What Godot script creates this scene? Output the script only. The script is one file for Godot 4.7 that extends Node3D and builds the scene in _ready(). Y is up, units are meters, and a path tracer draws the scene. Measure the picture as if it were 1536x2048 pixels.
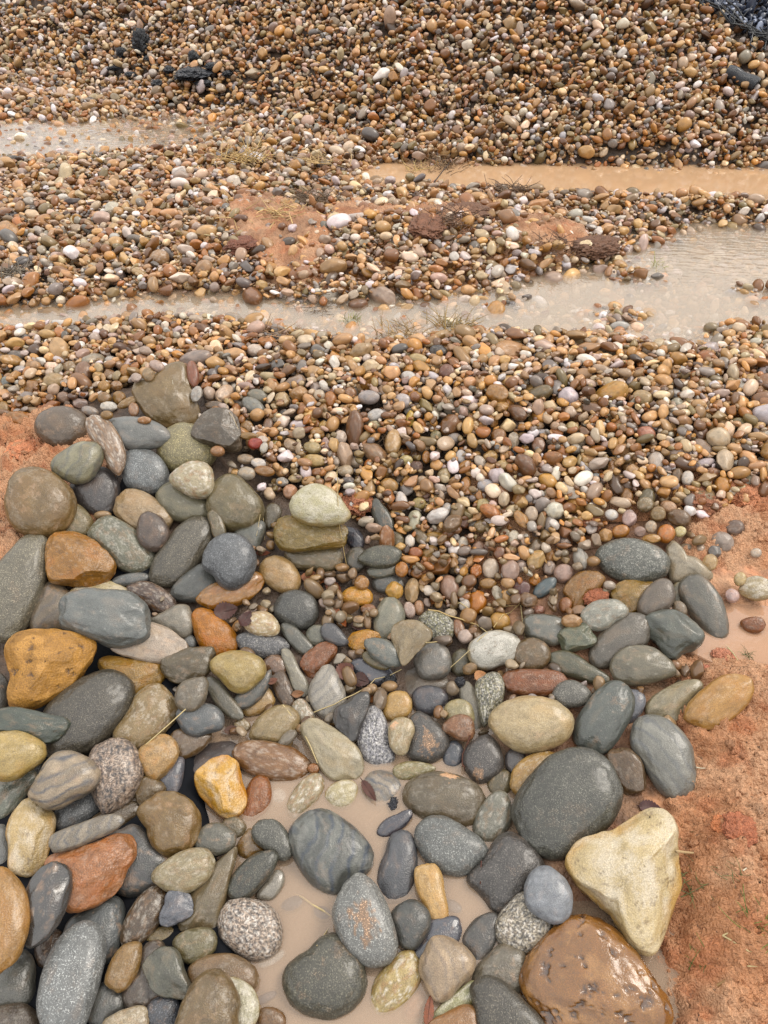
extends Node3D
# A gravel yard after rain: a swale of river cobbles with a muddy puddle, a gravel bank, a shallow stream and a gravel pile.
var nz := FastNoiseLite.new()
var rng := RandomNumberGenerator.new()
var names := {}
var ico_v := []
var ico_f := []
var M := {}
var K := 0.71                       # base colour for a stone seen at a given tone in daylight
var cobbles := []                   # [node, name, is_landmark, centre, size]
var pebbles := []
var said := {}

# height map on which the loose gravel settles
const X0 := -4.7
const D0 := 0.9
const CELL := 0.0125
const NX := 752
const ND := 680
var hm := PackedFloat32Array()
var keep := PackedByteArray()

func numbered(called: String) -> String:
	var n: int = names.get(called, 0)
	names[called] = n + 1
	return called if n == 0 else "%s_%03d" % [called, n]

func tag(o: Node3D, label: String, category := "", group := "", kind := "") -> Node3D:
	if label: o.set_meta("label", label)
	if category: o.set_meta("category", category)
	if group: o.set_meta("group", group)
	if kind: o.set_meta("kind", kind)
	return o

func put(called: String, mesh: Mesh, mat: Material, parent: Node = self) -> MeshInstance3D:
	var o := MeshInstance3D.new()
	o.name = numbered(called) if parent == self else called
	o.mesh = mesh
	o.material_override = mat
	parent.add_child(o, true)
	return o

func sm(t: float) -> float:
	t = clampf(t, 0.0, 1.0)
	return t * t * (3.0 - 2.0 * t)

func lin(c: Color) -> Color:
	return c.srgb_to_linear()

func wet(c: Color) -> Color:
	# a wet stone's own colour is a little deeper and warmer than the tone seen under a white sky
	var l := c.srgb_to_linear()
	var g := l.get_luminance()
	var k := 1.0 + 0.02 * sm(c.s * 2.4 - 0.25)
	var warm := sm(c.s * 4.0 - 0.7)
	return Color(maxf(0.006, (g + (l.r - g) * k) * 1.03 - 0.006), maxf(0.006, (g + (l.g - g) * k) * lerpf(0.99, 0.995, warm) - 0.006), maxf(0.005, (g + (l.b - g) * k) * lerpf(0.975, 0.9, warm) - 0.006))

# ---------------------------------------------------------------- the lie of the land (x across, d away from the standing point)
func land(x: float, d: float) -> float:
	var w := 0.05 * sin(2.3 * x + 0.7) + 0.04 * sin(4.1 * x - 1.1 + d)
	var h := 0.025
	var dc := 3.02 + 0.08 * sin(0.9 * x + 0.5) - 0.06 * minf(x, 0.0) + 0.12 * clampf(x, 0.0, 2.0)
	var hw := 0.15 + 0.10 * sm((x + 1.0) / 1.2) + 0.30 * sm((x - 0.3) / 1.3)
	var dep := 0.075 + 0.0 * sm((-x - 0.7) / 0.8) + 0.025 * sm((x - 0.1) / 1.0)
	var ch := sm(1.35 - absf(d - dc + w) / hw)
	h += ch * (0.065 * sm((x - 0.2) / 0.5) * sin(7.3 * x + 4.0 * d + 0.6) * sin(9.1 * d - 3.1 * x + 2.0) - dep)
	h -= 0.09 * sm(1.5 - Vector2((x - 2.05) / 0.75, (d - 3.78 + w) / 0.32).length())
	h += 0.09 * exp(-pow((x - 0.05) / 1.15, 2.0) - pow((d - 3.95 + w) / 0.36, 2.0))
	h += 0.05 * exp(-pow((d - 4.36 + 0.06 * (x - 1.0) + w * 0.5) / 0.13, 2.0)) * sm((x - 0.3) / 0.8)
	var pc := 5.06 - 0.13 * maxf(x - 0.2, 0.0)
	var ph := 0.22 + 0.10 * clampf(x - 0.2, 0.0, 3.0)
	h -= 0.10 * sm((1.25 - absf(d - pc + w * 0.4) / ph) * 2.2) * sm((x + 0.35) / 0.5)
	h -= 0.08 * sm(1.6 - absf(d - 6.0 - 0.12 * (x + 2.0) + w) / 0.5) * sm((-0.7 - x) / 0.9)
	var q := d - (5.33 + 0.30 * (sqrt((0.5 - x) * (0.5 - x) + 0.2) + (0.5 - x)) - 0.05 * x + w)
	h += 0.52 * 0.5 * (q + sqrt(q * q + 0.02))
	var s := sm((2.5 + w - d) / 1.38)
	h -= 0.285 * s - 0.03 * s * sm((-0.2 - 0.38 * (d - 0.5) - x) / 0.12)
	h += 0.045 * s * sm((x - 0.27) / 0.12) * sm((d - 0.62) / 0.12) + 0.02 * s * sm((d - 1.0) / 0.12)
	var t := sm((x - 0.37 - 0.42 * d - w * 0.8) / 0.16 + 0.5) * sm((1.95 - d) / 0.35)
	var bank := -0.125 + 0.03 * sin(5.0 * x + 3.0 * d) * sin(4.0 * d + 1.0)
	bank -= 0.075 * sm(1.6 - Vector2((x - 1.12) / 0.24, (d - 1.45) / 0.16).length()) + 0.05 * sm((0.62 - d) / 0.2) * sm((0.95 - x) / 0.25)
	h += (maxf(bank, h) - h) * t
	t = sm(1.6 - Vector2((x + 1.22) / 0.3, (d - 1.86) / 0.34).length())
	h += maxf(-0.05 - h, 0.0) * t
	return h

const EDGE: Array[Vector2] = [Vector2(-6, 2.2), Vector2(-1.38, 2.23), Vector2(-1.17, 2.31), Vector2(-0.96, 2.46), Vector2(-0.71, 2.53), Vector2(-0.62, 2.3), Vector2(-0.55, 2.02), Vector2(-0.40, 1.93), Vector2(-0.12, 1.93), Vector2(-0.01, 1.76), Vector2(0.13, 1.60), Vector2(0.25, 1.52), Vector2(0.42, 1.54), Vector2(0.55, 1.69), Vector2(0.70, 1.81), Vector2(0.88, 1.81), Vector2(1.05, 1.82), Vector2(1.14, 1.88), Vector2(1.32, 2.00), Vector2(6, 2.3)]

func edge(x: float) -> float:
	for i in EDGE.size() - 1:
		if x < EDGE[i + 1].x:
			return lerpf(EDGE[i].y, EDGE[i + 1].y, (x - EDGE[i].x) / (EDGE[i + 1].x - EDGE[i].x))
	return 2.3

func bare(x: float, d: float) -> float:
	# 1 where orange clay shows through the gravel of the mound
	var b := sm(1.5 - Vector2((x + 0.58 + 0.3 * (d - 4.0)) / 0.22, (d - 4.0) / 0.52).length())
	b = maxf(b, sm(1.35 - Vector2((x + 0.12) / 0.22, (d - 4.15) / 0.22).length()) * 0.8)
	b = maxf(b, sm(1.4 - Vector2((x - 0.35) / 0.25, (d - 4.1) / 0.2).length()) * 0.75)
	b = maxf(b, sm(1.4 - Vector2((x - 0.85) / 0.22, (d - 3.85) / 0.22).length()) * 0.7)
	return b

func gravelly(x: float, d: float) -> float:
	return sm((d - edge(x)) / 0.05 + 0.5) * (1.0 - bare(x, d))

# ---------------------------------------------------------------- meshes
func ico(level: int) -> void:
	while ico_v.size() <= level:
		if ico_v.is_empty():
			var g := (1.0 + sqrt(5.0)) / 2.0
			var v := PackedVector3Array()
			for p in [Vector3(-1, g, 0), Vector3(1, g, 0), Vector3(-1, -g, 0), Vector3(1, -g, 0), Vector3(0, -1, g), Vector3(0, 1, g), Vector3(0, -1, -g), Vector3(0, 1, -g), Vector3(g, 0, -1), Vector3(g, 0, 1), Vector3(-g, 0, -1), Vector3(-g, 0, 1)]:
				v.append(p.normalized())
			ico_v.append(v)
			ico_f.append(PackedInt32Array([0, 11, 5, 0, 5, 1, 0, 1, 7, 0, 7, 10, 0, 10, 11, 1, 5, 9, 5, 11, 4, 11, 10, 2, 10, 7, 6, 7, 1, 8, 3, 9, 4, 3, 4, 2, 3, 2, 6, 3, 6, 8, 3, 8, 9, 4, 9, 5, 2, 4, 11, 6, 2, 10, 8, 6, 7, 9, 8, 1]))
		else:
			var v: PackedVector3Array = ico_v[-1].duplicate()
			var f: PackedInt32Array = ico_f[-1]
			var mid := {}
			var out := PackedInt32Array()
			for i in range(0, f.size(), 3):
				var m := [0, 0, 0]
				for e in 3:
					var a := f[i + e]
					var b := f[i + (e + 1) % 3]
					var key := mini(a, b) * 100000 + maxi(a, b)
					if not mid.has(key):
						mid[key] = v.size()
						v.append((v[a] + v[b]).normalized())
					m[e] = mid[key]
				out.append_array([f[i], m[0], m[2], f[i + 1], m[1], m[0], f[i + 2], m[2], m[1], m[0], m[1], m[2]])
			ico_v.append(v)
			ico_f.append(out)

func commit(v: PackedVector3Array, f: PackedInt32Array, c: PackedColorArray) -> ArrayMesh:
	# f winds anticlockwise seen from outside; Godot's fronts run clockwise
	var n := PackedVector3Array()
	n.resize(v.size())
	var g := PackedInt32Array()
	g.resize(f.size())
	for i in range(0, f.size(), 3):
		var a := f[i]
		var b := f[i + 1]
		var d := f[i + 2]
		var q := (v[b] - v[a]).cross(v[d] - v[a])
		n[a] += q
		n[b] += q
		n[d] += q
		g[i] = a
		g[i + 1] = d
		g[i + 2] = b
	for i in n.size():
		n[i] = n[i].normalized()
	var arr := []
	arr.resize(Mesh.ARRAY_MAX)
	arr[Mesh.ARRAY_VERTEX] = v
	arr[Mesh.ARRAY_NORMAL] = n
	arr[Mesh.ARRAY_INDEX] = g
	if c.size():
		arr[Mesh.ARRAY_COLOR] = c
	var m := ArrayMesh.new()
	m.add_surface_from_arrays(Mesh.PRIMITIVE_TRIANGLES, arr)
	return m

func N(p: Vector3, freq: float) -> float:
	return nz.get_noise_3dv(p * freq)

func stone_mesh(level: int, a: float, b: float, t: float, phi: float, ratio: Array, m: float, ang: float, kind: String, col: Color, opt: Dictionary) -> ArrayMesh:
	ico(level)
	var u: PackedVector3Array = ico_v[level]
	var v := PackedVector3Array()
	var c := PackedColorArray()
	v.resize(u.size())
	c.resize(u.size())
	var off := Vector3(rng.randf(), rng.randf(), rng.randf()) * 400.0
	var planes := []
	if ang > 0.0:
		for i in 11:
			var q := Vector3(rng.randf_range(-1, 1), rng.randf_range(-1, 1), rng.randf_range(-0.55, 1.15)).normalized()
			planes.append([q, rng.randf_range(0.97 - 0.27 * ang, 1.02 - 0.12 * ang) * (1.0 if absf(q.z) > 0.45 else 1.12)])
	var nr := ratio.size()
	var cp := cos(phi)
	var sp := sin(phi)
	var size := sqrt(a * b)
	var base := wet(col) * K * (1.75 if kind == "speck" else 1.0)
	var lump := 0.035 + 0.015 * ang
	var band_dir := Vector3(rng.randf_range(-1, 1), rng.randf_range(-1, 1), rng.randf_range(-0.4, 0.4)).normalized()
	var light := base.lerp(Color(0.62, 0.58, 0.5), 0.5)
	var dark := base * 0.35
	var rust := Color(0.24, 0.115, 0.035)
	var mud := Color(0.66, 0.38, 0.2)
	var silty := 0.0 if kind == "plain" or kind == "quartz" else maxf(0.0, rng.randf_range(-0.15, 0.3))
	var fl: float = opt.get("fl", 0.0)
	var bn: float = opt.get("bn", 0.0)
	for i in u.size():
		var d := u[i]
		var rho := sqrt(d.x * d.x + d.y * d.y)
		var k := 1.0 / pow(pow(rho, m) + pow(absf(d.z), m), 1.0 / m)
		var th := fposmod(atan2(d.y, d.x), TAU)
		var rr := 1.0
		if nr:
			var s := th / TAU * nr
			var j := int(s)
			var e := s - j
			var p0: float = ratio[(j + nr - 1) % nr]
			var p1: float = ratio[j % nr]
			var p2: float = ratio[(j + 1) % nr]
			var p3: float = ratio[(j + 2) % nr]
			rr = 0.005 * (2.0 * p1 + (p2 - p0) * e + (2.0 * p0 - 5.0 * p1 + 4.0 * p2 - p3) * e * e + (3.0 * p1 - p0 - 3.0 * p2 + p3) * e * e * e)
		var q := Vector3(d.x * k, d.y * k, d.z * k)
		for pl in planes:
			var over: float = q.dot(pl[0]) - pl[1]
			if over > 0.0:
				q -= pl[0] * over * 0.93
		var o := q + off
		q *= 1.0 + lump * N(o, 1.1) + (0.018 + 0.012 * ang) * N(o, 3.1)
		var p := Vector3((q.x * cp * a - q.y * sp * b) * rr, (q.x * sp * a + q.y * cp * b) * rr, q.z * t)
		# colour
		var n1 := N(o, 1.3)
		var n2 := N(p + off, 55.0)
		var n3 := N(p + off, 170.0)
		var x := base * (1.0 + 0.26 * n1 + 0.12 * N(o, 2.9) + 0.12 * n2 + 0.18 * n3)
		match kind:
			"slate":
				x = x.lerp(base * 1.0 + rust * 0.25, sm(n1 * 1.8 - 0.1) * 0.5)
				x = x.lerp(light, sm((n3 + 0.6 * n2 - 0.62) * 4.0) * 0.35)
			"speck":
				x = x.lerp(light * (1.0 + 0.3 * fl), sm((n3 + 0.25 * n2 - 0.38 + 0.18 * fl) * 6.0) * (0.22 + 0.6 * fl))
				x = x.lerp(dark, sm((-n3 + 0.2 * n2 - 0.45) * 5.0) * 0.4)
			"granite":
				var s := N(p + off, 230.0) + 0.4 * n3
				x = base.lerp(Color(0.68, 0.64, 0.58), sm(s * 2.2 - 0.05) * 0.75)
				x = x.lerp(Color(0.035, 0.035, 0.04), sm(-s * 3.4 - 0.45) * 0.85)
				x *= 1.0 + 0.12 * n1
			"gneiss":
				var w := p + off
				var al := w.dot(Vector3(cp, sp, 0))
				var ac := w.dot(Vector3(-sp, cp, 0))
				var s := nz.get_noise_3d(al * 26.0, ac * 150.0, w.z * 110.0) + 0.3 * n3
				x = base.lerp(Color(0.6, 0.5, 0.42), sm(s * 2.0) * 0.6)
				x = x.lerp(Color(0.04, 0.042, 0.05), sm(-s * 4.0 - 0.35) * 0.85)
			"band":
				var s := p.dot(band_dir) / size * 2.7 + 0.75 * N(o, 0.7) + 0.12 * N(o, 2.6)
				var f := absf(s - roundf(s))
				x *= 1.0 + 0.25 * bn * sin(s * 3.1)
				x = x.lerp(Color(0.035, 0.05, 0.075), minf(0.9, bn * 1.1) * (1.0 - sm(f * 4.2)) * clampf(0.75 + 0.7 * n1 + 0.5 * n3, 0.0, 1.0))
				x = x.lerp(light, 0.22 * bn * sm(N(o + Vector3(s * 2.0, 0, 0), 1.6) * 2.0))
			"mott", "mott2":
				var g := 1.0 if kind == "mott" else 0.45
				x = x.lerp(Color(0.66, 0.61, 0.52), g * 0.7 * sm((N(o, 2.6) * 0.6 + 0.55 * n2 + 0.8 * n3) * 2.0 - 0.1))
				x = x.lerp(rust * 1.2, g * 0.55 * sm((N(o + Vector3(9, 0, 0), 2.2) + 0.4 * n3 - 0.05) * 2.6))
				x = x.lerp(dark, g * 0.4 * sm((-n3 - 0.3) * 4.0))
			"sand":
				x = x.lerp(base * Color(1.14, 1.0, 0.8), 0.55 * sm(N(o + Vector3(5, 3, 0), 1.0) * 2.0))
				x = x.lerp(light, 0.26 * sm((N(o, 2.3) * 0.7 + 0.5 * n2 + 0.6 * n3 - 0.1) * 2.0))
				x = x.lerp(dark, 0.35 * sm((-n3 - 0.42) * 6.0))
			"ochre":
				x = x.lerp(base * Color(1.1, 0.88, 0.62), 0.6 * sm(n1 * 2.2))
				x = x.lerp(dark * 1.2, 0.55 * sm((0.09 - absf(N(o, 2.1) + 0.25 * n2)) * 14.0))
				x = x.lerp(light, 0.25 * sm((n2 - 0.2) * 3.0))
			"quartz":
				x = base * (1.0 + 0.14 * n1 + 0.06 * n2 + 0.08 * n3)
				x = x.lerp(base * Color(0.93, 0.7, 0.34), 0.85 * sm(N(o + Vector3(2, 7, 0), 1.0) * 0.9 + (0.55 - q.z) * 1.7 + 0.25 * n2))
				x = x.lerp(Color(0.78, 0.72, 0.62), 0.45 * sm(N(o + Vector3(1, 2, 8), 1.6) * 0.9 + 0.4 + 0.5 * n3) * sm(q.z + 0.2))
				x = x.lerp(Color(0.12, 0.07, 0.03), 0.6 * sm((0.018 - absf(N(o + Vector3(0, 0, 4), 0.9) + 0.12 * n2)) * 60.0))
				x = x.lerp(Color(0.16, 0.09, 0.04), 0.4 * sm((n3 - 0.52) * 8.0))
			"pit":
				x = x.lerp(base * Color(1.35, 1.3, 1.2) + Color(0.09, 0.07, 0.035), 0.75 * sm(N(o + Vector3(4, 4, 0), 1.7) * 2.0 + 0.5 * n3))
				x = x.lerp(base * Color(0.7, 0.5, 0.34), (0.25 + 0.45 * fl) * sm((0.4 - q.z) * 1.2 + 1.1 * N(o, 1.9)))
				var h := sm((N(p + off, 24.0) + 0.5 * n3 - 0.56 + 0.21 * fl) * 6.0)
				p -= d * h * size * 0.05
				x = x.lerp(Color(0.07, 0.05, 0.045), 0.75 * h)
				x = x.lerp(Color(0.1, 0.06, 0.03), 0.4 * sm((n3 - 0.5) * 7.0))
		if silty > 0.0:
			x = x.lerp(mud * 0.75, silty * sm((N(o + Vector3(11, 0, 3), 1.4) + 0.5 * n2 + 0.4 * n3 - 0.25) * 2.2))
		if opt.has("mud"):
			var mm: Vector3 = opt.mud
			var dd := Vector2(d.x * k - mm.x, d.y * k - mm.y).length() / mm.z + 0.9 * n2 + 0.6 * n1 + 0.5 * n3
			if d.z > 0.0:
				x = x.lerp(mud * (1.0 + 0.25 * n3), 0.85 * sm((0.75 - dd) * 3.5))
		v[i] = p
		c[i] = Color(clampf(x.r, 0.008, 0.85), clampf(x.g, 0.008, 0.85), clampf(x.b, 0.006, 0.85))
	return commit(v, ico_f[level], c)

func basis_of(n: Vector3) -> Basis:
	var e1 := (Vector3.RIGHT - n * n.x).normalized()
	return Basis(e1, n.cross(e1), n)

# ---------------------------------------------------------------- stones that are placed one by one
func cobble(called: String, landmark: int, at: Vector3, n: Vector3, a: float, b: float, t: float, phi: float, ratio: Array, kind: String, col: Color, opt: Dictionary) -> void:
	rng.seed = hash(called)
	var level := 5 if a * b > 0.0058 else (4 if a * b > 0.0007 else 3)
	var ang: float = opt.get("ang", 0.0)
	var m: float = opt.get("m", 2.25)
	var mat: String = {"granite": "coarse", "gneiss": "coarse", "speck": "grain", "quartz": "glossy", "pit": "boulder", "ochre": "glossy"}.get(kind, "fine")
	if "wet" in called or "glossy" in called or "shiny" in called: mat = "wet"
	var o := put("cobble", stone_mesh(level, a, b, t, phi, ratio, m, ang, kind, col, opt), M[mat])
	o.transform = Transform3D(basis_of(n), at)
	cobbles.append([o, called, landmark, at, maxf(a, b)])
	stamp(at, n, a, b, t, phi)

func pebble(at: Vector3, n: Vector3, a: float, b: float, t: float, phi: float, col: Color) -> void:
	rng.seed = hash(at)
	var ang := 0.0 if rng.randf() < 0.45 else rng.randf_range(0.3, 0.9)
	var kind: String = ["sand", "slate", "sand", "ochre", "mott2"][rng.randi() % 5]
	var o := put("pebble", stone_mesh(3, a, b, t, phi, [], rng.randf_range(2.1, 2.7), ang, kind, col, {}), M.pebble)
	o.transform = Transform3D(basis_of(n), at)
	pebbles.append([o, col, a / b, maxf(a, b), at])
	stamp(at, n, a, b, t, phi)

func stamp(at: Vector3, n: Vector3, a: float, b: float, t: float, phi: float) -> void:
	# raise the height map under a placed stone and keep loose gravel from settling on top of it
	var bs := basis_of(n)
	var e1 := bs.x * cos(phi) + bs.y * sin(phi)
	var e2 := bs.y * cos(phi) - bs.x * sin(phi)
	var s := int(ceil(2.0 * maxf(a, b) / 0.009))
	for i in s + 1:
		for j in s + 1:
			var x := 2.0 * i / s - 1.0
			var y := 2.0 * j / s - 1.0
			var z := 1.0 - x * x - y * y
			if z < 0.0:
				continue
			var p := at + e1 * x * a + e2 * y * b + n * sqrt(z) * t
			var gx := int((p.x - X0) / CELL)
			var gd := int((-p.z - D0) / CELL)
			if gx < 0 or gx >= NX or gd < 0 or gd >= ND:
				continue
			var k := gd * NX + gx
			if p.y > hm[k]:
				hm[k] = p.y
			keep[k] = 1

func colour_word(c: Color) -> String:
	var v := c.v
	var s := c.s
	if c.r8 > 140 and c.g8 < 75: return "brick red"
	if v < 0.36: return "blackish"
	if s < 0.13: return "white" if v > 0.78 else ("pale grey" if v > 0.62 else "grey")
	if s < 0.27: return "cream white" if v > 0.8 else ("pinkish" if c.g < 0.89 * c.r and v > 0.6 else ("greyish" if v > 0.5 else "dark grey"))
	if s < 0.45: return "cream" if v > 0.77 else ("buff" if v > 0.6 else "drab")
	if s < 0.6: return "tan" if v > 0.68 else "brown"
	return "amber" if v > 0.68 else ("rusty" if v > 0.55 else "dark brown")

func near(at: Vector3, skip: Node3D) -> Array:
	var l := []
	for c in cobbles:
		if c[2] and c[0] != skip:
			l.append([at.distance_to(c[3]) - 0.6 * c[4], c[1]])
	l.sort_custom(func(p, q): return p[0] < q[0])
	return l

const SHORT := {
	"flat tan-brown slab with angular corners": "flat tan-brown slab",
	"dark five-sided rock leaning on the gravel": "dark five-sided rock",
	"smooth dark taupe oval cobble": "smooth taupe oval cobble",
	"tall brown cobble mottled with white": "white-mottled brown cobble",
	"bluish pale grey round cobble": "pale blue-grey round cobble",
	"cream cobble speckled with rust": "rust-speckled cream cobble",
	"olive-grey cobble with ringed top": "ringed olive-grey cobble",
	"large rounded brown cobble with dark crack": "large rounded brown cobble",
	"small egg-shaped purple-brown cobble": "purple-brown egg cobble",
	"large oblong grey-brown cobble leaning upright": "oblong grey-brown cobble",
	"ochre cobble with a rough broken face": "broken ochre cobble",
	"large blue-grey slab with a chipped lower edge": "large blue-grey slab",
	"dark chocolate brown oval cobble": "chocolate brown oval cobble",
	"flat beige slab with pointed right end": "flat beige slab",
	"large ochre cobble pocked with tiny holes": "large pocked ochre cobble",
	"blocky grey-brown stone with broken front": "blocky grey-brown stone",
	"very large dark grey-brown cobble with pale flecks": "large flecked dark cobble",
	"dark green angular stone": "dark green stone",
	"buff yellow cobble with rounded nose": "buff yellow cobble",
	"egg-shaped cobble with fine curved bands": "finely banded egg cobble",
	"pinkish granite cobble with black streaks": "black-streaked granite cobble",
	"tall tan-grey cobble with rusty crown": "tall tan-grey cobble",
	"long flat cobble with a dark stripe": "long striped flat cobble",
	"white and yellow quartz cobble with rust stains": "white and yellow quartz cobble",
	"orange-brown angular cobble with a notched end": "orange-brown angular cobble",
	"speckled grey-tan rounded cobble": "speckled grey-tan cobble",
	"shiny charcoal grey cobble with ridged side": "charcoal ridged cobble",
	"large golden tan cobble cut by the left edge": "large golden tan cobble",
	"dark brown oblong cobble leaning left": "dark brown oblong cobble",
	"long pale blue-grey cobble standing on end": "long pale blue-grey cobble",
	"large dull brown cobble cut by the bottom edge": "large dull brown cobble",
	"long triangular brown wedge stone": "triangular brown wedge stone",
	"dark olive oval cobble beaded with water": "dark olive oval cobble",
	"pinkish white granite cobble, almost round": "pinkish round granite cobble",
	"large dull purple-grey slab lying at water level": "purple-grey slab",
	"bright yellow angular quartz stone": "bright yellow stone",
	"large grey cobble with curved dark blue bands": "large blue-banded cobble",
	"light grey oval cobble smeared with orange mud": "mud-smeared light grey cobble",
	"wide dark grey boulder with a split corner": "wide dark grey boulder",
	"golden speckled cobble with white veins": "golden speckled cobble",
	"tan and grey banded shield-shaped cobble": "tan shield-shaped cobble",
	"long dark slate cobble at the water edge": "long dark slate cobble",
	"light blue-grey pear-shaped cobble": "pear-shaped blue-grey cobble",
	"smooth pale blue cobble with a tan line": "pale blue cobble",
	"huge glossy brown boulder pitted with dark hollows": "huge pitted brown boulder",
	"big pale yellow wedge boulder with thin cracks": "pale yellow wedge boulder",
	"biggest dark grey disc-shaped boulder": "dark grey disc boulder",
	"grey boulder with ring-shaped ridges": "ring-ridged grey boulder",
	"smooth green-grey oblong boulder": "green-grey oblong boulder",
	"amber oblong cobble on the clay bank": "amber oblong cobble",
	"large cream sandstone oval cobble": "large cream oval cobble",
	"rusty red cylindrical cobble": "rusty cylindrical cobble",
	"dark olive torpedo-shaped cobble": "dark olive torpedo cobble",
	"grey-brown oblong cobble leaning right": "grey-brown leaning cobble",
	"grey-olive cobble with a flat end": "grey-olive flat-ended cobble",
	"blocky green-grey stone with a chipped face": "blocky green-grey stone",
	"long smooth grey cobble leaning upright": "long smooth grey cobble",
	"pale grey kidney-shaped cobble": "pale kidney-shaped cobble",
	"large blue-grey cobble covered in pale flecks": "large pale-flecked cobble",
	"pale tooth-shaped stone caked with clay": "tooth-shaped stone",
	"golden tan barrel-shaped cobble": "golden barrel-shaped cobble",
	"blue-white granite cobble at the water edge": "blue-white granite cobble",
	"dark grey cobble caked with orange mud": "mud-caked dark cobble",
	"dark grey ball-like cobble with an orange patch": "ball-like dark cobble",
	"small olive peanut-shaped cobble": "olive peanut-shaped cobble",
	"swirl-banded stone lying just under water": "swirl-banded stone",
	"wide olive-brown boulder with a mud streak": "wide olive-brown boulder",
	"grey egg cobble with a hollow in its face": "hollow-faced grey egg cobble",
	"large olive-brown cobble beside the gravel": "large olive-brown cobble",
	"blue-grey cobble with a knobbly left corner": "knobbly blue-grey cobble",
	"bright orange-brown egg cobble": "orange-brown egg cobble",
	"round dark grey cobble with white spots": "white-spotted round cobble",
	"buff egg cobble with a ridge": "ridged buff egg cobble",
	"tan-grey cobble with a straw across it": "tan-grey cobble under a straw",
	"pale fan-shaped cobble with fine lines": "pale fan-shaped cobble",
	"large light grey wedge boulder": "light grey wedge boulder",
	"dark slender cobble standing upright": "dark upright slender cobble",
	"dark olive lens-shaped cobble": "dark olive lens cobble",
	"blocky honey-yellow stone": "honey-yellow block",
	"brown lump in the muddy side pool": "brown lump in the side pool",
	"knobbly quartz lump beside the side pool": "knobbly quartz lump"
}

func short(s: String) -> String:
	return SHORT.get(s, s)

func words(s: String) -> int:
	return s.replace("-", "").split(" ", false).size()

func label_stones() -> void:
	var tries := [["between", 0, 1], ["between", 0, 2], ["between", 1, 2], ["between", 0, 3], ["between", 1, 3], ["between", 2, 3], ["between", 0, 4], ["between", 1, 4], ["between", 0, 5]]
	for c in cobbles:
		var l := near(c[3], c[0])
		var text := ""
		if c[2]:
			text = "%s beside the %s" % [c[1], short(l[0][1])]
		else:
			text = "%s between the %s and the %s" % [c[1], short(l[0][1]), short(l[1][1])]
			if words(text) > 15:
				text = "%s touching the %s" % [c[1], short(l[0][1])]
		if words(text) > 15: text = c[1]
		said[text] = true
		tag(c[0], text, "cobble", "river cobbles in the swale")
	for p in pebbles:
		var l := near(p[4], null)
		var shape: String = "long" if p[2] > 1.65 else ("oval" if p[2] > 1.25 else "round")
		var far: float = l[0][0]
		var d: float = -p[4].z
		var zone: String = "high on the gravel bank" if d > 2.5 else ("midway up the gravel bank" if d > 2.15 else "low on the gravel bank")
		var done := false
		for size in ["", "small " if p[3] < 0.026 else "big "]:
			for t in tries:
				for way in 2:
					var text: String
					if way == 1:
						if t[1] > 0 or far < 0.16: continue
						text = "%s%s %s pebble %s beyond the %s" % [size, colour_word(p[1]), shape, zone, short(l[t[2] - 1][1])]
					elif far < 0.16:
						text = "%s%s %s pebble between the %s and the %s" % [size, colour_word(p[1]), shape, short(l[t[1]][1]), short(l[t[2]][1])]
					else:
						text = "%s%s %s pebble beyond the %s and the %s" % [size, colour_word(p[1]), shape, short(l[t[1]][1]), short(l[t[2]][1])]
					if not done and words(text) <= 16 and not said.has(text):
						said[text] = true
						tag(p[0], text, "pebble", "loose pebbles on the gravel bank")
						done = true
		if not done:
			tag(p[0], "%s %s pebble %s" % [colour_word(p[1]), shape, zone], "pebble", "loose pebbles on the gravel bank")

# ---------------------------------------------------------------- loose gravel, settled stone by stone on the height map
const TONES := [[Color8(164, 112, 62), 12], [Color8(200, 162, 112), 16], [Color8(218, 198, 164), 12], [Color8(228, 222, 212), 9], [Color8(190, 166, 144), 8], [Color8(130, 94, 64), 8], [Color8(164, 154, 140), 6], [Color8(196, 148, 84), 7], [Color8(116, 110, 102), 2], [Color8(150, 130, 92), 7], [Color8(186, 148, 106), 11], [Color8(92, 70, 52), 2]]
var tone_sum := 0
var variants := []
var loose := []                      # [variant, transform, colour (linear), d, size, sRGB colour]

func tone() -> Color:
	var r := rng.randi() % tone_sum
	for t in TONES:
		r -= t[1]
		if r < 0:
			var c: Color = t[0]
			var f := rng.randf_range(0.82, 1.14)
			return Color(minf(1.0, c.r * f * rng.randf_range(0.98, 1.05)), minf(1.0, c.g * f), minf(1.0, c.b * f * rng.randf_range(0.93, 1.06)))
	return TONES[0][0]

func settle(x: float, d: float, a: float, b: float, c: float, yaw: float) -> float:
	# height of the centre of a pebble that comes to rest there; big where it may not lie
	var r := maxf(a, b)
	var i0 := maxi(0, int((x - r - X0) / CELL))
	var i1 := mini(NX - 1, int((x + r - X0) / CELL))
	var j0 := maxi(0, int((d - r - D0) / CELL))
	var j1 := mini(ND - 1, int((d + r - D0) / CELL))
	var cy := cos(yaw) / a
	var sy := sin(yaw) / a
	var cz := cos(yaw) / b
	var sz := sin(yaw) / b
	var top := -9.0
	for j in range(j0, j1 + 1):
		var dd := D0 + (j + 0.5) * CELL - d
		for i in range(i0, i1 + 1):
			var xx := X0 + (i + 0.5) * CELL - x
			var p := xx * cy + dd * sy
			var q := -xx * sz + dd * cz
			var s := 1.0 - p * p - q * q
			if s <= 0.0:
				continue
			var k := j * NX + i
			if keep[k] and s > 0.35:
				return 9.0
			var y := hm[k] + c * 0.74 * sqrt(s)
			if y > top:
				top = y
	return top

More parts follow.
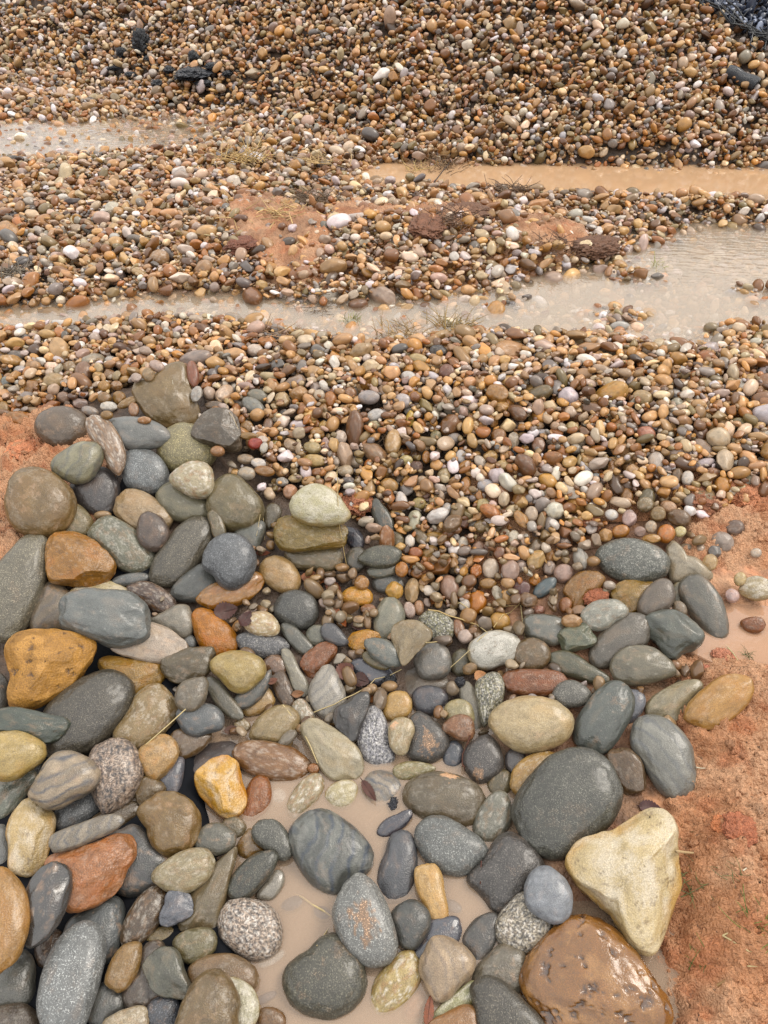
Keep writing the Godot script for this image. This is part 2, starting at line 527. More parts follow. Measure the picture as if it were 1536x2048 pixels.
func rest(x: float, d: float, a: float, b: float, c: float, yaw: float, y: float) -> void:
	var r := maxf(a, b)
	var cy := cos(yaw) / a
	var sy := sin(yaw) / a
	var cz := cos(yaw) / b
	var sz := sin(yaw) / b
	for j in range(maxi(0, int((d - r - D0) / CELL)), mini(ND - 1, int((d + r - D0) / CELL)) + 1):
		var dd := D0 + (j + 0.5) * CELL - d
		for i in range(maxi(0, int((x - r - X0) / CELL)), mini(NX - 1, int((x + r - X0) / CELL)) + 1):
			var xx := X0 + (i + 0.5) * CELL - x
			var p := xx * cy + dd * sy
			var q := -xx * sz + dd * cz
			var s := 1.0 - p * p - q * q
			if s > 0.0:
				var k := j * NX + i
				var t := y + c * sqrt(s)
				if t > hm[k]:
					hm[k] = t

func pour() -> void:
	tone_sum = 0
	for t in TONES:
		tone_sum += t[1]
	rng.seed = 77
	for i in 14:
		var ang := 0.0 if i < 3 else rng.randf_range(0.9, 1.9)
		variants.append(stone_mesh(2, 1.0, 1.0, 1.0, 0.0, [], rng.randf_range(2.1, 2.8), ang, "plain", Color(1, 1, 1), {}))
	for n in 130000:
		var grit := n >= 80000
		var d := 1.45 + 7.6 * pow(rng.randf(), 1.2) if n < 48000 else (rng.randf_range(1.42, 3.0) if n < 74000 or grit else rng.randf_range(0.6, 1.75))
		if n >= 92000: d = rng.randf_range(3.0, 6.0)
		if n >= 110000:
			grit = false
			d = rng.randf_range(5.1, 8.6)
		var half := minf(4.5, 1.1 + 0.5 * d) if n < 48000 else (0.55 + 0.5 * d if n < 74000 or n >= 80000 else 0.95)
		var x := rng.randf_range(-half, half)
		var g := gravelly(x, d)
		if n >= 74000 and n < 80000:
			# odd pebbles caught between the cobbles
			g = (0.5 if x > -0.42 or d > 1.35 else 0.3) * sm((0.37 + 0.42 * d - x) / 0.1) * (1.0 if x < -0.3 - 0.38 * (d - 0.5) else sm((d - 1.05) / 0.1))
		if rng.randf() > g + (0.06 if d > 3.2 else 0.0):
			continue
		var r := 0.0205 * exp(rng.randfn(0.0, 0.34))
		if grit: r = rng.randf_range(0.006, 0.012)
		if d > 2.9: r *= 0.93 if d < 5.0 else 0.84
		if rng.randf() < 0.03 and not grit: r *= 1.45
		if n >= 74000 and n < 80000: r *= 0.85
		r = clampf(r, 0.006, 0.05)
		var a := r * rng.randf_range(1.0, 1.7)
		var b := r * rng.randf_range(0.75, 1.1)
		var c := r * rng.randf_range(0.6, 0.95)
		var yaw := rng.randf() * PI
		var best := 9.0
		var bx := x
		var bd := d
		for k in 4:
			var tx := x + rng.randf_range(-0.045, 0.045)
			var td := d + rng.randf_range(-0.045, 0.045)
			var y := settle(tx, td, a, b, c, yaw)
			if y < best:
				best = y
				bx = tx
				bd = td
		if best > land(bx, bd) + (0.014 if n < 74000 or n >= 80000 else 0.03) + (0.012 if bd > 5.3 else 0.0) + rng.randf() * 0.022:
			continue
		rest(bx, bd, a, b, c, yaw, best)
		var tilt := 0.4 if d < 5.2 else 0.6
		var bs := Basis(Vector3.UP, yaw) * Basis(Vector3.RIGHT, rng.randfn(0.0, tilt)) * Basis(Vector3.BACK, rng.randfn(0.0, tilt))
		var t := Transform3D(bs * Basis.from_scale(Vector3(a, c, b)), Vector3(bx, best, -bd))
		var sr := tone()
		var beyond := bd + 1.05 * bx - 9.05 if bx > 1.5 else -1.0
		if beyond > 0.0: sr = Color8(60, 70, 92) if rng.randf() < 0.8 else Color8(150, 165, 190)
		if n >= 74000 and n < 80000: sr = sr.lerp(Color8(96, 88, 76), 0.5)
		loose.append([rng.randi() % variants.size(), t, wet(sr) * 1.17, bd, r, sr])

func spread() -> void:
	# the nearest and largest loose pebbles are things of their own, the rest is one mass per stretch of ground
	var order := range(loose.size())
	var show := func(i):
		var l = loose[i]
		var p: Vector3 = l[1].origin
		var gx := int((p.x - X0) / CELL)
		var gd := int((-p.z - D0) / CELL)
		if gx < 0 or gx >= NX or gd < 0 or gd >= ND or hm[gd * NX + gx] > p.y + l[4] * 0.95:
			return 0.0
		if absf(p.x) > 0.46 * (l[3] + 0.9): return 0.0
		return l[4] / (l[3] + 0.75)
	var key := {}
	for i in order:
		key[i] = show.call(i)
	order.sort_custom(func(p, q): return key[p] > key[q])
	var single := {}
	for i in order.slice(0, 300 - pebbles.size()):
		single[i] = true
		var l = loose[i]
		rng.seed = hash(l[1].origin)
		var s: Vector3 = l[1].basis.get_scale()
		var kind: String = ["sand", "slate", "sand", "ochre", "mott2"][rng.randi() % 5]
		var o := put("pebble", stone_mesh(3, s.x, s.z, s.y, 0.0, [], 2.4, rng.randf_range(0.2, 0.9), kind, l[5], {}), M.pebble)
		o.transform = Transform3D(l[1].basis.orthonormalized() * Basis(Vector3.RIGHT, -PI / 2), l[1].origin)
		pebbles.append([o, l[5], s.x / s.z, s.x, l[1].origin])
	for zone in [["gravel_bank", "tan and brown wet pebbles of the gravel bank above the cobbles", 0.0, 2.85], ["gravel_ridge", "mixed wet pebbles over the low ridge and the stream bed", 2.85, 5.2], ["gravel_pile", "brown and pinkish pebbles of the gravel slope behind the orange puddle", 5.2, 99.0]]:
		var root := Node3D.new()
		root.name = zone[0]
		add_child(root, true)
		tag(root, zone[1], "gravel", "", "stuff")
		for k in variants.size():
			var pick := []
			for i in loose.size():
				if not single.has(i) and loose[i][0] == k and loose[i][3] >= zone[2] and loose[i][3] < zone[3]:
					pick.append(i)
			if pick.is_empty(): continue
			var mm := MultiMesh.new()
			mm.transform_format = MultiMesh.TRANSFORM_3D
			mm.use_colors = true
			mm.mesh = variants[k]
			mm.instance_count = pick.size()
			for i in pick.size():
				mm.set_instance_transform(i, loose[pick[i]][1])
				mm.set_instance_color(i, loose[pick[i]][2])
			var o := MultiMeshInstance3D.new()
			o.name = "pebbles"
			o.multimesh = mm
			o.material_override = M.loose
			root.add_child(o, true)
			tag(o, "", "", "", "stuff")

# ---------------------------------------------------------------- ground, clay, water
func grid(xs: PackedFloat32Array, ds: PackedFloat32Array, height: Callable, colour: Callable) -> ArrayMesh:
	var v := PackedVector3Array()
	var c := PackedColorArray()
	var f := PackedInt32Array()
	for d in ds:
		for x in xs:
			v.append(Vector3(x, height.call(x, d), -d))
			c.append(colour.call(x, d))
	var w := xs.size()
	for j in ds.size() - 1:
		for i in w - 1:
			var k := j * w + i
			f.append_array([k, k + 1, k + w, k + 1, k + w + 1, k + w])
	return commit(v, f, c)

func steps(a: float, b: float, s: float) -> PackedFloat32Array:
	var o := PackedFloat32Array()
	var n := int(round((b - a) / s))
	for i in n + 1:
		o.append(a + (b - a) * i / n)
	return o

func clay_lumps(x: float, d: float, amp: float) -> float:
	var p := Vector3(x, 0.0, d)
	var y := 0.02 * N(p, 7.0) + 0.026 * absf(N(p + Vector3(3, 0, 0), 13.0)) + 0.026 * (absf(N(p, 27.0)) - 0.25) + 0.013 * (absf(N(p, 62.0)) - 0.2) + 0.007 * N(p, 110.0)
	return y * amp

func clay_tone(x: float, d: float) -> Color:
	var p := Vector3(x, 0.0, d)
	var c := Color(0.52, 0.245, 0.115).lerp(Color(0.58, 0.32, 0.175), sm(N(p, 5.0) * 1.6 + 0.5))
	c = c.lerp(Color(0.46, 0.165, 0.065), 0.7 * sm(N(p + Vector3(7, 0, 2), 9.0) * 2.4 - 0.25))
	return c * (1.0 + 0.22 * N(p, 60.0) + 0.15 * N(p, 140.0))

func clay_patch(called: String, x0: float, x1: float, d0: float, d1: float, step: float, mask: Callable, amp: float, lift: float, dull: float) -> void:
	var hf := func(x, d):
		var t: float = mask.call(x, d)
		var pool := sm(1.7 - Vector2((x - 1.14) / 0.24, (d - 1.45) / 0.15).length())
		return land(x, d) + (clay_lumps(x, d, amp) * sm(t * 1.5) + lift * sm(t * 2.0)) * (1.0 - pool) - 0.02 * pool - 0.04 * (1.0 - sm(t * 2.2))
	var cf := func(x, d): return clay_tone(x, d).lerp(Color(0.11, 0.055, 0.03), dull * sm(N(Vector3(x, 0, d), 4.0) * 2.0 + 0.4))
	tag(put(called, grid(steps(x0, x1, step), steps(d0, d1, step), hf, cf), M.clay), "", "", "", "structure")

func sheet(called: String, xs: PackedFloat32Array, near_edge: Callable, far_edge: Callable, y: float, mat: Material, rows := 6) -> void:
	var v := PackedVector3Array()
	var f := PackedInt32Array()
	for x in xs:
		var a: float = near_edge.call(x)
		var b: float = far_edge.call(x)
		for j in rows + 1:
			v.append(Vector3(x, y, -lerpf(a, b, float(j) / rows)))
	var w := rows + 1
	for i in xs.size() - 1:
		for j in rows:
			var k := i * w + j
			f.append_array([k, k + w, k + 1, k + w, k + w + 1, k + 1])
	tag(put(called, commit(v, f, PackedColorArray()), mat), "", "", "", "structure")

func noise_tex(freq: float, lo: Color, hi: Color, octaves := 4, type := FastNoiseLite.TYPE_SIMPLEX_SMOOTH, size := 512, cut := Vector2(0.2, 0.8)) -> NoiseTexture2D:
	var n := FastNoiseLite.new()
	n.noise_type = type
	n.frequency = freq
	n.fractal_octaves = octaves
	n.seed = int(freq * 10000.0)
	var t := NoiseTexture2D.new()
	t.width = size
	t.height = size
	t.seamless = true
	t.noise = n
	var g := Gradient.new()
	g.offsets = PackedFloat32Array([cut.x, cut.y])
	g.colors = PackedColorArray([lo, hi])
	t.color_ramp = g
	return t

func stone_mat(called: String, rough: float, tex: Texture2D, bump: Texture2D, depth: float, scale: float, coat := 0.0) -> void:
	var m := StandardMaterial3D.new()
	m.resource_name = called
	m.vertex_color_use_as_albedo = true
	m.roughness = rough
	m.metallic_specular = 0.5
	m.albedo_texture = tex
	m.uv1_triplanar = true
	m.uv1_scale = Vector3.ONE * scale
	if bump:
		m.heightmap_enabled = true
		m.heightmap_texture = bump
		m.heightmap_scale = depth
	if coat > 0.0:
		m.clearcoat_enabled = true
		m.clearcoat = coat
		m.clearcoat_roughness = 0.2
	M[called] = m

func plain_mat(called: String, col: Color, rough: float, spec := 0.5) -> StandardMaterial3D:
	var m := StandardMaterial3D.new()
	m.resource_name = called
	m.albedo_color = col.linear_to_srgb()
	m.roughness = rough
	m.metallic_specular = spec
	M[called] = m
	return m

func water_mat(called: String, col: Color, alpha: float, ripple: float, sc: Vector3) -> void:
	var m := plain_mat(called, col, 0.06)
	m.transparency = BaseMaterial3D.TRANSPARENCY_ALPHA
	m.albedo_color.a = alpha
	if ripple > 0.0:
		var n := FastNoiseLite.new()
		n.frequency = 0.02
		n.fractal_octaves = 3
		var t := NoiseTexture2D.new()
		t.width = 512
		t.height = 512
		t.seamless = true
		t.as_normal_map = true
		t.bump_strength = 6.0
		t.noise = n
		m.normal_enabled = true
		m.normal_texture = t
		m.normal_scale = ripple
		m.uv1_triplanar = true
		m.uv1_world_triplanar = true
		m.uv1_scale = sc

func murk_mat(called: String, col: Color, alpha: float) -> void:
	var m := plain_mat(called, col, 1.0, 0.0)
	m.transparency = BaseMaterial3D.TRANSPARENCY_ALPHA
	m.albedo_color.a = alpha

func make_materials() -> void:
	var grain := noise_tex(0.09, Color(0.74, 0.74, 0.75), Color(1, 1, 1), 5)
	var coarse := noise_tex(0.10, Color(0.5, 0.5, 0.5), Color(1, 1, 1), 3, FastNoiseLite.TYPE_VALUE, 512, Vector2(0.3, 0.7))
	var flecks := noise_tex(0.14, Color(0.55, 0.55, 0.55), Color(1, 1, 1), 2, FastNoiseLite.TYPE_VALUE, 512, Vector2(0.66, 0.74))
	var silt := noise_tex(0.01, Color(0.7, 0.7, 0.7), Color(1, 1, 1), 5)
	var bump := noise_tex(0.05, Color(0, 0, 0), Color(1, 1, 1), 5)
	stone_mat("fine", 0.34, grain, bump, 0.06, 7.0, 0.25)
	stone_mat("grain", 0.36, flecks, bump, 0.07, 8.0, 0.25)
	stone_mat("coarse", 0.4, coarse, bump, 0.07, 8.0, 0.2)
	stone_mat("glossy", 0.32, grain, bump, 0.09, 6.0, 0.06)
	stone_mat("boulder", 0.55, grain, bump, 0.14, 5.0)
	stone_mat("wet", 0.26, grain, bump, 0.05, 7.0, 0.7)
	stone_mat("pebble", 0.34, grain, bump, 0.04, 14.0, 0.2)
	stone_mat("loose", 0.38, grain, null, 0.0, 0.3, 0.2)
	stone_mat("clay", 0.62, noise_tex(0.06, Color(0.84, 0.82, 0.8), Color(1, 1, 1), 5), noise_tex(0.05, Color(0, 0, 0), Color(1, 1, 1), 5), 0.6, 5.0)
	M.clay.uv1_world_triplanar = true
	stone_mat("soil", 0.6, silt, bump, 0.3, 3.0)
	M.soil.uv1_world_triplanar = true
	stone_mat("char", 0.35, grain, bump, 0.5, 9.0, 0.3)
	stone_mat("plant", 0.55, grain, null, 0.0, 9.0)
	M.plant.backlight_enabled = true
	M.plant.backlight = Color(0.25, 0.25, 0.25)
	var weave := Image.create(64, 64, false, Image.FORMAT_RGB8)
	for y in 64:
		for x in 64:
			var over := ((x / 8) + (y / 8)) % 2 == 0
			var e := absf(float(x % 8 if over else y % 8) - 3.5) / 3.5
			var q := (0.9 - 0.55 * e * e) * (1.0 if over else 0.8)
			weave.set_pixel(x, y, Color(q, q, q))
	var fab := plain_mat("fabric", Color(0.007, 0.009, 0.015), 0.75, 0.3)
	fab.albedo_texture = ImageTexture.create_from_image(weave)
	fab.uv1_triplanar = true
	fab.uv1_world_triplanar = true
	fab.uv1_scale = Vector3.ONE * 45.0
	water_mat("puddle", Color(0.42, 0.30, 0.205), 0.42, 0.0, Vector3(1.6, 1.6, 1.6))
	murk_mat("puddle_murk", Color(0.45, 0.315, 0.21), 0.45)
	water_mat("pool", Color(0.53, 0.32, 0.20), 0.5, 0.03, Vector3(2, 2, 2))
	murk_mat("pool_murk", Color(0.53, 0.32, 0.20), 0.55)
	water_mat("stream", Color(0.55, 0.43, 0.31), 0.14, 0.15, Vector3(0.7, 2.0, 2.6))
	murk_mat("stream_murk", Color(0.58, 0.46, 0.33), 0.21)
	water_mat("orange_water", Color(0.53, 0.335, 0.19), 0.72, 0.06, Vector3(1.2, 2.0, 2.4))
	murk_mat("orange_murk", Color(0.53, 0.335, 0.19), 0.8)

func make_ground() -> void:
	var xs := PackedFloat32Array()
	var ds := PackedFloat32Array()
	for e in [-60.0, -35.0, -20.0, -12.0, -8.0, -6.0]: xs.append(e)
	xs.append_array(steps(-5.0, 5.0, 0.035))
	for e in [6.0, 8.0, 12.0, 20.0, 35.0, 60.0]: xs.append(e)
	for e in [-60.0, -30.0, -15.0, -8.0, -4.0, -2.0, -1.0, -0.5, -0.2]: ds.append(e)
	ds.append_array(steps(0.0, 9.4, 0.035))
	for e in [10.0, 11.0, 12.0, 14.0, 18.0, 25.0, 40.0, 60.0]: ds.append(e)
	var hf := func(x, d):
		var y: float = land(clampf(x, -5.0, 5.0), clampf(d, 0.0, 9.4)) if d < 9.4 else land(clampf(x, -5.0, 5.0), 9.4) + 0.2 * sm((d - 9.4) / 2.0) - 0.05 * (d - 9.4)
		return maxf(y, -0.6) - 0.045 * gravelly(x, d) - 0.008
	var cf := func(x, d):
		var g := gravelly(x, d)
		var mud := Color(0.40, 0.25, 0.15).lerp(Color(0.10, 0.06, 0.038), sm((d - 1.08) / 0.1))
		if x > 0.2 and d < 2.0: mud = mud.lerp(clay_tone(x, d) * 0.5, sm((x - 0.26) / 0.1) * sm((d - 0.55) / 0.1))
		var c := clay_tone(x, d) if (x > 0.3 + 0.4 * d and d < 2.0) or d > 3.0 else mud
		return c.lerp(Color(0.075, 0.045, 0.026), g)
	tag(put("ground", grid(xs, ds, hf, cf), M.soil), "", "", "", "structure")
	clay_patch("clay_bank", 0.3, 1.7, 0.05, 2.05, 0.0055, func(x, d): return sm((x - 0.37 + 0.05 + 0.07 * sm((d - 0.5) / 0.1) - 0.42 * d - 0.8 * (0.05 * sin(2.3 * x + 0.7) + 0.04 * sin(4.1 * x - 1.1 + d)) + 0.06 * N(Vector3(x, 0, d), 9.0) + 0.03 * N(Vector3(x, 0, d), 24.0)) / 0.14 + 0.4) * sm((1.92 - d) / 0.2 + 0.3 * N(Vector3(x, 0, d), 8.0)), 1.0, 0.008, 0.0)
	clay_patch("clay_shoulder", -1.75, -0.8, 1.35, 2.35, 0.008, func(x, d): return sm(1.55 - Vector2((x + 1.24) / 0.27, (d - 1.87) / 0.33).length() + 0.25 * N(Vector3(x, 0, d), 9.0)), 1.3, 0.012, 0.0)
	clay_patch("clay_on_mound", -1.2, 1.2, 3.3, 4.8, 0.013, func(x, d): return bare(x, d), 1.0, 0.01, 0.4)
	# woven landscape fabric under the cobbles
	var ff := func(x, d): return maxf(land(x, d) + 0.004, -0.238) + 0.004 * N(Vector3(x, 0, d), 6.0) - 0.05 * sm((x + 0.30 + 0.38 * (d - 0.5)) / 0.06) - 0.05 * sm((-x - 1.05 + 0.1 * d) / 0.06) - 0.06 * sm((d - 2.25) / 0.08) - 0.08 * gravelly(x, d)
	var fabric := put("landscape_fabric", grid(steps(-1.3, 0.0, 0.025), steps(0.1, 2.4, 0.025), ff, func(_x, _d): return Color(1, 1, 1)), M.fabric)
	tag(fabric, "black woven landscape fabric showing in the gaps under the cobbles", "fabric sheet")

func make_water() -> void:
	for k in 3:
		var y: float = -0.243 - [0.0, 0.006, 0.014][k]
		sheet("puddle_water" if k == 0 else "murky_water", steps(-0.9, 0.95, 0.05), func(_x): return 0.1, func(_x): return 1.2, y, M.puddle if k == 0 else M.puddle_murk)
	for k in 3:
		var y: float = -0.156 - [0.0, 0.006, 0.014][k]
		sheet("pool_water" if k == 0 else "murky_water", steps(0.81, 1.45, 0.03), func(x): return 1.45 - 0.24 * sqrt(maxf(0.0, 1.0 - pow((x - 1.13) / 0.33, 2.0))) - 0.001, func(x): return 1.45 + 0.24 * sqrt(maxf(0.0, 1.0 - pow((x - 1.13) / 0.33, 2.0))), y, M.pool if k == 0 else M.pool_murk)
	var wob := func(x, d): return 0.05 * sin(2.3 * x + 0.7) + 0.04 * sin(4.1 * x - 1.1 + d)
	var dc := func(x): return 3.02 + 0.08 * sin(0.9 * x + 0.5) - 0.06 * minf(x, 0.0) + 0.12 * clampf(x, 0.0, 2.0) - wob.call(x, 3.1)
	var hw := func(x): return 0.15 + 0.10 * sm((x + 1.0) / 1.2) + 0.30 * sm((x - 0.3) / 1.3)
	for k in 4:
		var y: float = -0.006 - [0.0, 0.008, 0.018, 0.03][k]
		sheet("stream_water" if k == 0 else "murky_water", steps(-2.9, 3.2, 0.05), func(x): return dc.call(x) - 1.25 * hw.call(x), func(x): return dc.call(x) + 1.25 * hw.call(x) + 0.62 * sm((x - 1.15) / 0.35), y, M.stream if k == 0 else M.stream_murk, 10)
	for k in 2:
		var y: float = -0.01 - 0.008 * k
		sheet("puddle_water" if k == 0 else "murky_water", steps(-0.45, 4.2, 0.05), func(x): return 5.06 - 0.13 * maxf(x - 0.2, 0.0) - 1.3 * (0.22 + 0.10 * clampf(x - 0.2, 0.0, 3.0)) - 0.4 * wob.call(x, 5.0), func(x): return 5.06 - 0.13 * maxf(x - 0.2, 0.0) + 1.45 * (0.22 + 0.10 * clampf(x - 0.2, 0.0, 3.0)) - 0.4 * wob.call(x, 5.0), y, M.orange_water if k == 0 else M.orange_murk)
	for k in 3:
		var y: float = -0.004 - 0.008 * k
		sheet("shallow_water" if k == 0 else "murky_water", steps(-4.4, -0.6, 0.05), func(x): return 6.0 + 0.12 * (x + 2.0) - wob.call(x, 5.8) - 0.75, func(x): return 6.0 + 0.12 * (x + 2.0) - wob.call(x, 5.8) + 0.75, y, M.stream if k == 0 else M.stream_murk)

# ---------------------------------------------------------------- litter: straws, twigs, leaves, clods, charcoal
func tube(st: SurfaceTool, pts: Array, r0: float, r1: float, col: Color, sides := 5) -> void:
	var rows := []
	for i in pts.size():
		var dir: Vector3 = (pts[mini(i + 1, pts.size() - 1)] - pts[maxi(i - 1, 0)]).normalized()
		var s := dir.cross(Vector3.UP if absf(dir.y) < 0.9 else Vector3.RIGHT).normalized()
		var t := dir.cross(s)
		var r := lerpf(r0, r1, float(i) / maxi(1, pts.size() - 1))
		var row := []
		for k in sides:
			var a := TAU * k / sides
			row.append([pts[i] + (s * cos(a) + t * sin(a)) * r, s * cos(a) + t * sin(a)])
		rows.append(row)
	st.set_color(col)
	var emit := func(q):
		st.set_normal(q[1])
		st.add_vertex(q[0])
	for i in rows.size() - 1:
		for k in sides:
			var a = rows[i][k]
			var b = rows[i][(k + 1) % sides]
			var c = rows[i + 1][(k + 1) % sides]
			var d = rows[i + 1][k]
			for q in [a, c, b, a, d, c]: emit.call(q)
	for e in [[rows[0], -1], [rows[-1], 1]]:
		for k in range(1, sides - 1):
			for q in ([e[0][0], e[0][k], e[0][k + 1]] if e[1] < 0 else [e[0][0], e[0][k + 1], e[0][k]]): emit.call(q)

func straw(called: String, label: String, category: String, pts: Array, r: float, col: Color, group := "", mat := "plant") -> void:
	var st := SurfaceTool.new()
	st.begin(Mesh.PRIMITIVE_TRIANGLES)
	tube(st, pts, r, r * 0.7, lin(col) * 0.75, 6)
	tag(put(called, st.commit(), M[mat]), label, category, group)

func leaf(label: String, at: Vector3, yaw: float, tilt: float, length: float, width: float, col: Color, curl: float) -> void:
	rng.seed = hash(label)
	var rows := 16
	var cols := 6
	var o := Node3D.new()
	o.name = numbered("dead_leaf")
	add_child(o, true)
	tag(o, label, "leaf", "dead leaves among the cobbles")
	o.transform = Transform3D(Basis(Vector3.UP, yaw) * Basis(Vector3.RIGHT, tilt), at)
	var v := PackedVector3Array()
	var c := PackedColorArray()
	var f := PackedInt32Array()
	var off := Vector3(rng.randf(), rng.randf(), 0) * 90.0
	for side in 2:
		for i in rows + 1:
			var s := float(i) / rows
			var w := width * 0.5 * pow(sin(PI * pow(s, 0.8)), 0.75) * (1.0 + (0.14 if i % 2 else -0.06))
			for j in cols + 1:
				var u := 2.0 * j / cols - 1.0
				var p := Vector3((s - 0.5) * length, 0.0, u * w)
				p.y = 0.35 * absf(u) * w * (0.5 + curl) + curl * length * 0.35 * (2.0 * s - 1.0) * (2.0 * s - 1.0) + 0.10 * width * N(p * 30.0 + off, 1.0) + (0.0005 if side == 0 else -0.0005)
				v.append(p)
				var vein := 1.0 - 0.25 * sm((0.35 - absf(fposmod(s * 9.0 - absf(u) * 1.5, 1.0) - 0.5)) * 5.0) * 0.6
				c.append(lin(col) * 0.8 * vein * (1.0 + 0.35 * N(p * 60.0 + off, 1.0)))
	var h := (rows + 1) * (cols + 1)
	for i in rows:
		for j in cols:
			var k := i * (cols + 1) + j
			f.append_array([k, k + cols + 1, k + 1, k + 1, k + cols + 1, k + cols + 2])
			f.append_array([h + k, h + k + 1, h + k + cols + 1, h + k + 1, h + k + cols + 2, h + k + cols + 1])
	put("blade", commit(v, f, c), M.plant, o)
	var st := SurfaceTool.new()
	st.begin(Mesh.PRIMITIVE_TRIANGLES)
	var rib := []
	for i in 9:
		var s := i / 8.0
		rib.append(Vector3((s * 1.12 - 0.62) * length, curl * length * 0.35 * (2.0 * s - 1.0) * (2.0 * s - 1.0) + 0.0012, 0))
	tube(st, rib, 0.0011, 0.0005, lin(col) * 0.5, 5)
	put("midrib", st.commit(), M.plant, o)

func clump(called: String, label: String, category: String, at: Vector3, radius: float, n: int, length: float, rise: float, r: float, col: Color, group := "") -> void:
	rng.seed = hash(label)
	var st := SurfaceTool.new()
	st.begin(Mesh.PRIMITIVE_TRIANGLES)
	for i in n:
		var p := at + Vector3(rng.randfn(0.0, 0.45), 0.0, rng.randfn(0.0, 0.35)) * radius
		p.y = maxf(p.y, land(p.x, -p.z) + (0.032 if p.z < -2.6 else 0.004)) - 0.004
		var yaw := rng.randf() * TAU
		var dir := Vector3(cos(yaw), rise * rng.randf_range(0.1, 1.6), sin(yaw)).normalized()
		var l := length * rng.randf_range(0.35, 1.2)
		var pts := []
		var bend := Vector3(rng.randfn(0, 0.35), -0.35 * rise, rng.randfn(0, 0.35))
		for k in 5:
			pts.append(p)
			p += dir * l * 0.25
			dir = (dir + bend * 0.35).normalized()
		var tint := lin(col) * 0.75 * rng.randf_range(0.5, 1.25)
		tube(st, pts, r, r * 0.4, tint, 4)
	tag(put(called, st.commit(), M.plant), label, category, group)

func clod(called: String, label: String, category: String, at: Vector3, size: Vector3, col: Color, mat := "clay", group := "", rough := 1.0) -> void:
	rng.seed = hash(label)
	ico(4)
	var off := Vector3(rng.randf(), rng.randf(), rng.randf()) * 200.0
	var v := PackedVector3Array()
	var c := PackedColorArray()
	for d in ico_v[4]:
		var k := 1.0 + rough * (0.30 * N(d + off, 1.3) + 0.22 * absf(N(d + off, 3.0)) + 0.16 * N(d + off, 7.0) + 0.08 * N(d + off, 15.0))
		v.append(d * size * k)
		c.append(lin(col) * 0.75 * (1.0 + 0.35 * N(d + off, 2.5) + 0.25 * N(d + off, 9.0)))
	var o := put(called, commit(v, ico_f[4], c), M[mat])
	o.position = at
	o.rotation.y = rng.randf() * TAU
	tag(o, label, category, group)

func make_crumbs() -> void:
	# loose crumbs of clay on the bank and the shoulder
	rng.seed = 31
	ico(2)
	for k in 3:
		var v := PackedVector3Array()
		var c := PackedColorArray()
		for q in ico_v[2]:
			v.append(q * (1.0 + 0.45 * N(q + Vector3(k * 7.0, 0, 0), 1.6) + 0.3 * absf(N(q + Vector3(0, k * 5.0, 0), 3.5))) * Vector3(1, 0.7, 1))
			c.append(Color(1, 1, 1) * (0.95 + 0.25 * N(q, 4.0)))
		var mesh := commit(v, ico_f[2], c)
		var mm := MultiMesh.new()
		mm.transform_format = MultiMesh.TRANSFORM_3D
		mm.use_colors = true
		mm.mesh = mesh
		var spots := []
		for i in 2600:
			var x := rng.randf_range(0.45, 1.5)
			var d := rng.randf_range(0.15, 1.95)
			if i % 5 == 0:
				x = rng.randf_range(-1.6, -0.95)
				d = rng.randf_range(1.5, 2.2)
			elif sm((x - 0.40 - 0.42 * d) / 0.16 + 0.3) < rng.randf() or Vector2((x - 1.14) / 0.3, (d - 1.45) / 0.2).length() < 1.1:
				continue
			if N(Vector3(x, 0, d), 6.0) < -0.1: continue
			spots.append(Vector3(x, land(x, d) + clay_lumps(x, d, 1.0) + 0.007, -d))
		mm.instance_count = spots.size()
		for i in spots.size():
			var r := 0.0035 * exp(rng.randfn(0.0, 0.55))
			mm.set_instance_transform(i, Transform3D(Basis.from_euler(Vector3(rng.randf(), rng.randf() * TAU, rng.randf())).scaled(Vector3.ONE * minf(r, 0.013)), spots[i]))
			mm.set_instance_color(i, clay_tone(spots[i].x, -spots[i].z) * rng.randf_range(0.8, 1.15))
		var o := MultiMeshInstance3D.new()
		o.name = numbered("clay_crumbs")
		o.multimesh = mm
		o.material_override = M.clay
		add_child(o, true)
		tag(o, "loose crumbs of orange clay on the bank and the shoulder", "clay crumbs", "", "stuff")

func make_netting() -> void:
	rng.seed = 91
	var st := SurfaceTool.new()
	st.begin(Mesh.PRIMITIVE_TRIANGLES)
	for i in 46:
		var s := rng.randf()
		var x := lerpf(2.2, 3.3, s)
		var d := 9.02 - 1.05 * x + rng.randfn(0.0, 0.05)
		var pts := []
		var along := rng.randf() < 0.5
		for k in 6:
			var px := x + (0.07 * k if along else rng.randfn(0.0, 0.03))
			var pd := d - (0.073 * k if along else 0.0) + (0.0 if along else 0.035 * (k - 2.5)) + rng.randfn(0.0, 0.018)
			pts.append(Vector3(px, land(px, pd) + 0.03 + 0.05 * rng.randf(), -pd))
		tube(st, pts, rng.randf_range(0.003, 0.008), 0.003, Color(0.014, 0.016, 0.022), 5)
	tag(put("black_netting", st.commit(), M.char), "torn black netting along the crest in front of the dark gravel", "netting")

func make_log(at: Vector3, to: Vector3, r: float) -> void:
	var st := SurfaceTool.new()
	st.begin(Mesh.PRIMITIVE_TRIANGLES)
	var pts := []
	for i in 13:
		var s := i / 12.0
		pts.append(at.lerp(to, s) + Vector3(0, 0.004 * sin(s * 9.0), 0.003 * sin(s * 14.0)))
	tube(st, pts, r, r * 1.08, Color(0.022, 0.026, 0.034), 14)
	tag(put("charred_log", st.commit(), M.char), "short charred black log lying on the gravel slope", "log")

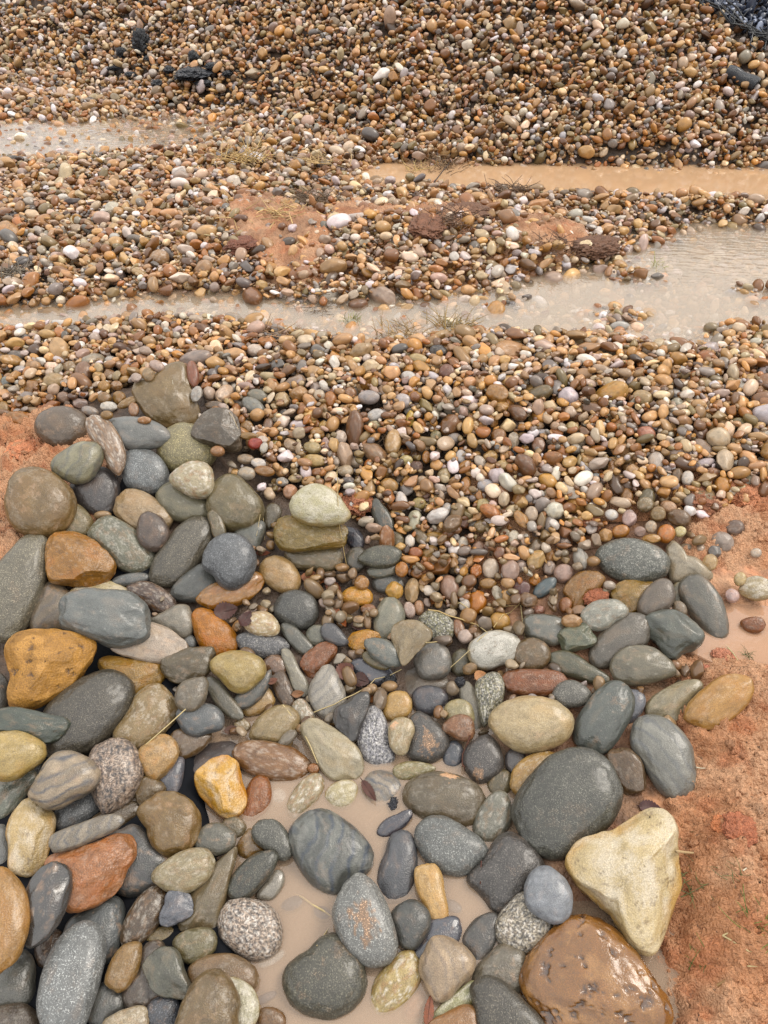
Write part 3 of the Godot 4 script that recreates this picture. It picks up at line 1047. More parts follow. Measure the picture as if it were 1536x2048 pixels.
func place_stones() -> void:
	cobble("large dull purple-grey slab lying at water level",1,Vector3(-0.431,-0.264,-0.993),Vector3(0.017,0.999,0.039),0.106,0.086,0.034,-1.47,[105,114,100,95,96,105,113,105,96,95,102,105,109,102,92,97],"slate",Color8(90,83,80),{})
	cobble("small white stone under the puddle water",0,Vector3(-0.262,-0.260,-0.936),Vector3(0.011,0.999,0.038),0.027,0.024,0.014,-1.05,[],"quartz",Color8(212,200,180),{})
	cobble("swirl-banded stone lying just under water",1,Vector3(-0.005,-0.266,-0.959),Vector3(0.000,0.999,0.038),0.056,0.054,0.033,0.06,[107,105,102,102,101,104,107,105,99,99,107,109,106,100,100,105],"band",Color8(148,138,122),{"bn":0.9})
	cobble("dim blue-grey stone under the muddy water near the stubby straw",0,Vector3(-0.205,-0.255,-0.681),Vector3(0.009,1.000,0.029),0.029,0.017,0.010,0.36,[],"slate",Color8(96,99,104),{})
	cobble("dim dark stone under the muddy water by the wide boulder",0,Vector3(-0.137,-0.256,-0.662),Vector3(0.006,1.000,0.028),0.025,0.017,0.010,-0.30,[],"slate",Color8(80,83,94),{})
	cobble("dark blue sliver of stone under water near the quartz cobble",0,Vector3(-0.241,-0.249,-0.498),Vector3(0.011,1.000,0.022),0.023,0.009,0.005,0.42,[],"slate",Color8(82,85,99),{})
	cobble("dim grey stone under water beside the tan finger cobble",0,Vector3(0.153,-0.254,-0.675),Vector3(-0.007,1.000,0.029),0.023,0.015,0.009,-0.43,[],"slate",Color8(120,120,120),{})
	cobble("sunken pinkish stone beside the golden speckled cobble",0,Vector3(0.064,-0.257,-0.485),Vector3(-0.003,1.000,0.021),0.034,0.022,0.013,0.94,[],"sand",Color8(190,150,120),{})
	cobble("pale sunken stone below the pinkish round granite",0,Vector3(-0.239,-0.253,-0.570),Vector3(0.010,1.000,0.025),0.033,0.013,0.008,0.47,[],"quartz",Color8(200,195,180),{})
	cobble("grey-brown disc under shallow water",0,Vector3(0.115,-0.276,-1.286),Vector3(-0.004,0.999,0.047),0.089,0.066,0.042,0.24,[101,98,103,103,104,107,106,97,95,104,116,99,86,102,110,107],"slate",Color8(116,106,92),{})
	cobble("dark blue wet slab",0,Vector3(-0.033,-0.225,-1.295),Vector3(0.009,0.938,0.348),0.062,0.035,0.021,-0.39,[111,112,106,101,104,108,104,106,110,102,99,106,115,107,99,100],"slate",Color8(83,85,93),{})
	cobble("pale beige flat-faced cobble",1,Vector3(-0.769,-0.060,-1.791),Vector3(0.188,0.880,0.437),0.098,0.064,0.039,-0.51,[100,107,106,100,97,101,107,105,98,98,107,101,103,104,104,100],"sand",Color8(172,147,112),{"ang":0.3})
	cobble("olive-grey cobble with blue tint",0,Vector3(-0.645,-0.054,-1.832),Vector3(0.158,0.879,0.449),0.093,0.061,0.037,-0.45,[112,106,99,102,108,105,106,102,100,105,102,101,109,103,99,102],"slate",Color8(126,121,97),{})
	cobble("banded brown-grey cobble partly covered",0,Vector3(-0.965,-0.142,-1.454),Vector3(0.241,0.900,0.363),0.078,0.063,0.038,-1.45,[90,96,112,110,103,98,95,99,111,112,94,90,96,111,114,96],"band",Color8(126,112,92),{"bn":0.4})
	cobble("small dark grey cobble in shadow",0,Vector3(-0.877,-0.228,-0.997),Vector3(0.234,0.935,0.266),0.030,0.021,0.012,-0.43,[],"slate",Color8(90,94,94),{})
	cobble("dark wet brown cobble",0,Vector3(-0.507,-0.215,-1.063),Vector3(0.140,0.945,0.294),0.054,0.037,0.022,0.31,[116,111,94,93,104,117,108,99,99,104,109,115,107,99,99,103],"sand",Color8(112,89,62),{})
	cobble("large dark slate cobble partly covered",0,Vector3(-0.559,-0.207,-0.754),Vector3(0.163,0.962,0.219),0.083,0.065,0.039,-0.67,[99,103,117,96,81,97,111,103,107,98,97,103,111,107,96,95],"slate",Color8(90,90,87),{})
	cobble("dark brown cobble in a gap",0,Vector3(-0.702,-0.225,-0.581),Vector3(0.204,0.964,0.169),0.038,0.032,0.019,-1.32,[],"sand",Color8(78,64,54),{})
	cobble("dark grey-brown cobble low in a gap",0,Vector3(-0.481,-0.221,-0.524),Vector3(0.145,0.977,0.157),0.062,0.041,0.024,1.39,[113,118,114,78,78,113,115,103,95,96,90,113,119,98,93,100],"sand",Color8(90,80,70),{})
	cobble("dim olive cobble",0,Vector3(0.291,-0.245,-0.965),Vector3(-0.082,0.959,0.273),0.039,0.031,0.018,1.01,[],"slate",Color8(107,97,72),{})
	cobble("dim grey cobble",0,Vector3(0.336,-0.229,-1.020),Vector3(-0.094,0.953,0.287),0.034,0.027,0.016,1.35,[],"slate",Color8(97,93,91),{})
	cobble("wet brown cobble",0,Vector3(-0.308,-0.216,-1.307),Vector3(0.082,0.934,0.349),0.038,0.034,0.020,-0.17,[],"sand",Color8(117,86,61),{})
	cobble("small round brown cobble",0,Vector3(-0.613,-0.230,-0.918),Vector3(0.171,0.951,0.256),0.022,0.019,0.011,-0.40,[],"sand",Color8(132,106,70),{})
	cobble("narrow slate blue cobble",0,Vector3(-0.531,-0.224,-0.970),Vector3(0.148,0.951,0.271),0.048,0.031,0.018,1.38,[111,100,94,95,107,118,105,93,90,101,122,109,93,91,99,114],"slate",Color8(103,105,112),{})
	cobble("wet golden brown cobble in the puddle",0,Vector3(-0.314,-0.245,-0.808),Vector3(0.091,0.968,0.234),0.033,0.031,0.018,-1.05,[92,109,123,101,90,94,112,123,103,93,96,107,110,109,104,92],"ochre",Color8(142,112,68),{})
	cobble("wet dark blue stone",0,Vector3(0.114,-0.245,-0.609),Vector3(-0.034,0.982,0.183),0.065,0.030,0.018,0.61,[95,95,95,109,122,92,77,93,110,119,97,75,74,122,108,96],"slate",Color8(89,91,99),{})
	cobble("pale yellow-green stone",0,Vector3(0.149,-0.238,-0.488),Vector3(-0.046,0.988,0.150),0.051,0.018,0.011,0.55,[93,107,124,99,91,96,103,116,113,100,95,98,111,121,104,92],"quartz",Color8(172,170,126),{})
	cobble("dim grey stone",0,Vector3(0.012,-0.177,-1.589),Vector3(-0.003,0.913,0.407),0.050,0.031,0.019,-0.00,[],"slate",Color8(92,92,86),{})
	cobble("wide dark grey boulder with a split corner",1,Vector3(-0.119,-0.236,-0.530),Vector3(0.037,0.986,0.162),0.085,0.073,0.044,0.18,[98,96,100,114,106,87,93,106,106,102,97,96,102,104,105,103],"speck",Color8(102,100,86),{})
	cobble("large black-grey cobble with white flecks",0,Vector3(0.280,-0.234,-0.741),Vector3(-0.083,0.972,0.218),0.089,0.069,0.042,0.78,[95,101,111,102,89,93,117,94,90,104,108,98,96,102,110,100],"speck",Color8(94,90,85),{})
	cobble("dark brown angular stone beside a muddy pool",0,Vector3(0.607,-0.204,-0.978),Vector3(-0.170,0.947,0.273),0.059,0.041,0.024,-1.27,[100,105,105,102,101,105,109,99,97,109,115,101,97,105,113,104],"sand",Color8(107,86,63),{"m":3,"ang":0.8})
	cobble("small blue cobble",0,Vector3(0.662,-0.188,-1.155),Vector3(-0.179,0.933,0.312),0.047,0.026,0.016,1.08,[98,102,118,123,106,99,105,121,116,104,101,99,102,112,110,102],"slate",Color8(113,116,122),{})
	cobble("narrow olive cobble",0,Vector3(0.876,-0.148,-1.506),Vector3(-0.219,0.901,0.376),0.051,0.024,0.014,1.38,[],"slate",Color8(122,114,87),{})
	cobble("tall ochre stone half sunk in gravel",0,Vector3(0.596,-0.144,-1.533),Vector3(-0.152,0.907,0.392),0.077,0.044,0.026,0.92,[94,90,98,109,113,113,86,79,95,120,114,82,70,96,122,106],"ochre",Color8(152,112,62),{"ang":0.5})
	cobble("dark olive barrel-shaped cobble",0,Vector3(0.222,-0.228,-1.330),Vector3(-0.059,0.934,0.353),0.041,0.032,0.019,1.31,[],"slate",Color8(107,102,82),{})
	cobble("grey-green cobble peeping out behind",0,Vector3(-0.420,-0.106,-1.731),Vector3(0.105,0.895,0.434),0.052,0.042,0.025,0.97,[118,107,86,83,103,129,107,92,91,99,119,116,93,88,95,109],"slate",Color8(109,111,101),{})
	cobble("tan cobble standing in the puddle",0,Vector3(-0.341,-0.231,-1.195),Vector3(0.092,0.942,0.324),0.047,0.029,0.017,0.66,[93,104,121,109,96,95,104,115,109,104,99,99,106,116,110,96],"sand",Color8(168,137,87),{})
	cobble("brown-grey cobble underneath",0,Vector3(-0.215,-0.136,-1.663),Vector3(0.055,0.904,0.423),0.091,0.047,0.029,-0.01,[94,101,114,106,97,99,103,108,104,100,106,95,95,111,109,98],"sand",Color8(112,99,72),{})
	cobble("yellowish grey rounded cobble",0,Vector3(-0.668,0.009,-2.039),Vector3(0.158,0.861,0.484),0.095,0.088,0.055,-0.25,[109,103,100,102,104,107,105,101,97,104,102,106,105,99,100,106],"speck",Color8(168,157,115),{})
	cobble("half hidden tan-grey cobble",0,Vector3(-0.962,-0.048,-1.729),Vector3(0.234,0.877,0.420),0.056,0.051,0.030,-1.11,[103,110,110,108,99,95,104,118,108,99,98,105,117,110,101,99],"sand",Color8(132,119,86),{})
	cobble("smooth dark grey cobble",0,Vector3(-0.563,-0.145,-1.555),Vector3(0.144,0.907,0.397),0.075,0.054,0.033,0.46,[97,96,105,118,100,91,94,106,112,103,95,94,103,111,106,103],"slate",Color8(98,100,95),{})
	cobble("cream quartz cobble with jagged top",0,Vector3(-0.837,-0.139,-1.514),Vector3(0.210,0.901,0.380),0.088,0.037,0.023,0.01,[103,94,95,106,114,98,90,99,105,107,107,103,97,101,113,111],"quartz",Color8(204,188,146),{"ang":0.4})
	cobble("thin dark grey lens-shaped cobble",0,Vector3(-0.763,-0.128,-1.563),Vector3(0.192,0.899,0.393),0.056,0.020,0.012,0.22,[],"slate",Color8(109,112,109),{})
	cobble("dark chocolate brown oval cobble",1,Vector3(-0.684,-0.143,-1.502),Vector3(0.175,0.907,0.384),0.079,0.037,0.023,-0.49,[99,99,104,105,105,107,101,95,100,114,106,91,94,107,109,104],"mott2",Color8(90,71,60),{})
	cobble("rounded light grey wedge cobble",0,Vector3(-0.608,-0.165,-1.427),Vector3(0.158,0.915,0.370),0.061,0.049,0.029,0.00,[92,90,99,118,110,88,82,95,123,110,94,87,91,113,114,99],"slate",Color8(142,136,120),{})
	cobble("small blue-grey cobble",0,Vector3(-0.560,-0.194,-1.376),Vector3(0.146,0.922,0.359),0.022,0.019,0.011,-1.22,[],"slate",Color8(118,121,117),{})
	cobble("lumpy ochre cobble",0,Vector3(-0.685,-0.178,-1.247),Vector3(0.182,0.926,0.332),0.091,0.057,0.035,-0.19,[89,101,119,106,85,77,95,120,110,86,83,92,113,115,93,86],"ochre",Color8(166,130,66),{"ang":0.4})
	cobble("small brown angular stone",0,Vector3(-0.575,-0.211,-0.929),Vector3(0.162,0.951,0.262),0.034,0.033,0.020,0.54,[109,97,96,106,116,112,105,96,97,108,115,105,96,95,105,120],"sand",Color8(116,96,66),{"ang":0.5})
	cobble("dark brown flat cobble",0,Vector3(-0.637,-0.226,-0.873),Vector3(0.179,0.953,0.245),0.053,0.027,0.016,0.37,[104,108,110,101,98,101,113,123,106,96,99,117,114,99,96,100],"sand",Color8(100,85,65),{})
	cobble("grey-green cobble with a dried leaf scrap",0,Vector3(-0.754,-0.219,-0.516),Vector3(0.219,0.964,0.150),0.052,0.045,0.026,-1.53,[94,100,115,113,94,92,99,109,115,100,92,98,107,114,112,98],"slate",Color8(102,102,94),{})
	cobble("small flat tan cobble",0,Vector3(-0.472,-0.231,-0.609),Vector3(0.140,0.973,0.181),0.040,0.018,0.010,0.14,[],"sand",Color8(142,124,87),{})
	cobble("small grey-tan cobble",0,Vector3(-0.360,-0.242,-0.851),Vector3(0.104,0.964,0.244),0.031,0.026,0.016,-0.29,[],"sand",Color8(122,111,86),{})
	cobble("small wet grey cobble standing in the puddle",0,Vector3(-0.252,-0.238,-0.714),Vector3(0.075,0.975,0.211),0.036,0.020,0.012,0.91,[102,107,116,103,87,94,122,118,99,95,104,113,107,104,101,99],"speck",Color8(117,112,100),{})
	cobble("long dark slate cobble at the water edge",1,Vector3(0.032,-0.246,-0.755),Vector3(-0.009,0.975,0.222),0.086,0.043,0.026,1.37,[102,104,107,91,99,110,106,105,101,100,105,106,103,101,101,101],"slate",Color8(94,96,99),{})
	cobble("angular ochre stone",0,Vector3(0.740,-0.143,-1.511),Vector3(-0.188,0.904,0.383),0.065,0.048,0.028,0.48,[123,96,88,95,109,113,112,95,87,95,116,114,98,89,92,108],"ochre",Color8(158,127,67),{"m":3,"ang":0.7})
	cobble("glossy black wet pebble-like cobble",0,Vector3(0.026,-0.238,-0.859),Vector3(-0.007,0.968,0.250),0.048,0.019,0.011,0.54,[104,111,106,90,101,113,109,105,102,102,105,109,107,103,101,102],"slate",Color8(74,73,81),{})
	cobble("tiny cream quartz stone with a leaf stuck to it",0,Vector3(-0.379,-0.236,-1.128),Vector3(0.104,0.946,0.308),0.020,0.016,0.010,-0.39,[110,118,114,106,108,118,116,108,108,110,109,111,109,108,110,108],"quartz",Color8(162,142,107),{"ang":0.7})
	cobble("small amber stone at the waterline",0,Vector3(-0.179,-0.234,-1.001),Vector3(0.051,0.958,0.284),0.015,0.013,0.008,-0.11,[],"ochre",Color8(152,102,57),{})
	cobble("dark teal-grey cobble",0,Vector3(-0.608,-0.212,-0.614),Vector3(0.179,0.967,0.181),0.062,0.060,0.035,-1.38,[108,114,102,92,90,98,111,111,94,86,92,111,118,96,89,93],"slate",Color8(85,89,87),{})
	cobble("dull grey rounded cobble",0,Vector3(-0.556,-0.224,-0.480),Vector3(0.167,0.976,0.144),0.039,0.034,0.020,1.29,[101,107,110,106,99,99,109,111,107,107,94,96,113,110,101,97],"slate",Color8(94,94,88),{})
	cobble("dark grey oblong cobble dipping into the puddle",0,Vector3(0.210,-0.247,-0.611),Vector3(-0.063,0.981,0.183),0.054,0.033,0.019,0.98,[106,99,97,98,104,114,106,88,90,113,114,102,97,96,102,114],"slate",Color8(94,92,87),{})
	cobble("grey-brown rounded cobble",0,Vector3(0.245,-0.246,-0.545),Vector3(-0.074,0.984,0.164),0.061,0.044,0.026,0.35,[97,105,109,114,97,90,93,105,117,102,84,88,112,119,102,94],"sand",Color8(117,110,94),{})
	cobble("plain mid-grey cobble",0,Vector3(0.140,-0.213,-1.323),Vector3(-0.038,0.934,0.354),0.053,0.052,0.031,1.48,[106,104,104,110,109,105,109,112,104,103,108,108,103,102,104,109],"slate",Color8(127,124,115),{})
	cobble("thin grey cobble standing on edge",0,Vector3(0.238,-0.229,-1.186),Vector3(-0.065,0.944,0.324),0.071,0.026,0.016,-1.36,[100,94,99,108,108,102,100,99,98,104,114,106,81,91,119,112],"slate",Color8(142,137,120),{})
	cobble("salt and pepper cobble",1,Vector3(0.286,-0.202,-1.199),Vector3(-0.079,0.941,0.329),0.070,0.038,0.023,1.34,[96,94,99,119,104,85,88,103,122,98,89,93,103,109,107,100],"granite",Color8(154,150,118),{})
	cobble("small dark blue cobble",0,Vector3(0.179,-0.242,-1.044),Vector3(-0.050,0.955,0.292),0.035,0.025,0.015,1.31,[107,107,107,103,104,107,111,106,102,105,108,108,105,105,105,106],"slate",Color8(89,93,99),{})
	cobble("rust-stained yellow cobble",0,Vector3(0.370,-0.212,-0.981),Vector3(-0.105,0.955,0.279),0.071,0.033,0.020,0.63,[104,99,97,102,110,110,100,95,97,107,120,104,90,94,112,114],"mott2",Color8(178,142,82),{})
	cobble("glossy ochre slab",1,Vector3(-0.457,-0.146,-1.528),Vector3(0.119,0.911,0.395),0.103,0.044,0.027,0.39,[101,104,114,116,79,81,99,110,109,106,105,99,95,97,102,103,107,109,103,97,95,98],"ochre",Color8(168,117,47),{"ang":0.4})
	cobble("orange-brown cobble cut by the bottom edge",0,Vector3(0.144,-0.231,-0.443),Vector3(-0.045,0.990,0.137),0.057,0.032,0.019,0.15,[89,95,110,116,97,89,98,111,113,115,106,97,101,118,123,97],"sand",Color8(152,112,72),{})
	cobble("shiny wet grey cobble",0,Vector3(0.469,-0.170,-1.404),Vector3(-0.124,0.921,0.370),0.066,0.046,0.028,-0.24,[98,105,110,105,98,98,107,110,102,101,105,101,101,109,105,98],"slate",Color8(113,113,101),{})
	cobble("green and cream speckled cobble",0,Vector3(0.158,-0.207,-1.445),Vector3(-0.041,0.925,0.377),0.055,0.043,0.026,-0.70,[100,100,106,110,104,100,101,105,109,111,102,99,105,110,108,103],"granite",Color8(144,140,104),{})
	cobble("flat olive cobble",0,Vector3(-0.021,-0.194,-1.310),Vector3(0.006,0.935,0.355),0.044,0.022,0.013,-0.44,[],"slate",Color8(112,102,72),{})
	cobble("dark blue-grey rounded cobble",0,Vector3(0.125,-0.230,-1.203),Vector3(-0.034,0.944,0.328),0.047,0.041,0.024,0.08,[111,112,101,98,102,107,111,108,100,100,105,109,107,100,98,101],"slate",Color8(85,85,89),{})
	cobble("small round grey-green cobble",0,Vector3(-0.194,-0.203,-1.408),Vector3(0.051,0.927,0.371),0.035,0.033,0.020,-0.25,[],"slate",Color8(117,117,102),{})
	cobble("red-brown block-shaped stone",0,Vector3(-0.188,-0.215,-1.332),Vector3(0.050,0.933,0.355),0.060,0.036,0.021,0.81,[105,103,102,100,100,111,111,95,91,103,116,105,93,94,108,109],"ochre",Color8(142,94,64),{"m":3,"ang":0.8})
	cobble("dark brown rod-shaped cobble",0,Vector3(-0.279,-0.226,-1.235),Vector3(0.075,0.940,0.334),0.057,0.025,0.015,-1.15,[105,106,105,103,96,103,116,102,94,99,115,110,99,99,106,105],"sand",Color8(97,79,63),{})
	cobble("dark grey round cobble",0,Vector3(-0.086,-0.149,-1.669),Vector3(0.022,0.906,0.423),0.042,0.036,0.021,1.35,[],"slate",Color8(101,96,82),{})
	cobble("smooth dark taupe oval cobble",1,Vector3(-1.118,0.024,-2.146),Vector3(0.249,0.843,0.477),0.086,0.077,0.049,0.06,[101,107,105,101,100,102,104,104,104,101,97,101,108,104,101,100],"slate",Color8(114,99,83),{})
	cobble("blue-grey oval cobble lying flat",0,Vector3(-0.811,0.077,-2.034),Vector3(0.194,0.852,0.487),0.099,0.057,0.035,-0.14,[106,107,103,99,98,100,104,113,106,87,92,114,110,97,94,99],"slate",Color8(128,130,125),{})
	cobble("bluish pale grey round cobble",1,Vector3(-0.784,-0.003,-1.930),Vector3(0.188,0.866,0.463),0.086,0.068,0.042,-0.84,[104,103,103,103,102,103,101,102,107,101,98,100,109,102,99,103],"speck",Color8(140,145,145),{})
	cobble("dark slate cobble with brown upper edge",0,Vector3(-0.924,-0.026,-1.851),Vector3(0.221,0.869,0.443),0.087,0.073,0.044,-1.15,[110,105,100,96,100,102,108,106,93,90,105,111,101,98,96,101],"slate",Color8(84,80,78),{})
	cobble("waisted grey-green cobble",0,Vector3(-0.806,-0.084,-1.667),Vector3(0.200,0.888,0.414),0.118,0.062,0.039,-0.65,[98,103,107,98,98,100,107,100,95,101,112,95,93,106,106,100],"mott2",Color8(126,126,106),{})
	cobble("long pale olive-grey cobble",1,Vector3(-1.067,-0.083,-1.489),Vector3(0.267,0.890,0.370),0.166,0.077,0.047,1.44,[102,102,94,97,108,106,100,98,99,103,108,101,97,97,101,107],"speck",Color8(138,132,112),{})
	cobble("flat beige slab with pointed right end",1,Vector3(-0.644,-0.136,-1.320),Vector3(0.173,0.920,0.353),0.096,0.054,0.021,-0.01,[102,97,93,93,100,112,119,94,86,89,95,108,120,108,95,94,95,98,105,107,105,105],"sand",Color8(182,166,146),{"m":3,"ang":0.4})
	cobble("blocky grey-brown stone with broken front",1,Vector3(-0.539,-0.165,-1.275),Vector3(0.145,0.928,0.344),0.073,0.048,0.029,0.29,[95,109,117,104,95,93,94,98,112,111,104,100,98,99,105,108,104,104,109,106,97,93],"sand",Color8(102,91,69),{"m":3.4,"ang":0.8})
	cobble("dark grey cobble cut by the left edge",0,Vector3(-1.049,-0.196,-1.203),Vector3(0.266,0.914,0.305),0.059,0.032,0.019,-1.26,[],"slate",Color8(100,96,86),{})
	cobble("grey-green wedge cobble",0,Vector3(-0.914,-0.220,-0.926),Vector3(0.246,0.937,0.249),0.065,0.040,0.024,0.98,[107,98,89,91,117,117,100,95,98,107,118,105,92,88,100,113],"mott2",Color8(120,125,110),{})
	cobble("lumpy golden tan cobble",0,Vector3(-0.565,-0.187,-1.007),Vector3(0.159,0.946,0.283),0.054,0.046,0.027,1.27,[102,105,99,96,115,108,97,97,104,113,104,96,98,105,108,103],"ochre",Color8(188,152,102),{"ang":0.5})
	cobble("tall tan-grey cobble with rusty crown",1,Vector3(-0.621,-0.189,-1.119),Vector3(0.170,0.937,0.306),0.094,0.063,0.038,1.10,[95,105,111,105,87,89,113,107,98,101,100,98,102,112,101,93],"mott2",Color8(152,130,92),{})
	cobble("smooth blue-grey oval cobble at the puddle edge",0,Vector3(-0.479,-0.182,-1.111),Vector3(0.133,0.941,0.310),0.061,0.042,0.025,-0.06,[105,103,103,104,104,101,102,111,104,97,101,110,109,93,99,108],"slate",Color8(103,107,107),{})
	cobble("blue-grey cobble with fine white flecks",0,Vector3(-0.733,-0.222,-0.893),Vector3(0.203,0.947,0.247),0.069,0.037,0.022,0.75,[95,108,114,95,90,100,110,102,101,101,98,99,106,111,102,93],"speck",Color8(119,122,122),{})
	cobble("smooth grey cobble at the left edge",0,Vector3(-0.892,-0.223,-0.797),Vector3(0.245,0.945,0.219),0.051,0.029,0.017,-1.18,[],"slate",Color8(132,134,129),{})
	cobble("golden brown oblong cobble",1,Vector3(-0.528,-0.192,-0.537),Vector3(0.160,0.974,0.163),0.046,0.030,0.018,1.26,[104,101,104,103,99,104,112,99,94,103,108,103,102,99,101,108],"sand",Color8(148,117,72),{})
	cobble("dark blue cobble with a tan cap",0,Vector3(-0.438,-0.222,-0.464),Vector3(0.133,0.981,0.141),0.033,0.030,0.018,-0.23,[103,98,104,108,106,103,100,103,107,106,107,103,104,106,108,111],"speck",Color8(92,95,101),{})
	cobble("brown disc-shaped cobble",0,Vector3(-0.329,-0.222,-0.532),Vector3(0.100,0.982,0.162),0.071,0.036,0.022,-0.08,[101,100,100,104,107,103,100,101,104,104,109,107,96,98,107,107],"sand",Color8(132,107,78),{})
	cobble("brown cobble cut by the bottom edge",0,Vector3(-0.225,-0.238,-0.458),Vector3(0.069,0.988,0.140),0.031,0.020,0.012,-0.25,[],"sand",Color8(126,97,67),{})
	cobble("long triangular brown wedge stone",1,Vector3(-0.386,-0.218,-0.683),Vector3(0.115,0.972,0.203),0.092,0.042,0.026,1.16,[123,100,90,88,87,92,104,113,120,105,91,85,86,94,112,125,101,88,83,84,91,108],"sand",Color8(122,109,84),{"m":2.8,"ang":0.6})
	cobble("rusty brown cobble standing on end",0,Vector3(-0.315,-0.249,-0.922),Vector3(0.089,0.961,0.261),0.061,0.035,0.020,1.38,[102,106,109,101,94,98,110,105,101,98,98,107,110,102,100,102],"ochre",Color8(148,92,48),{})
	cobble("round cream cobble",1,Vector3(-0.104,-0.247,-0.938),Vector3(0.030,0.963,0.268),0.040,0.034,0.020,0.50,[107,110,103,99,99,106,112,108,99,100,106,110,107,103,99,100],"quartz",Color8(194,182,142),{})
	cobble("tan finger-shaped cobble",1,Vector3(0.107,-0.229,-0.698),Vector3(-0.032,0.977,0.209),0.065,0.032,0.019,-1.31,[99,108,103,92,92,110,112,95,91,99,113,108,100,89,107,103],"sand",Color8(204,166,108),{})
	cobble("grey-brown oblong cobble leaning right",1,Vector3(0.669,-0.160,-1.355),Vector3(-0.176,0.918,0.355),0.106,0.055,0.034,0.65,[99,99,104,108,103,97,98,103,104,106,101,92,98,110,106,101],"slate",Color8(112,106,94),{})
	cobble("large blue-grey cobble covered in pale flecks",1,Vector3(0.760,-0.107,-1.621),Vector3(-0.190,0.894,0.405),0.106,0.070,0.044,-0.23,[101,103,104,100,103,102,100,104,105,100,102,103,104,102,101,103],"speck",Color8(119,121,111),{"fl":1})
	cobble("pale tooth-shaped stone caked with clay",1,Vector3(0.916,-0.114,-1.605),Vector3(-0.225,0.891,0.394),0.076,0.051,0.031,-0.93,[89,103,121,115,100,88,73,64,97,126,112,99,89,85,87,94,111,127,109,90,82,82],"sand",Color8(168,156,131),{"ang":0.4})
	cobble("dull brown rounded cobble",0,Vector3(0.415,-0.179,-1.318),Vector3(-0.111,0.929,0.354),0.052,0.046,0.027,0.40,[103,103,104,107,106,104,105,103,103,109,108,102,102,104,106,107],"sand",Color8(112,93,66),{})
	cobble("olive-cream round cobble",0,Vector3(0.202,-0.216,-1.152),Vector3(-0.056,0.946,0.319),0.041,0.036,0.021,-0.54,[107,100,100,106,110,105,101,102,104,110,107,101,102,105,105,110],"sand",Color8(168,157,117),{})
	cobble("small olive peanut-shaped cobble",1,Vector3(0.073,-0.239,-0.999),Vector3(-0.021,0.959,0.283),0.052,0.022,0.013,0.08,[113,104,96,97,104,111,108,104,99,100,111,113,105,97,97,106],"mott2",Color8(152,142,102),{})
	cobble("wide olive-brown boulder with a mud streak",1,Vector3(0.148,-0.239,-0.921),Vector3(-0.043,0.963,0.264),0.101,0.065,0.039,-0.19,[96,103,105,104,100,99,101,102,103,104,101,99,95,105,108,98],"sand",Color8(110,99,79),{"mud":Vector3(0.05,0.8,0.22)})
	cobble("grey rod-shaped cobble",0,Vector3(-0.253,-0.200,-1.392),Vector3(0.067,0.928,0.368),0.062,0.024,0.014,-0.79,[98,104,116,103,96,103,107,106,105,107,105,100,103,110,107,101],"slate",Color8(107,107,97),{})
	cobble("dark grey flat cobble",0,Vector3(-0.355,-0.201,-1.211),Vector3(0.097,0.939,0.331),0.065,0.026,0.016,0.83,[105,122,95,78,84,114,117,97,91,95,102,112,110,99,92,93],"slate",Color8(97,97,90),{})
	cobble("grey-green slab on edge",0,Vector3(-0.431,-0.196,-1.183),Vector3(0.118,0.939,0.324),0.073,0.023,0.010,-0.84,[98,110,111,97,91,101,110,108,103,103,101,104,111,109,102,95],"slate",Color8(107,103,87),{})
	cobble("small mottled cobble",0,Vector3(-0.219,-0.235,-1.168),Vector3(0.060,0.946,0.320),0.038,0.025,0.015,-1.01,[100,106,116,106,98,103,110,106,103,104,109,106,102,106,112,105],"mott",Color8(168,157,132),{})
	cobble("small olive round cobble",0,Vector3(-0.363,-0.093,-1.814),Vector3(0.090,0.889,0.449),0.043,0.028,0.016,1.42,[102,107,109,109,107,100,101,109,111,104,103,103,107,111,107,103],"sand",Color8(103,94,74),{})
	cobble("blackish slate stone",0,Vector3(-0.097,-0.131,-1.749),Vector3(0.024,0.899,0.438),0.043,0.026,0.016,-0.94,[108,101,102,107,116,114,101,99,106,115,114,103,100,106,111,113],"slate",Color8(65,65,72),{"ang":0.4})
	cobble("lower lens-shaped cobble",0,Vector3(-0.006,-0.148,-1.619),Vector3(0.002,0.909,0.416),0.048,0.025,0.015,0.19,[],"slate",Color8(101,101,87),{})
	cobble("blocky honey-yellow stone",1,Vector3(-0.062,-0.213,-1.399),Vector3(0.016,0.929,0.369),0.046,0.030,0.018,0.32,[115,106,101,101,100,100,103,111,109,104,101,98,98,103,112,113,109,103,94,91,99,116],"ochre",Color8(194,142,57),{"m":2.8,"ang":0.7})
	cobble("brown lump in the muddy side pool",1,Vector3(1.058,-0.144,-1.399),Vector3(-0.264,0.900,0.348),0.031,0.023,0.014,-0.06,[106,108,114,111,101,101,108,115,109,102,104,108,111,112,106,104],"ochre",Color8(138,87,52),{})
	cobble("knobbly quartz lump beside the side pool",1,Vector3(1.100,-0.115,-1.513),Vector3(-0.269,0.889,0.370),0.046,0.036,0.022,-0.03,[105,105,105,106,109,109,108,108,105,101,102,107,108,105,104,105,104,103,107,112,110,107],"quartz",Color8(182,166,131),{"ang":0.5})
	cobble("very large dark grey-brown cobble with pale flecks",1,Vector3(-0.768,-0.163,-1.115),Vector3(0.209,0.930,0.302),0.131,0.089,0.055,0.92,[102,102,100,99,102,107,101,98,102,104,103,103,97,100,104,102],"speck",Color8(94,89,77),{})
	cobble("dark grey-brown cobble in the bottom left corner",0,Vector3(-0.725,-0.221,-0.444),Vector3(0.213,0.968,0.131),0.054,0.034,0.020,-0.17,[111,96,96,101,107,103,102,110,102,104,117,123,107,99,104,121],"sand",Color8(97,86,73),{})
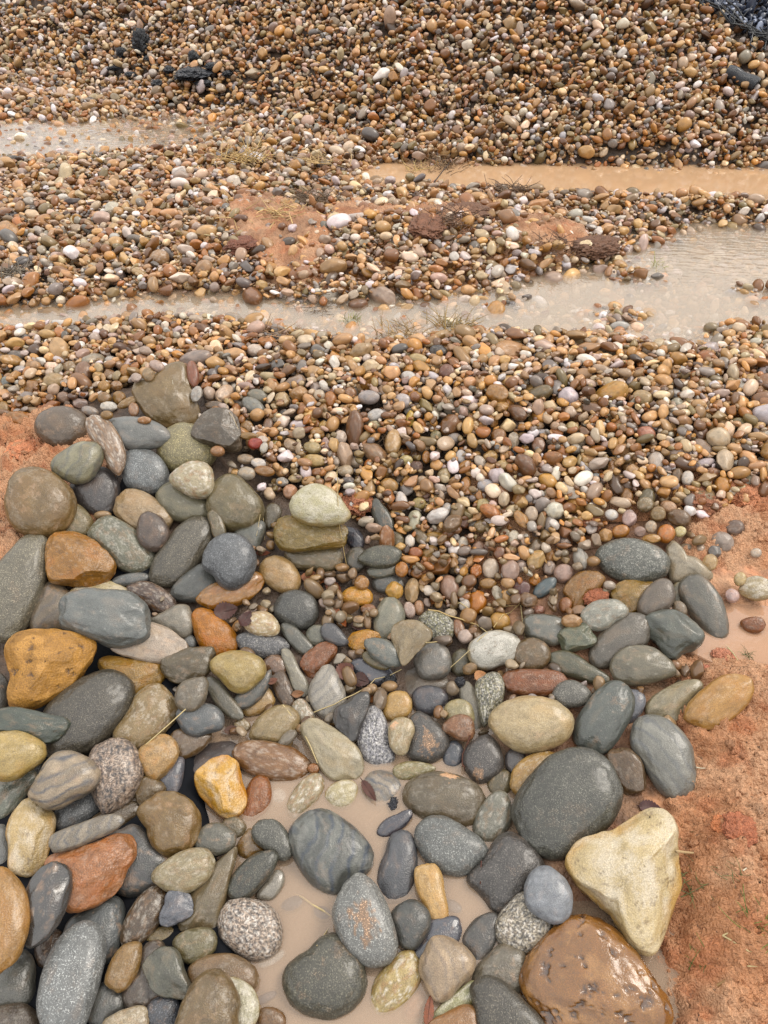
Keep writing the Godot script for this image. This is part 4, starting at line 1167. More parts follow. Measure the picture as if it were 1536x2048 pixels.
	cobble("pale greenish quartz cobble",0,Vector3(-0.283,-0.212,-0.477),Vector3(0.088,0.985,0.147),0.050,0.029,0.017,-1.07,[97,95,103,110,110,103,94,94,105,120,102,92,95,107,117,110],"quartz",Color8(188,182,150),{})
	cobble("oblong white-mottled cobble",0,Vector3(-0.196,-0.248,-0.931),Vector3(0.056,0.963,0.265),0.064,0.033,0.020,1.01,[102,103,106,105,101,102,104,100,103,107,104,95,101,108,106,101],"mott",Color8(172,156,122),{})
	cobble("large grey cobble with curved dark blue bands",1,Vector3(-0.126,-0.232,-0.791),Vector3(0.037,0.972,0.233),0.103,0.079,0.048,-0.66,[93,105,110,100,95,98,104,103,102,105,98,97,100,107,106,90],"band",Color8(109,112,106),{"bn":1})
	cobble("golden speckled cobble with white veins",1,Vector3(0.026,-0.248,-0.524),Vector3(-0.008,0.987,0.159),0.068,0.039,0.024,0.86,[98,108,105,99,100,104,104,102,103,105,101,98,102,109,104,97],"mott",Color8(188,166,112),{})
	cobble("black and white granite cobble",1,Vector3(0.303,-0.229,-0.632),Vector3(-0.091,0.978,0.190),0.066,0.053,0.031,0.59,[101,102,110,110,95,95,104,107,104,98,99,103,104,106,104,99],"granite",Color8(188,177,154),{})
	cobble("tan-grey wedge cobble",0,Vector3(0.769,-0.177,-1.165),Vector3(-0.206,0.927,0.312),0.084,0.039,0.024,0.55,[109,104,99,94,95,108,110,101,95,89,97,125,97,84,90,111],"sand",Color8(158,147,117),{"ang":0.4})
	cobble("rusty red cylindrical cobble",1,Vector3(0.411,-0.184,-1.228),Vector3(-0.113,0.935,0.335),0.090,0.039,0.024,-0.07,[98,102,112,102,92,98,109,104,100,98,102,105,100,104,106,102],"ochre",Color8(142,90,58),{"m":2.8})
	cobble("dark olive torpedo-shaped cobble",1,Vector3(0.535,-0.186,-1.279),Vector3(-0.143,0.929,0.342),0.086,0.033,0.020,-0.49,[108,110,93,85,103,116,103,98,100,101,108,116,97,94,98,105],"slate",Color8(97,96,76),{})
	cobble("brown-grey egg cobble",0,Vector3(0.793,-0.114,-1.470),Vector3(-0.204,0.903,0.378),0.068,0.041,0.025,0.82,[103,108,108,100,100,103,105,106,104,103,100,100,108,110,101,100],"slate",Color8(117,106,92),{})
	cobble("small blocky green stone",0,Vector3(0.545,-0.154,-1.360),Vector3(-0.145,0.921,0.362),0.053,0.038,0.022,0.22,[93,95,111,107,103,102,108,105,96,104,116,102,95,100,114,110],"slate",Color8(106,111,90),{"m":3,"ang":0.8})
	cobble("flat pale grey oval cobble",0,Vector3(0.015,-0.196,-1.466),Vector3(-0.004,0.924,0.383),0.067,0.045,0.027,1.37,[104,107,105,102,100,103,106,104,103,102,100,101,105,107,99,99],"slate",Color8(138,137,118),{})
	cobble("blue-white granite cobble at the water edge",1,Vector3(-0.024,-0.232,-1.088),Vector3(0.007,0.953,0.304),0.081,0.046,0.028,-1.33,[94,103,118,96,88,96,109,110,102,97,99,104,106,109,106,97],"granite",Color8(172,171,175),{})
	cobble("dark grey cobble caked with orange mud",1,Vector3(0.109,-0.228,-1.082),Vector3(-0.031,0.953,0.303),0.067,0.055,0.033,-1.29,[96,96,102,113,105,93,91,99,114,109,93,89,99,115,106,97],"speck",Color8(97,93,87),{"mud":Vector3(0.3,0,0.5)})
	cobble("dark grey ball-like cobble with an orange patch",1,Vector3(0.254,-0.227,-1.022),Vector3(-0.072,0.955,0.288),0.059,0.049,0.029,1.29,[108,103,100,103,104,105,101,102,107,101,100,105,106,103,100,102],"speck",Color8(97,92,87),{"mud":Vector3(-0.6,0.1,0.35)})
	cobble("large olive-brown cobble beside the gravel",1,Vector3(-0.480,-0.050,-1.821),Vector3(0.120,0.883,0.453),0.102,0.083,0.051,-0.90,[99,104,108,102,93,95,107,108,100,96,97,105,103,103,101,98],"sand",Color8(121,110,80),{})
	cobble("round dark grey cobble with white spots",1,Vector3(-0.260,-0.173,-1.482),Vector3(0.068,0.919,0.388),0.066,0.058,0.034,-0.32,[102,102,103,104,105,104,102,101,102,104,106,101,97,105,107,105],"speck",Color8(93,93,87),{})
	cobble("small flat charcoal cobble",0,Vector3(-0.146,-0.186,-1.396),Vector3(0.039,0.927,0.372),0.045,0.026,0.016,-0.64,[109,112,99,94,102,115,110,103,98,100,106,112,105,98,99,104],"slate",Color8(92,92,93),{})
	cobble("slim pale grey cobble",1,Vector3(-0.250,-0.216,-1.282),Vector3(0.067,0.936,0.345),0.078,0.021,0.012,-1.10,[92,99,113,114,85,92,108,106,103,108,106,90,93,118,109,96],"band",Color8(153,147,127),{"bn":0.3})
	cobble("tan-grey cobble with a straw across it",1,Vector3(-0.287,-0.227,-1.122),Vector3(0.079,0.947,0.310),0.066,0.048,0.029,0.45,[100,103,106,107,101,97,100,106,112,99,94,98,110,107,100,100],"sand",Color8(153,134,97),{})
	cobble("pale fan-shaped cobble with fine lines",1,Vector3(-0.155,-0.219,-1.217),Vector3(0.042,0.942,0.332),0.075,0.049,0.030,-1.42,[103,103,107,107,99,91,100,112,106,97,94,101,110,104,99,99],"band",Color8(168,162,148),{"bn":0.45})
	cobble("dark slender cobble standing upright",1,Vector3(-0.005,-0.114,-1.824),Vector3(0.001,0.892,0.451),0.070,0.029,0.017,-1.18,[101,100,109,111,105,98,99,110,108,103,103,103,105,104,106,108],"slate",Color8(88,88,78),{})
	cobble("pinkish granite cobble with black streaks",1,Vector3(-0.661,-0.184,-0.959),Vector3(0.186,0.945,0.269),0.088,0.065,0.039,-1.33,[101,95,96,104,106,103,101,99,99,99,109,108,95,93,101,115],"gneiss",Color8(176,154,134),{})
	cobble("rounded taupe cobble with a dented side",0,Vector3(-0.503,-0.141,-1.160),Vector3(0.141,0.935,0.325),0.049,0.039,0.023,1.05,[111,99,96,103,108,107,104,100,100,101,109,109,103,97,98,109],"sand",Color8(122,113,96),{})
	cobble("dark brown oblong cobble leaning left",1,Vector3(-0.516,-0.209,-0.639),Vector3(0.154,0.970,0.190),0.064,0.035,0.021,1.15,[103,104,103,105,102,101,104,105,103,103,100,102,105,104,102,101],"mott2",Color8(94,77,60),{})
	cobble("olive rounded cobble",0,Vector3(-0.396,-0.211,-0.584),Vector3(0.120,0.977,0.177),0.044,0.033,0.019,0.13,[102,108,108,102,96,99,108,111,102,98,100,107,109,104,101,101],"sand",Color8(118,110,80),{})
	cobble("blocky slate grey stone",0,Vector3(-0.436,-0.193,-0.524),Vector3(0.134,0.978,0.161),0.057,0.036,0.021,-0.71,[117,110,95,88,97,115,109,96,92,100,109,102,107,101,89,96],"slate",Color8(100,100,86),{"m":3,"ang":0.8})
	cobble("pale tan cobble cut by the bottom edge",0,Vector3(-0.501,-0.207,-0.445),Vector3(0.153,0.979,0.136),0.042,0.024,0.014,0.21,[96,100,112,108,98,96,100,115,112,105,107,110,108,111,118,105],"mott2",Color8(172,156,126),{})
	cobble("dark olive oval cobble beaded with water",1,Vector3(-0.295,-0.210,-0.727),Vector3(0.088,0.972,0.217),0.065,0.033,0.020,0.80,[104,101,101,103,105,105,104,102,100,103,108,106,97,100,104,107],"speck",Color8(84,84,72),{})
	cobble("grey cobble with white dots",0,Vector3(-0.259,-0.218,-0.813),Vector3(0.076,0.968,0.239),0.056,0.033,0.019,-0.68,[106,100,97,100,108,111,101,97,98,103,111,106,93,93,108,109],"speck",Color8(110,110,100),{})
	cobble("brown potato-shaped cobble",1,Vector3(-0.288,-0.235,-1.022),Vector3(0.081,0.955,0.287),0.103,0.048,0.029,-0.21,[101,102,103,104,98,100,105,102,100,103,101,101,102,103,104,102],"mott2",Color8(134,96,62),{})
	cobble("dark round cobble with a thin pale vein",0,Vector3(0.057,-0.226,-0.631),Vector3(-0.017,0.981,0.191),0.047,0.043,0.025,1.40,[102,99,99,107,110,95,96,102,107,108,98,95,103,107,104,103],"slate",Color8(87,88,83),{})
	cobble("dark olive-grey cobble cut by the bottom edge",0,Vector3(0.239,-0.219,-0.462),Vector3(-0.074,0.987,0.142),0.078,0.050,0.030,-0.62,[113,119,104,88,90,103,109,105,101,90,89,113,127,103,93,96],"speck",Color8(97,92,80),{})
	cobble("smooth green-grey oblong boulder",1,Vector3(0.572,-0.173,-1.110),Vector3(-0.159,0.938,0.308),0.108,0.059,0.037,0.91,[101,106,103,98,97,103,108,101,95,97,109,104,97,100,104,100],"slate",Color8(101,106,99),{})
	cobble("long smooth grey cobble leaning upright",1,Vector3(0.934,-0.133,-1.462),Vector3(-0.235,0.900,0.367),0.105,0.053,0.032,-1.30,[105,104,100,98,102,105,108,100,96,99,107,108,98,95,100,107],"slate",Color8(110,107,96),{})
	cobble("big white quartz cobble",1,Vector3(0.313,-0.185,-1.341),Vector3(-0.084,0.929,0.360),0.077,0.053,0.032,0.26,[103,102,101,103,105,103,103,103,101,103,109,103,94,104,108,101],"quartz",Color8(190,188,174),{})
	cobble("grey-green oval cobble",1,Vector3(0.000,-0.166,-1.318),Vector3(-0.000,0.933,0.361),0.059,0.033,0.020,-0.56,[105,102,103,106,106,101,100,103,109,105,100,102,104,107,105,104],"slate",Color8(115,119,111),{})
	cobble("golden tan barrel-shaped cobble",1,Vector3(0.036,-0.232,-1.184),Vector3(-0.010,0.946,0.325),0.044,0.037,0.022,0.91,[104,104,105,108,104,99,102,112,109,101,98,103,111,107,102,103],"sand",Color8(194,157,97),{"m":2.8})
	cobble("pinkish brown cobble with tiny straws",0,Vector3(0.199,-0.205,-1.101),Vector3(-0.056,0.949,0.310),0.041,0.033,0.020,-0.21,[95,96,107,112,108,101,96,99,112,118,99,92,98,109,113,102],"ochre",Color8(142,106,82),{})
	cobble("small upright olive cobble",0,Vector3(-0.524,-0.061,-1.736),Vector3(0.132,0.889,0.439),0.051,0.023,0.014,-1.20,[98,99,110,108,102,104,108,103,101,104,115,97,89,105,114,109],"sand",Color8(117,107,82),{})
	cobble("bright orange-brown egg cobble",1,Vector3(-0.493,-0.184,-1.399),Vector3(0.129,0.922,0.366),0.087,0.050,0.030,-0.85,[95,102,110,107,98,94,101,105,108,105,96,97,103,110,106,94],"ochre",Color8(190,123,42),{})
	cobble("dark blue cobble with silvery flecks",0,Vector3(-0.351,-0.200,-1.372),Vector3(0.093,0.927,0.362),0.074,0.038,0.023,-0.14,[105,108,104,100,100,102,106,109,104,98,101,109,109,103,99,100],"speck",Color8(114,114,115),{"fl":1})
	cobble("black triangular slate",1,Vector3(-0.084,-0.193,-1.130),Vector3(0.024,0.948,0.318),0.063,0.041,0.024,1.14,[107,95,88,87,92,106,120,110,98,90,86,88,100,121,121,98,87,86,91,100,113,119],"slate",Color8(78,76,73),{"m":3,"ang":0.6})
	cobble("large light grey wedge boulder",1,Vector3(-0.133,-0.224,-1.046),Vector3(0.037,0.955,0.295),0.100,0.051,0.031,-0.78,[94,98,102,108,111,103,94,91,95,103,104,106,109,103,92,88,91,105,117,107,97,93],"sand",Color8(174,163,133),{"m":2.6,"ang":0.5})
	cobble("blocky olive-ochre stone",1,Vector3(-0.236,-0.076,-1.703),Vector3(0.061,0.897,0.438),0.119,0.057,0.036,-0.02,[102,105,115,109,85,81,88,115,118,103,93,89,91,98,109,115,105,92,90,94,107,105],"ochre",Color8(138,117,62),{"m":3.2,"ang":0.7})
	cobble("yellow oval cobble",1,Vector3(-0.082,-0.183,-1.544),Vector3(0.021,0.917,0.398),0.047,0.030,0.018,-0.03,[103,105,105,107,109,108,103,101,107,111,108,101,101,106,112,107],"ochre",Color8(210,154,62),{})
	cobble("tall brown cobble mottled with white",1,Vector3(-0.898,0.083,-1.975),Vector3(0.216,0.853,0.476),0.114,0.042,0.026,-1.03,[99,93,96,101,104,107,101,94,94,102,112,110,89,77,107,116],"mott",Color8(150,128,108),{})
	cobble("large oblong grey-brown cobble leaning upright",1,Vector3(-0.623,-0.107,-1.659),Vector3(0.157,0.896,0.416),0.132,0.066,0.041,1.06,[101,103,104,103,98,99,105,105,97,97,104,106,100,99,103,103],"speck",Color8(112,106,91),{})
	cobble("ochre cobble with a rough broken face",1,Vector3(-0.915,-0.068,-1.584),Vector3(0.230,0.888,0.397),0.104,0.082,0.050,-0.48,[105,111,111,99,92,93,98,103,107,107,105,101,93,91,96,109,120,102,95,92,94,99],"ochre",Color8(172,124,62),{"m":2.6,"ang":0.7})
	cobble("huge glossy brown boulder pitted with dark hollows",1,Vector3(0.423,-0.221,-0.511),Vector3(-0.129,0.980,0.153),0.144,0.115,0.058,-0.34,[110,94,91,96,108,109,95,90,99,106,102,105,102,95,98,108],"pit",Color8(146,100,50),{"ang":0.35,"fl":1})
	cobble("dark five-sided rock leaning on the gravel",1,Vector3(-0.555,0.064,-2.069),Vector3(0.134,0.856,0.499),0.085,0.071,0.044,-0.43,[103,92,89,93,102,109,111,106,102,99,93,90,95,109,119,105,89,85,89,98,117,121],"sand",Color8(94,83,68),{"m":2.8,"ang":0.7})
	cobble("orange-brown angular cobble with a notched end",1,Vector3(-0.635,-0.149,-0.709),Vector3(0.190,0.959,0.212),0.094,0.069,0.042,0.49,[103,112,113,102,84,80,87,102,123,110,91,85,87,96,108,108,104,102,101,91,85,93],"ochre",Color8(176,120,80),{"ang":0.6})
	cobble("many-sided brown cobble",1,Vector3(-0.493,-0.174,-0.829),Vector3(0.145,0.959,0.244),0.078,0.061,0.037,-0.76,[100,98,98,101,104,106,105,103,100,98,99,100,105,115,102,86,93,102,106,107,106,103],"sand",Color8(132,106,66),{"m":2.4,"ang":0.5})
	cobble("shiny charcoal grey cobble with ridged side",1,Vector3(-0.694,-0.109,-0.631),Vector3(0.212,0.958,0.192),0.078,0.044,0.027,1.53,[96,98,102,106,109,105,98,95,95,102,110,108,102,99,98,98,99,102,107,108,102,97],"slate",Color8(80,78,75),{"ang":0.4})
	cobble("slate blue angular stone with broken base",0,Vector3(-0.446,-0.193,-0.649),Vector3(0.134,0.971,0.196),0.036,0.032,0.019,0.80,[102,103,104,115,116,88,88,105,117,108,95,89,97,117,105,98],"slate",Color8(105,109,116),{"m":3,"ang":0.8})
	cobble("plain grey rounded cobble",0,Vector3(-0.390,-0.201,-0.802),Vector3(0.115,0.965,0.236),0.047,0.036,0.021,0.06,[105,104,99,101,106,109,104,100,99,104,109,105,103,100,103,107],"slate",Color8(112,110,97),{})
	cobble("pinkish white granite cobble, almost round",1,Vector3(-0.287,-0.229,-0.623),Vector3(0.086,0.979,0.187),0.074,0.054,0.033,-0.47,[101,99,102,105,101,100,102,104,101,101,104,101,100,103,103,103],"granite",Color8(194,174,154),{})
	cobble("light grey oval cobble smeared with orange mud",1,Vector3(-0.041,-0.205,-0.628),Vector3(0.013,0.981,0.192),0.093,0.060,0.036,-1.17,[100,106,108,98,94,97,106,110,99,93,97,109,106,103,97,95],"speck",Color8(154,156,151),{"mud":Vector3(0.05,0,0.45)})
	cobble("light blue-grey pear-shaped cobble",1,Vector3(0.152,-0.227,-0.801),Vector3(-0.045,0.971,0.236),0.086,0.058,0.035,-0.41,[99,112,104,94,95,103,106,103,101,99,98,102,107,106,99,92],"speck",Color8(131,134,130),{})
	cobble("grey boulder with ring-shaped ridges",1,Vector3(0.703,-0.187,-1.011),Vector3(-0.195,0.940,0.279),0.108,0.067,0.041,-1.30,[103,99,97,96,108,105,101,98,97,102,107,108,90,93,104,107],"band",Color8(139,139,129),{"bn":0.4})
	cobble("amber oblong cobble on the clay bank",1,Vector3(0.866,-0.129,-1.130),Vector3(-0.235,0.922,0.307),0.099,0.050,0.030,0.54,[103,101,103,105,99,99,104,107,100,95,106,107,101,101,102,102],"sand",Color8(188,142,77),{"m":2.5,"ang":0.3})
	cobble("grey-olive cobble with a flat end",1,Vector3(0.703,-0.156,-1.262),Vector3(-0.188,0.923,0.337),0.083,0.054,0.033,-0.03,[104,94,96,105,106,107,102,98,99,102,112,107,96,92,99,116],"slate",Color8(127,121,101),{"ang":0.3})
	cobble("pale grey kidney-shaped cobble",1,Vector3(0.628,-0.121,-1.418),Vector3(-0.166,0.912,0.374),0.068,0.041,0.025,0.30,[104,100,102,102,105,106,104,101,100,100,105,111,101,88,103,111],"mott2",Color8(158,158,143),{})
	cobble("tan triangular slab",1,Vector3(0.072,-0.141,-1.344),Vector3(-0.020,0.929,0.369),0.062,0.051,0.019,1.09,[94,93,93,100,111,113,107,97,88,85,89,105,130,104,88,84,86,96,115,119,104,96],"sand",Color8(148,132,102),{"m":3.6,"ang":0.6})
	cobble("cream-grey cobble with an orange corner",0,Vector3(0.044,-0.200,-1.076),Vector3(-0.012,0.952,0.306),0.048,0.033,0.019,1.42,[96,97,107,112,104,99,102,103,105,111,106,89,94,111,111,103],"mott2",Color8(178,162,127),{"mud":Vector3(0.35,0.5,0.3)})
	cobble("grey egg cobble with a hollow in its face",1,Vector3(0.263,-0.237,-0.873),Vector3(-0.076,0.965,0.252),0.065,0.040,0.024,1.00,[104,110,105,99,99,103,106,105,101,100,102,104,106,106,99,98],"mott2",Color8(127,126,111),{})
	cobble("blue-grey cobble with a knobbly left corner",1,Vector3(-0.461,-0.077,-1.593),Vector3(0.121,0.901,0.416),0.087,0.076,0.046,-1.23,[105,100,99,101,103,103,104,101,100,101,100,107,108,90,97,109],"speck",Color8(117,121,124),{})
	cobble("tan egg cobble",1,Vector3(-0.318,-0.144,-1.597),Vector3(0.082,0.908,0.410),0.071,0.050,0.031,-0.70,[105,101,101,100,105,108,104,100,100,103,108,105,99,98,103,107],"sand",Color8(174,143,98),{})
	cobble("dark olive lens-shaped cobble",1,Vector3(-0.010,-0.116,-1.648),Vector3(0.003,0.905,0.426),0.064,0.036,0.021,0.11,[102,106,106,106,105,103,101,105,113,104,97,101,107,110,106,99],"speck",Color8(99,98,81),{})
	cobble("dark green angular stone",1,Vector3(-0.871,-0.104,-1.045),Vector3(0.243,0.925,0.291),0.094,0.036,0.022,-0.14,[91,97,111,116,93,89,93,102,108,108,104,97,96,102,116,102,84,86,116,112,98,91],"slate",Color8(82,90,79),{"m":2.8,"ang":0.5})
	cobble("large dull brown cobble cut by the bottom edge",1,Vector3(-0.340,-0.183,-0.461),Vector3(0.107,0.984,0.144),0.062,0.059,0.035,0.94,[98,105,108,102,95,94,99,120,110,94,93,106,123,98,97,95],"sand",Color8(122,102,72),{})
	cobble("tan and grey banded shield-shaped cobble",1,Vector3(0.127,-0.225,-0.547),Vector3(-0.039,0.985,0.168),0.059,0.053,0.031,0.90,[93,93,102,111,100,100,98,92,101,114,104,88,89,105,115,101],"band",Color8(178,156,128),{"bn":0.35})
	cobble("biggest dark grey disc-shaped boulder",1,Vector3(0.435,-0.180,-0.885),Vector3(-0.127,0.958,0.258),0.144,0.104,0.047,0.72,[100,100,103,102,99,99,104,99,100,103,103,99,98,103,104,99],"speck",Color8(99,99,89),{})
	cobble("large cream sandstone oval cobble",1,Vector3(0.380,-0.175,-1.094),Vector3(-0.108,0.945,0.309),0.106,0.071,0.045,-0.01,[102,104,104,101,101,100,102,104,104,98,97,104,106,101,101,100],"sand",Color8(194,174,134),{})
	cobble("blocky green-grey stone with a chipped face",1,Vector3(0.811,-0.132,-1.359),Vector3(-0.212,0.911,0.354),0.078,0.064,0.039,-0.58,[99,107,108,102,100,101,103,101,98,98,102,107,112,105,88,81,92,116,115,97,90,92],"slate",Color8(102,106,96),{"m":3,"ang":0.7})
	cobble("small cream cobble with brown marbling",0,Vector3(-0.354,-0.161,-1.415),Vector3(0.094,0.922,0.376),0.052,0.036,0.021,-0.25,[105,99,99,105,111,105,100,100,103,109,106,101,100,99,104,110],"mott",Color8(204,183,143),{})
	cobble("buff egg cobble with a ridge",1,Vector3(-0.396,-0.161,-1.252),Vector3(0.109,0.933,0.344),0.074,0.055,0.034,-0.20,[98,105,108,102,98,97,100,106,110,102,88,92,111,111,97,93],"sand",Color8(174,152,97),{})
	cobble("flat tan-brown slab with angular corners",1,Vector3(-0.768,0.061,-2.278),Vector3(0.173,0.841,0.513),0.125,0.104,0.044,-1.11,[102,110,113,102,85,82,87,101,123,112,95,85,83,93,112,116,106,101,94,92,94,97],"sand",Color8(138,116,80),{"m":3.4,"ang":0.5})
	cobble("cream cobble speckled with rust",1,Vector3(-0.606,0.014,-1.866),Vector3(0.151,0.872,0.465),0.071,0.060,0.037,-0.36,[101,91,95,108,112,104,96,93,100,115,106,94,95,101,107,111],"mott",Color8(190,178,145),{})
	cobble("olive-grey cobble with ringed top",1,Vector3(-0.968,0.068,-1.887),Vector3(0.235,0.857,0.459),0.081,0.063,0.039,0.72,[105,108,104,99,95,98,111,108,98,92,99,110,109,99,95,98],"band",Color8(142,138,110),{"bn":0.5})
	cobble("large rounded brown cobble with dark crack",1,Vector3(-1.056,0.021,-1.744),Vector3(0.259,0.867,0.427),0.118,0.098,0.061,-1.04,[99,101,103,105,103,98,98,101,106,106,98,96,102,107,104,101],"sand",Color8(134,110,72),{})
	cobble("small egg-shaped purple-brown cobble",1,Vector3(-0.714,-0.054,-1.694),Vector3(0.180,0.887,0.426),0.065,0.047,0.028,-1.21,[100,100,103,108,106,100,99,102,106,107,100,97,102,107,106,103],"slate",Color8(100,86,76),{})
	cobble("large blue-grey slab with a chipped lower edge",1,Vector3(-0.765,-0.066,-1.360),Vector3(0.206,0.908,0.365),0.127,0.078,0.050,-0.19,[94,94,105,110,101,95,98,104,102,102,106,94,92,107,105,106],"slate",Color8(120,125,121),{"m":2.8,"ang":0.3})
	cobble("large ochre cobble pocked with tiny holes",1,Vector3(-0.889,-0.090,-1.217),Vector3(0.240,0.914,0.328),0.115,0.100,0.063,0.79,[102,92,87,88,93,104,118,111,92,82,80,93,112,114,107,95,91,93,91,94,106,118],"pit",Color8(186,136,62),{"m":2.5,"ang":0.45})
	cobble("buff yellow cobble with rounded nose",1,Vector3(-0.890,-0.116,-0.970),Vector3(0.249,0.930,0.271),0.067,0.057,0.035,-0.03,[109,109,99,95,99,102,111,110,98,97,103,111,111,99,92,96],"sand",Color8(190,165,106),{})
	cobble("egg-shaped cobble with fine curved bands",1,Vector3(-0.758,-0.142,-0.919),Vector3(0.216,0.941,0.262),0.075,0.062,0.037,0.51,[100,94,96,105,112,102,91,95,109,104,106,100,92,97,109,108],"band",Color8(166,150,126),{"bn":0.8})
	cobble("long flat cobble with a dark stripe",1,Vector3(-0.656,-0.106,-0.774),Vector3(0.198,0.952,0.233),0.081,0.025,0.015,0.41,[100,102,105,102,94,102,113,100,93,98,111,106,96,96,106,105],"band",Color8(142,132,114),{"bn":0.6})
	cobble("white and yellow quartz cobble with rust stains",1,Vector3(-0.819,-0.199,-0.809),Vector3(0.230,0.947,0.226),0.086,0.051,0.030,-1.38,[103,104,103,98,92,95,106,114,101,94,95,99,103,105,105,107,102,90,94,108,104,102],"quartz",Color8(210,184,134),{"m":2.4,"ang":0.4})
	cobble("speckled grey-tan rounded cobble",1,Vector3(-0.439,-0.180,-0.723),Vector3(0.132,0.967,0.217),0.066,0.043,0.026,0.34,[99,103,109,105,99,95,100,112,106,96,96,104,109,102,101,99],"mott2",Color8(162,149,116),{})
	cobble("large golden tan cobble cut by the left edge",1,Vector3(-0.759,-0.084,-0.589),Vector3(0.234,0.955,0.181),0.097,0.047,0.028,-1.26,[97,95,99,103,108,103,96,95,101,107,113,99,94,103,114,109],"sand",Color8(172,131,75),{})
	cobble("long pale blue-grey cobble standing on end",1,Vector3(-0.623,-0.180,-0.512),Vector3(0.189,0.970,0.154),0.105,0.058,0.036,1.57,[99,98,100,102,104,103,100,98,99,108,109,95,94,101,107,103],"speck",Color8(155,159,157),{})
	cobble("bright yellow angular quartz stone",1,Vector3(-0.398,-0.213,-0.942),Vector3(0.114,0.956,0.269),0.079,0.056,0.034,-1.04,[107,107,103,98,94,90,96,113,113,103,94,90,92,99,112,109,104,96,92,94,101,106],"quartz",Color8(218,168,72),{"m":2.8,"ang":0.9})
	cobble("smooth pale blue cobble with a tan line",1,Vector3(0.355,-0.180,-0.672),Vector3(-0.108,0.973,0.205),0.056,0.050,0.029,-1.18,[106,104,102,103,101,101,104,106,103,99,100,104,108,101,97,102],"band",Color8(148,153,157),{"bn":0.25})
	cobble("big pale yellow wedge boulder with thin cracks",1,Vector3(0.544,-0.173,-0.715),Vector3(-0.163,0.964,0.212),0.137,0.115,0.072,1.18,[102,90,81,80,88,108,122,107,88,77,74,88,112,119,101,89,87,91,87,93,112,114],"quartz",Color8(216,195,148),{"m":2.8,"ang":0.7})
	cobble("small speckled grey cobble with a pale rim",0,Vector3(0.498,-0.170,-1.179),Vector3(-0.137,0.936,0.325),0.050,0.036,0.021,0.07,[105,99,99,106,110,105,101,98,103,107,107,102,97,101,108,108],"speck",Color8(122,120,110),{})
	cobble("large cream-white cobble",1,Vector3(-0.202,-0.007,-1.759),Vector3(0.052,0.888,0.458),0.093,0.067,0.041,-0.27,[112,95,92,97,107,110,100,95,95,103,108,103,98,94,97,108],"quartz",Color8(199,193,154),{})
	pebble(Vector3(-0.516,0.030,-2.677),Vector3(0.097,0.859,0.503),0.034,0.026,0.021,-0.16,Color8(227,208,188))
	pebble(Vector3(0.217,0.033,-2.657),Vector3(-0.041,0.861,0.507),0.038,0.032,0.024,-0.45,Color8(60,52,46))
	pebble(Vector3(0.327,0.029,-2.665),Vector3(-0.062,0.860,0.506),0.030,0.024,0.019,-0.03,Color8(207,167,111))
	pebble(Vector3(-0.470,0.031,-2.642),Vector3(0.089,0.860,0.502),0.034,0.023,0.019,0.04,Color8(156,111,66))
	pebble(Vector3(-1.456,0.029,-2.636),Vector3(0.256,0.848,0.464),0.037,0.023,0.019,0.12,Color8(110,100,90))
	pebble(Vector3(-0.881,0.030,-2.629),Vector3(0.164,0.857,0.489),0.032,0.026,0.020,0.44,Color8(185,130,75))
	pebble(Vector3(0.133,0.029,-2.608),Vector3(-0.026,0.863,0.504),0.040,0.023,0.018,-0.20,Color8(192,167,116))
	pebble(Vector3(-0.948,0.030,-2.599),Vector3(0.177,0.857,0.484),0.031,0.025,0.019,-0.16,Color8(150,105,70))
	pebble(Vector3(-1.074,0.027,-2.598),Vector3(0.198,0.856,0.478),0.023,0.022,0.016,-0.12,Color8(196,190,180))
	pebble(Vector3(-0.140,0.028,-2.596),Vector3(0.027,0.864,0.503),0.029,0.023,0.018,0.11,Color8(202,152,82))
	pebble(Vector3(-0.502,0.026,-2.596),Vector3(0.096,0.862,0.497),0.021,0.019,0.015,0.02,Color8(232,224,208))
	pebble(Vector3(-1.330,0.027,-2.584),Vector3(0.240,0.852,0.465),0.022,0.021,0.016,-0.06,Color8(195,140,75))
	pebble(Vector3(1.323,0.030,-2.574),Vector3(-0.239,0.852,0.465),0.029,0.025,0.018,1.36,Color8(146,131,116))
	pebble(Vector3(0.717,0.025,-2.584),Vector3(-0.136,0.861,0.490),0.028,0.016,0.012,-0.07,Color8(152,150,147))
	pebble(Vector3(-0.811,0.147,-2.350),Vector3(0.167,0.860,0.483),0.029,0.021,0.016,-0.46,Color8(192,167,152))
	pebble(Vector3(-0.317,0.032,-2.536),Vector3(0.062,0.865,0.497),0.036,0.022,0.016,1.47,Color8(142,132,122))
	pebble(Vector3(-1.212,0.031,-2.537),Vector3(0.223,0.855,0.467),0.029,0.027,0.020,-1.14,Color8(155,125,85))
	pebble(Vector3(-1.400,0.027,-2.524),Vector3(0.253,0.853,0.457),0.025,0.020,0.016,0.06,Color8(187,180,172))
	pebble(Vector3(0.987,0.025,-2.524),Vector3(-0.186,0.860,0.476),0.025,0.017,0.013,-0.08,Color8(192,126,61))
	pebble(Vector3(1.142,0.027,-2.520),Vector3(-0.212,0.857,0.469),0.023,0.021,0.016,0.06,Color8(187,182,172))
	pebble(Vector3(-0.990,0.030,-2.515),Vector3(0.187,0.860,0.475),0.029,0.023,0.017,-1.50,Color8(187,132,60))
	pebble(Vector3(-1.148,0.036,-2.498),Vector3(0.215,0.857,0.468),0.045,0.032,0.023,-1.51,Color8(142,106,82))
	pebble(Vector3(0.241,0.030,-2.506),Vector3(-0.048,0.867,0.496),0.033,0.032,0.023,1.50,Color8(126,81,61))
	pebble(Vector3(-0.688,0.116,-2.349),Vector3(0.142,0.864,0.484),0.054,0.022,0.016,-1.37,Color8(142,86,60))
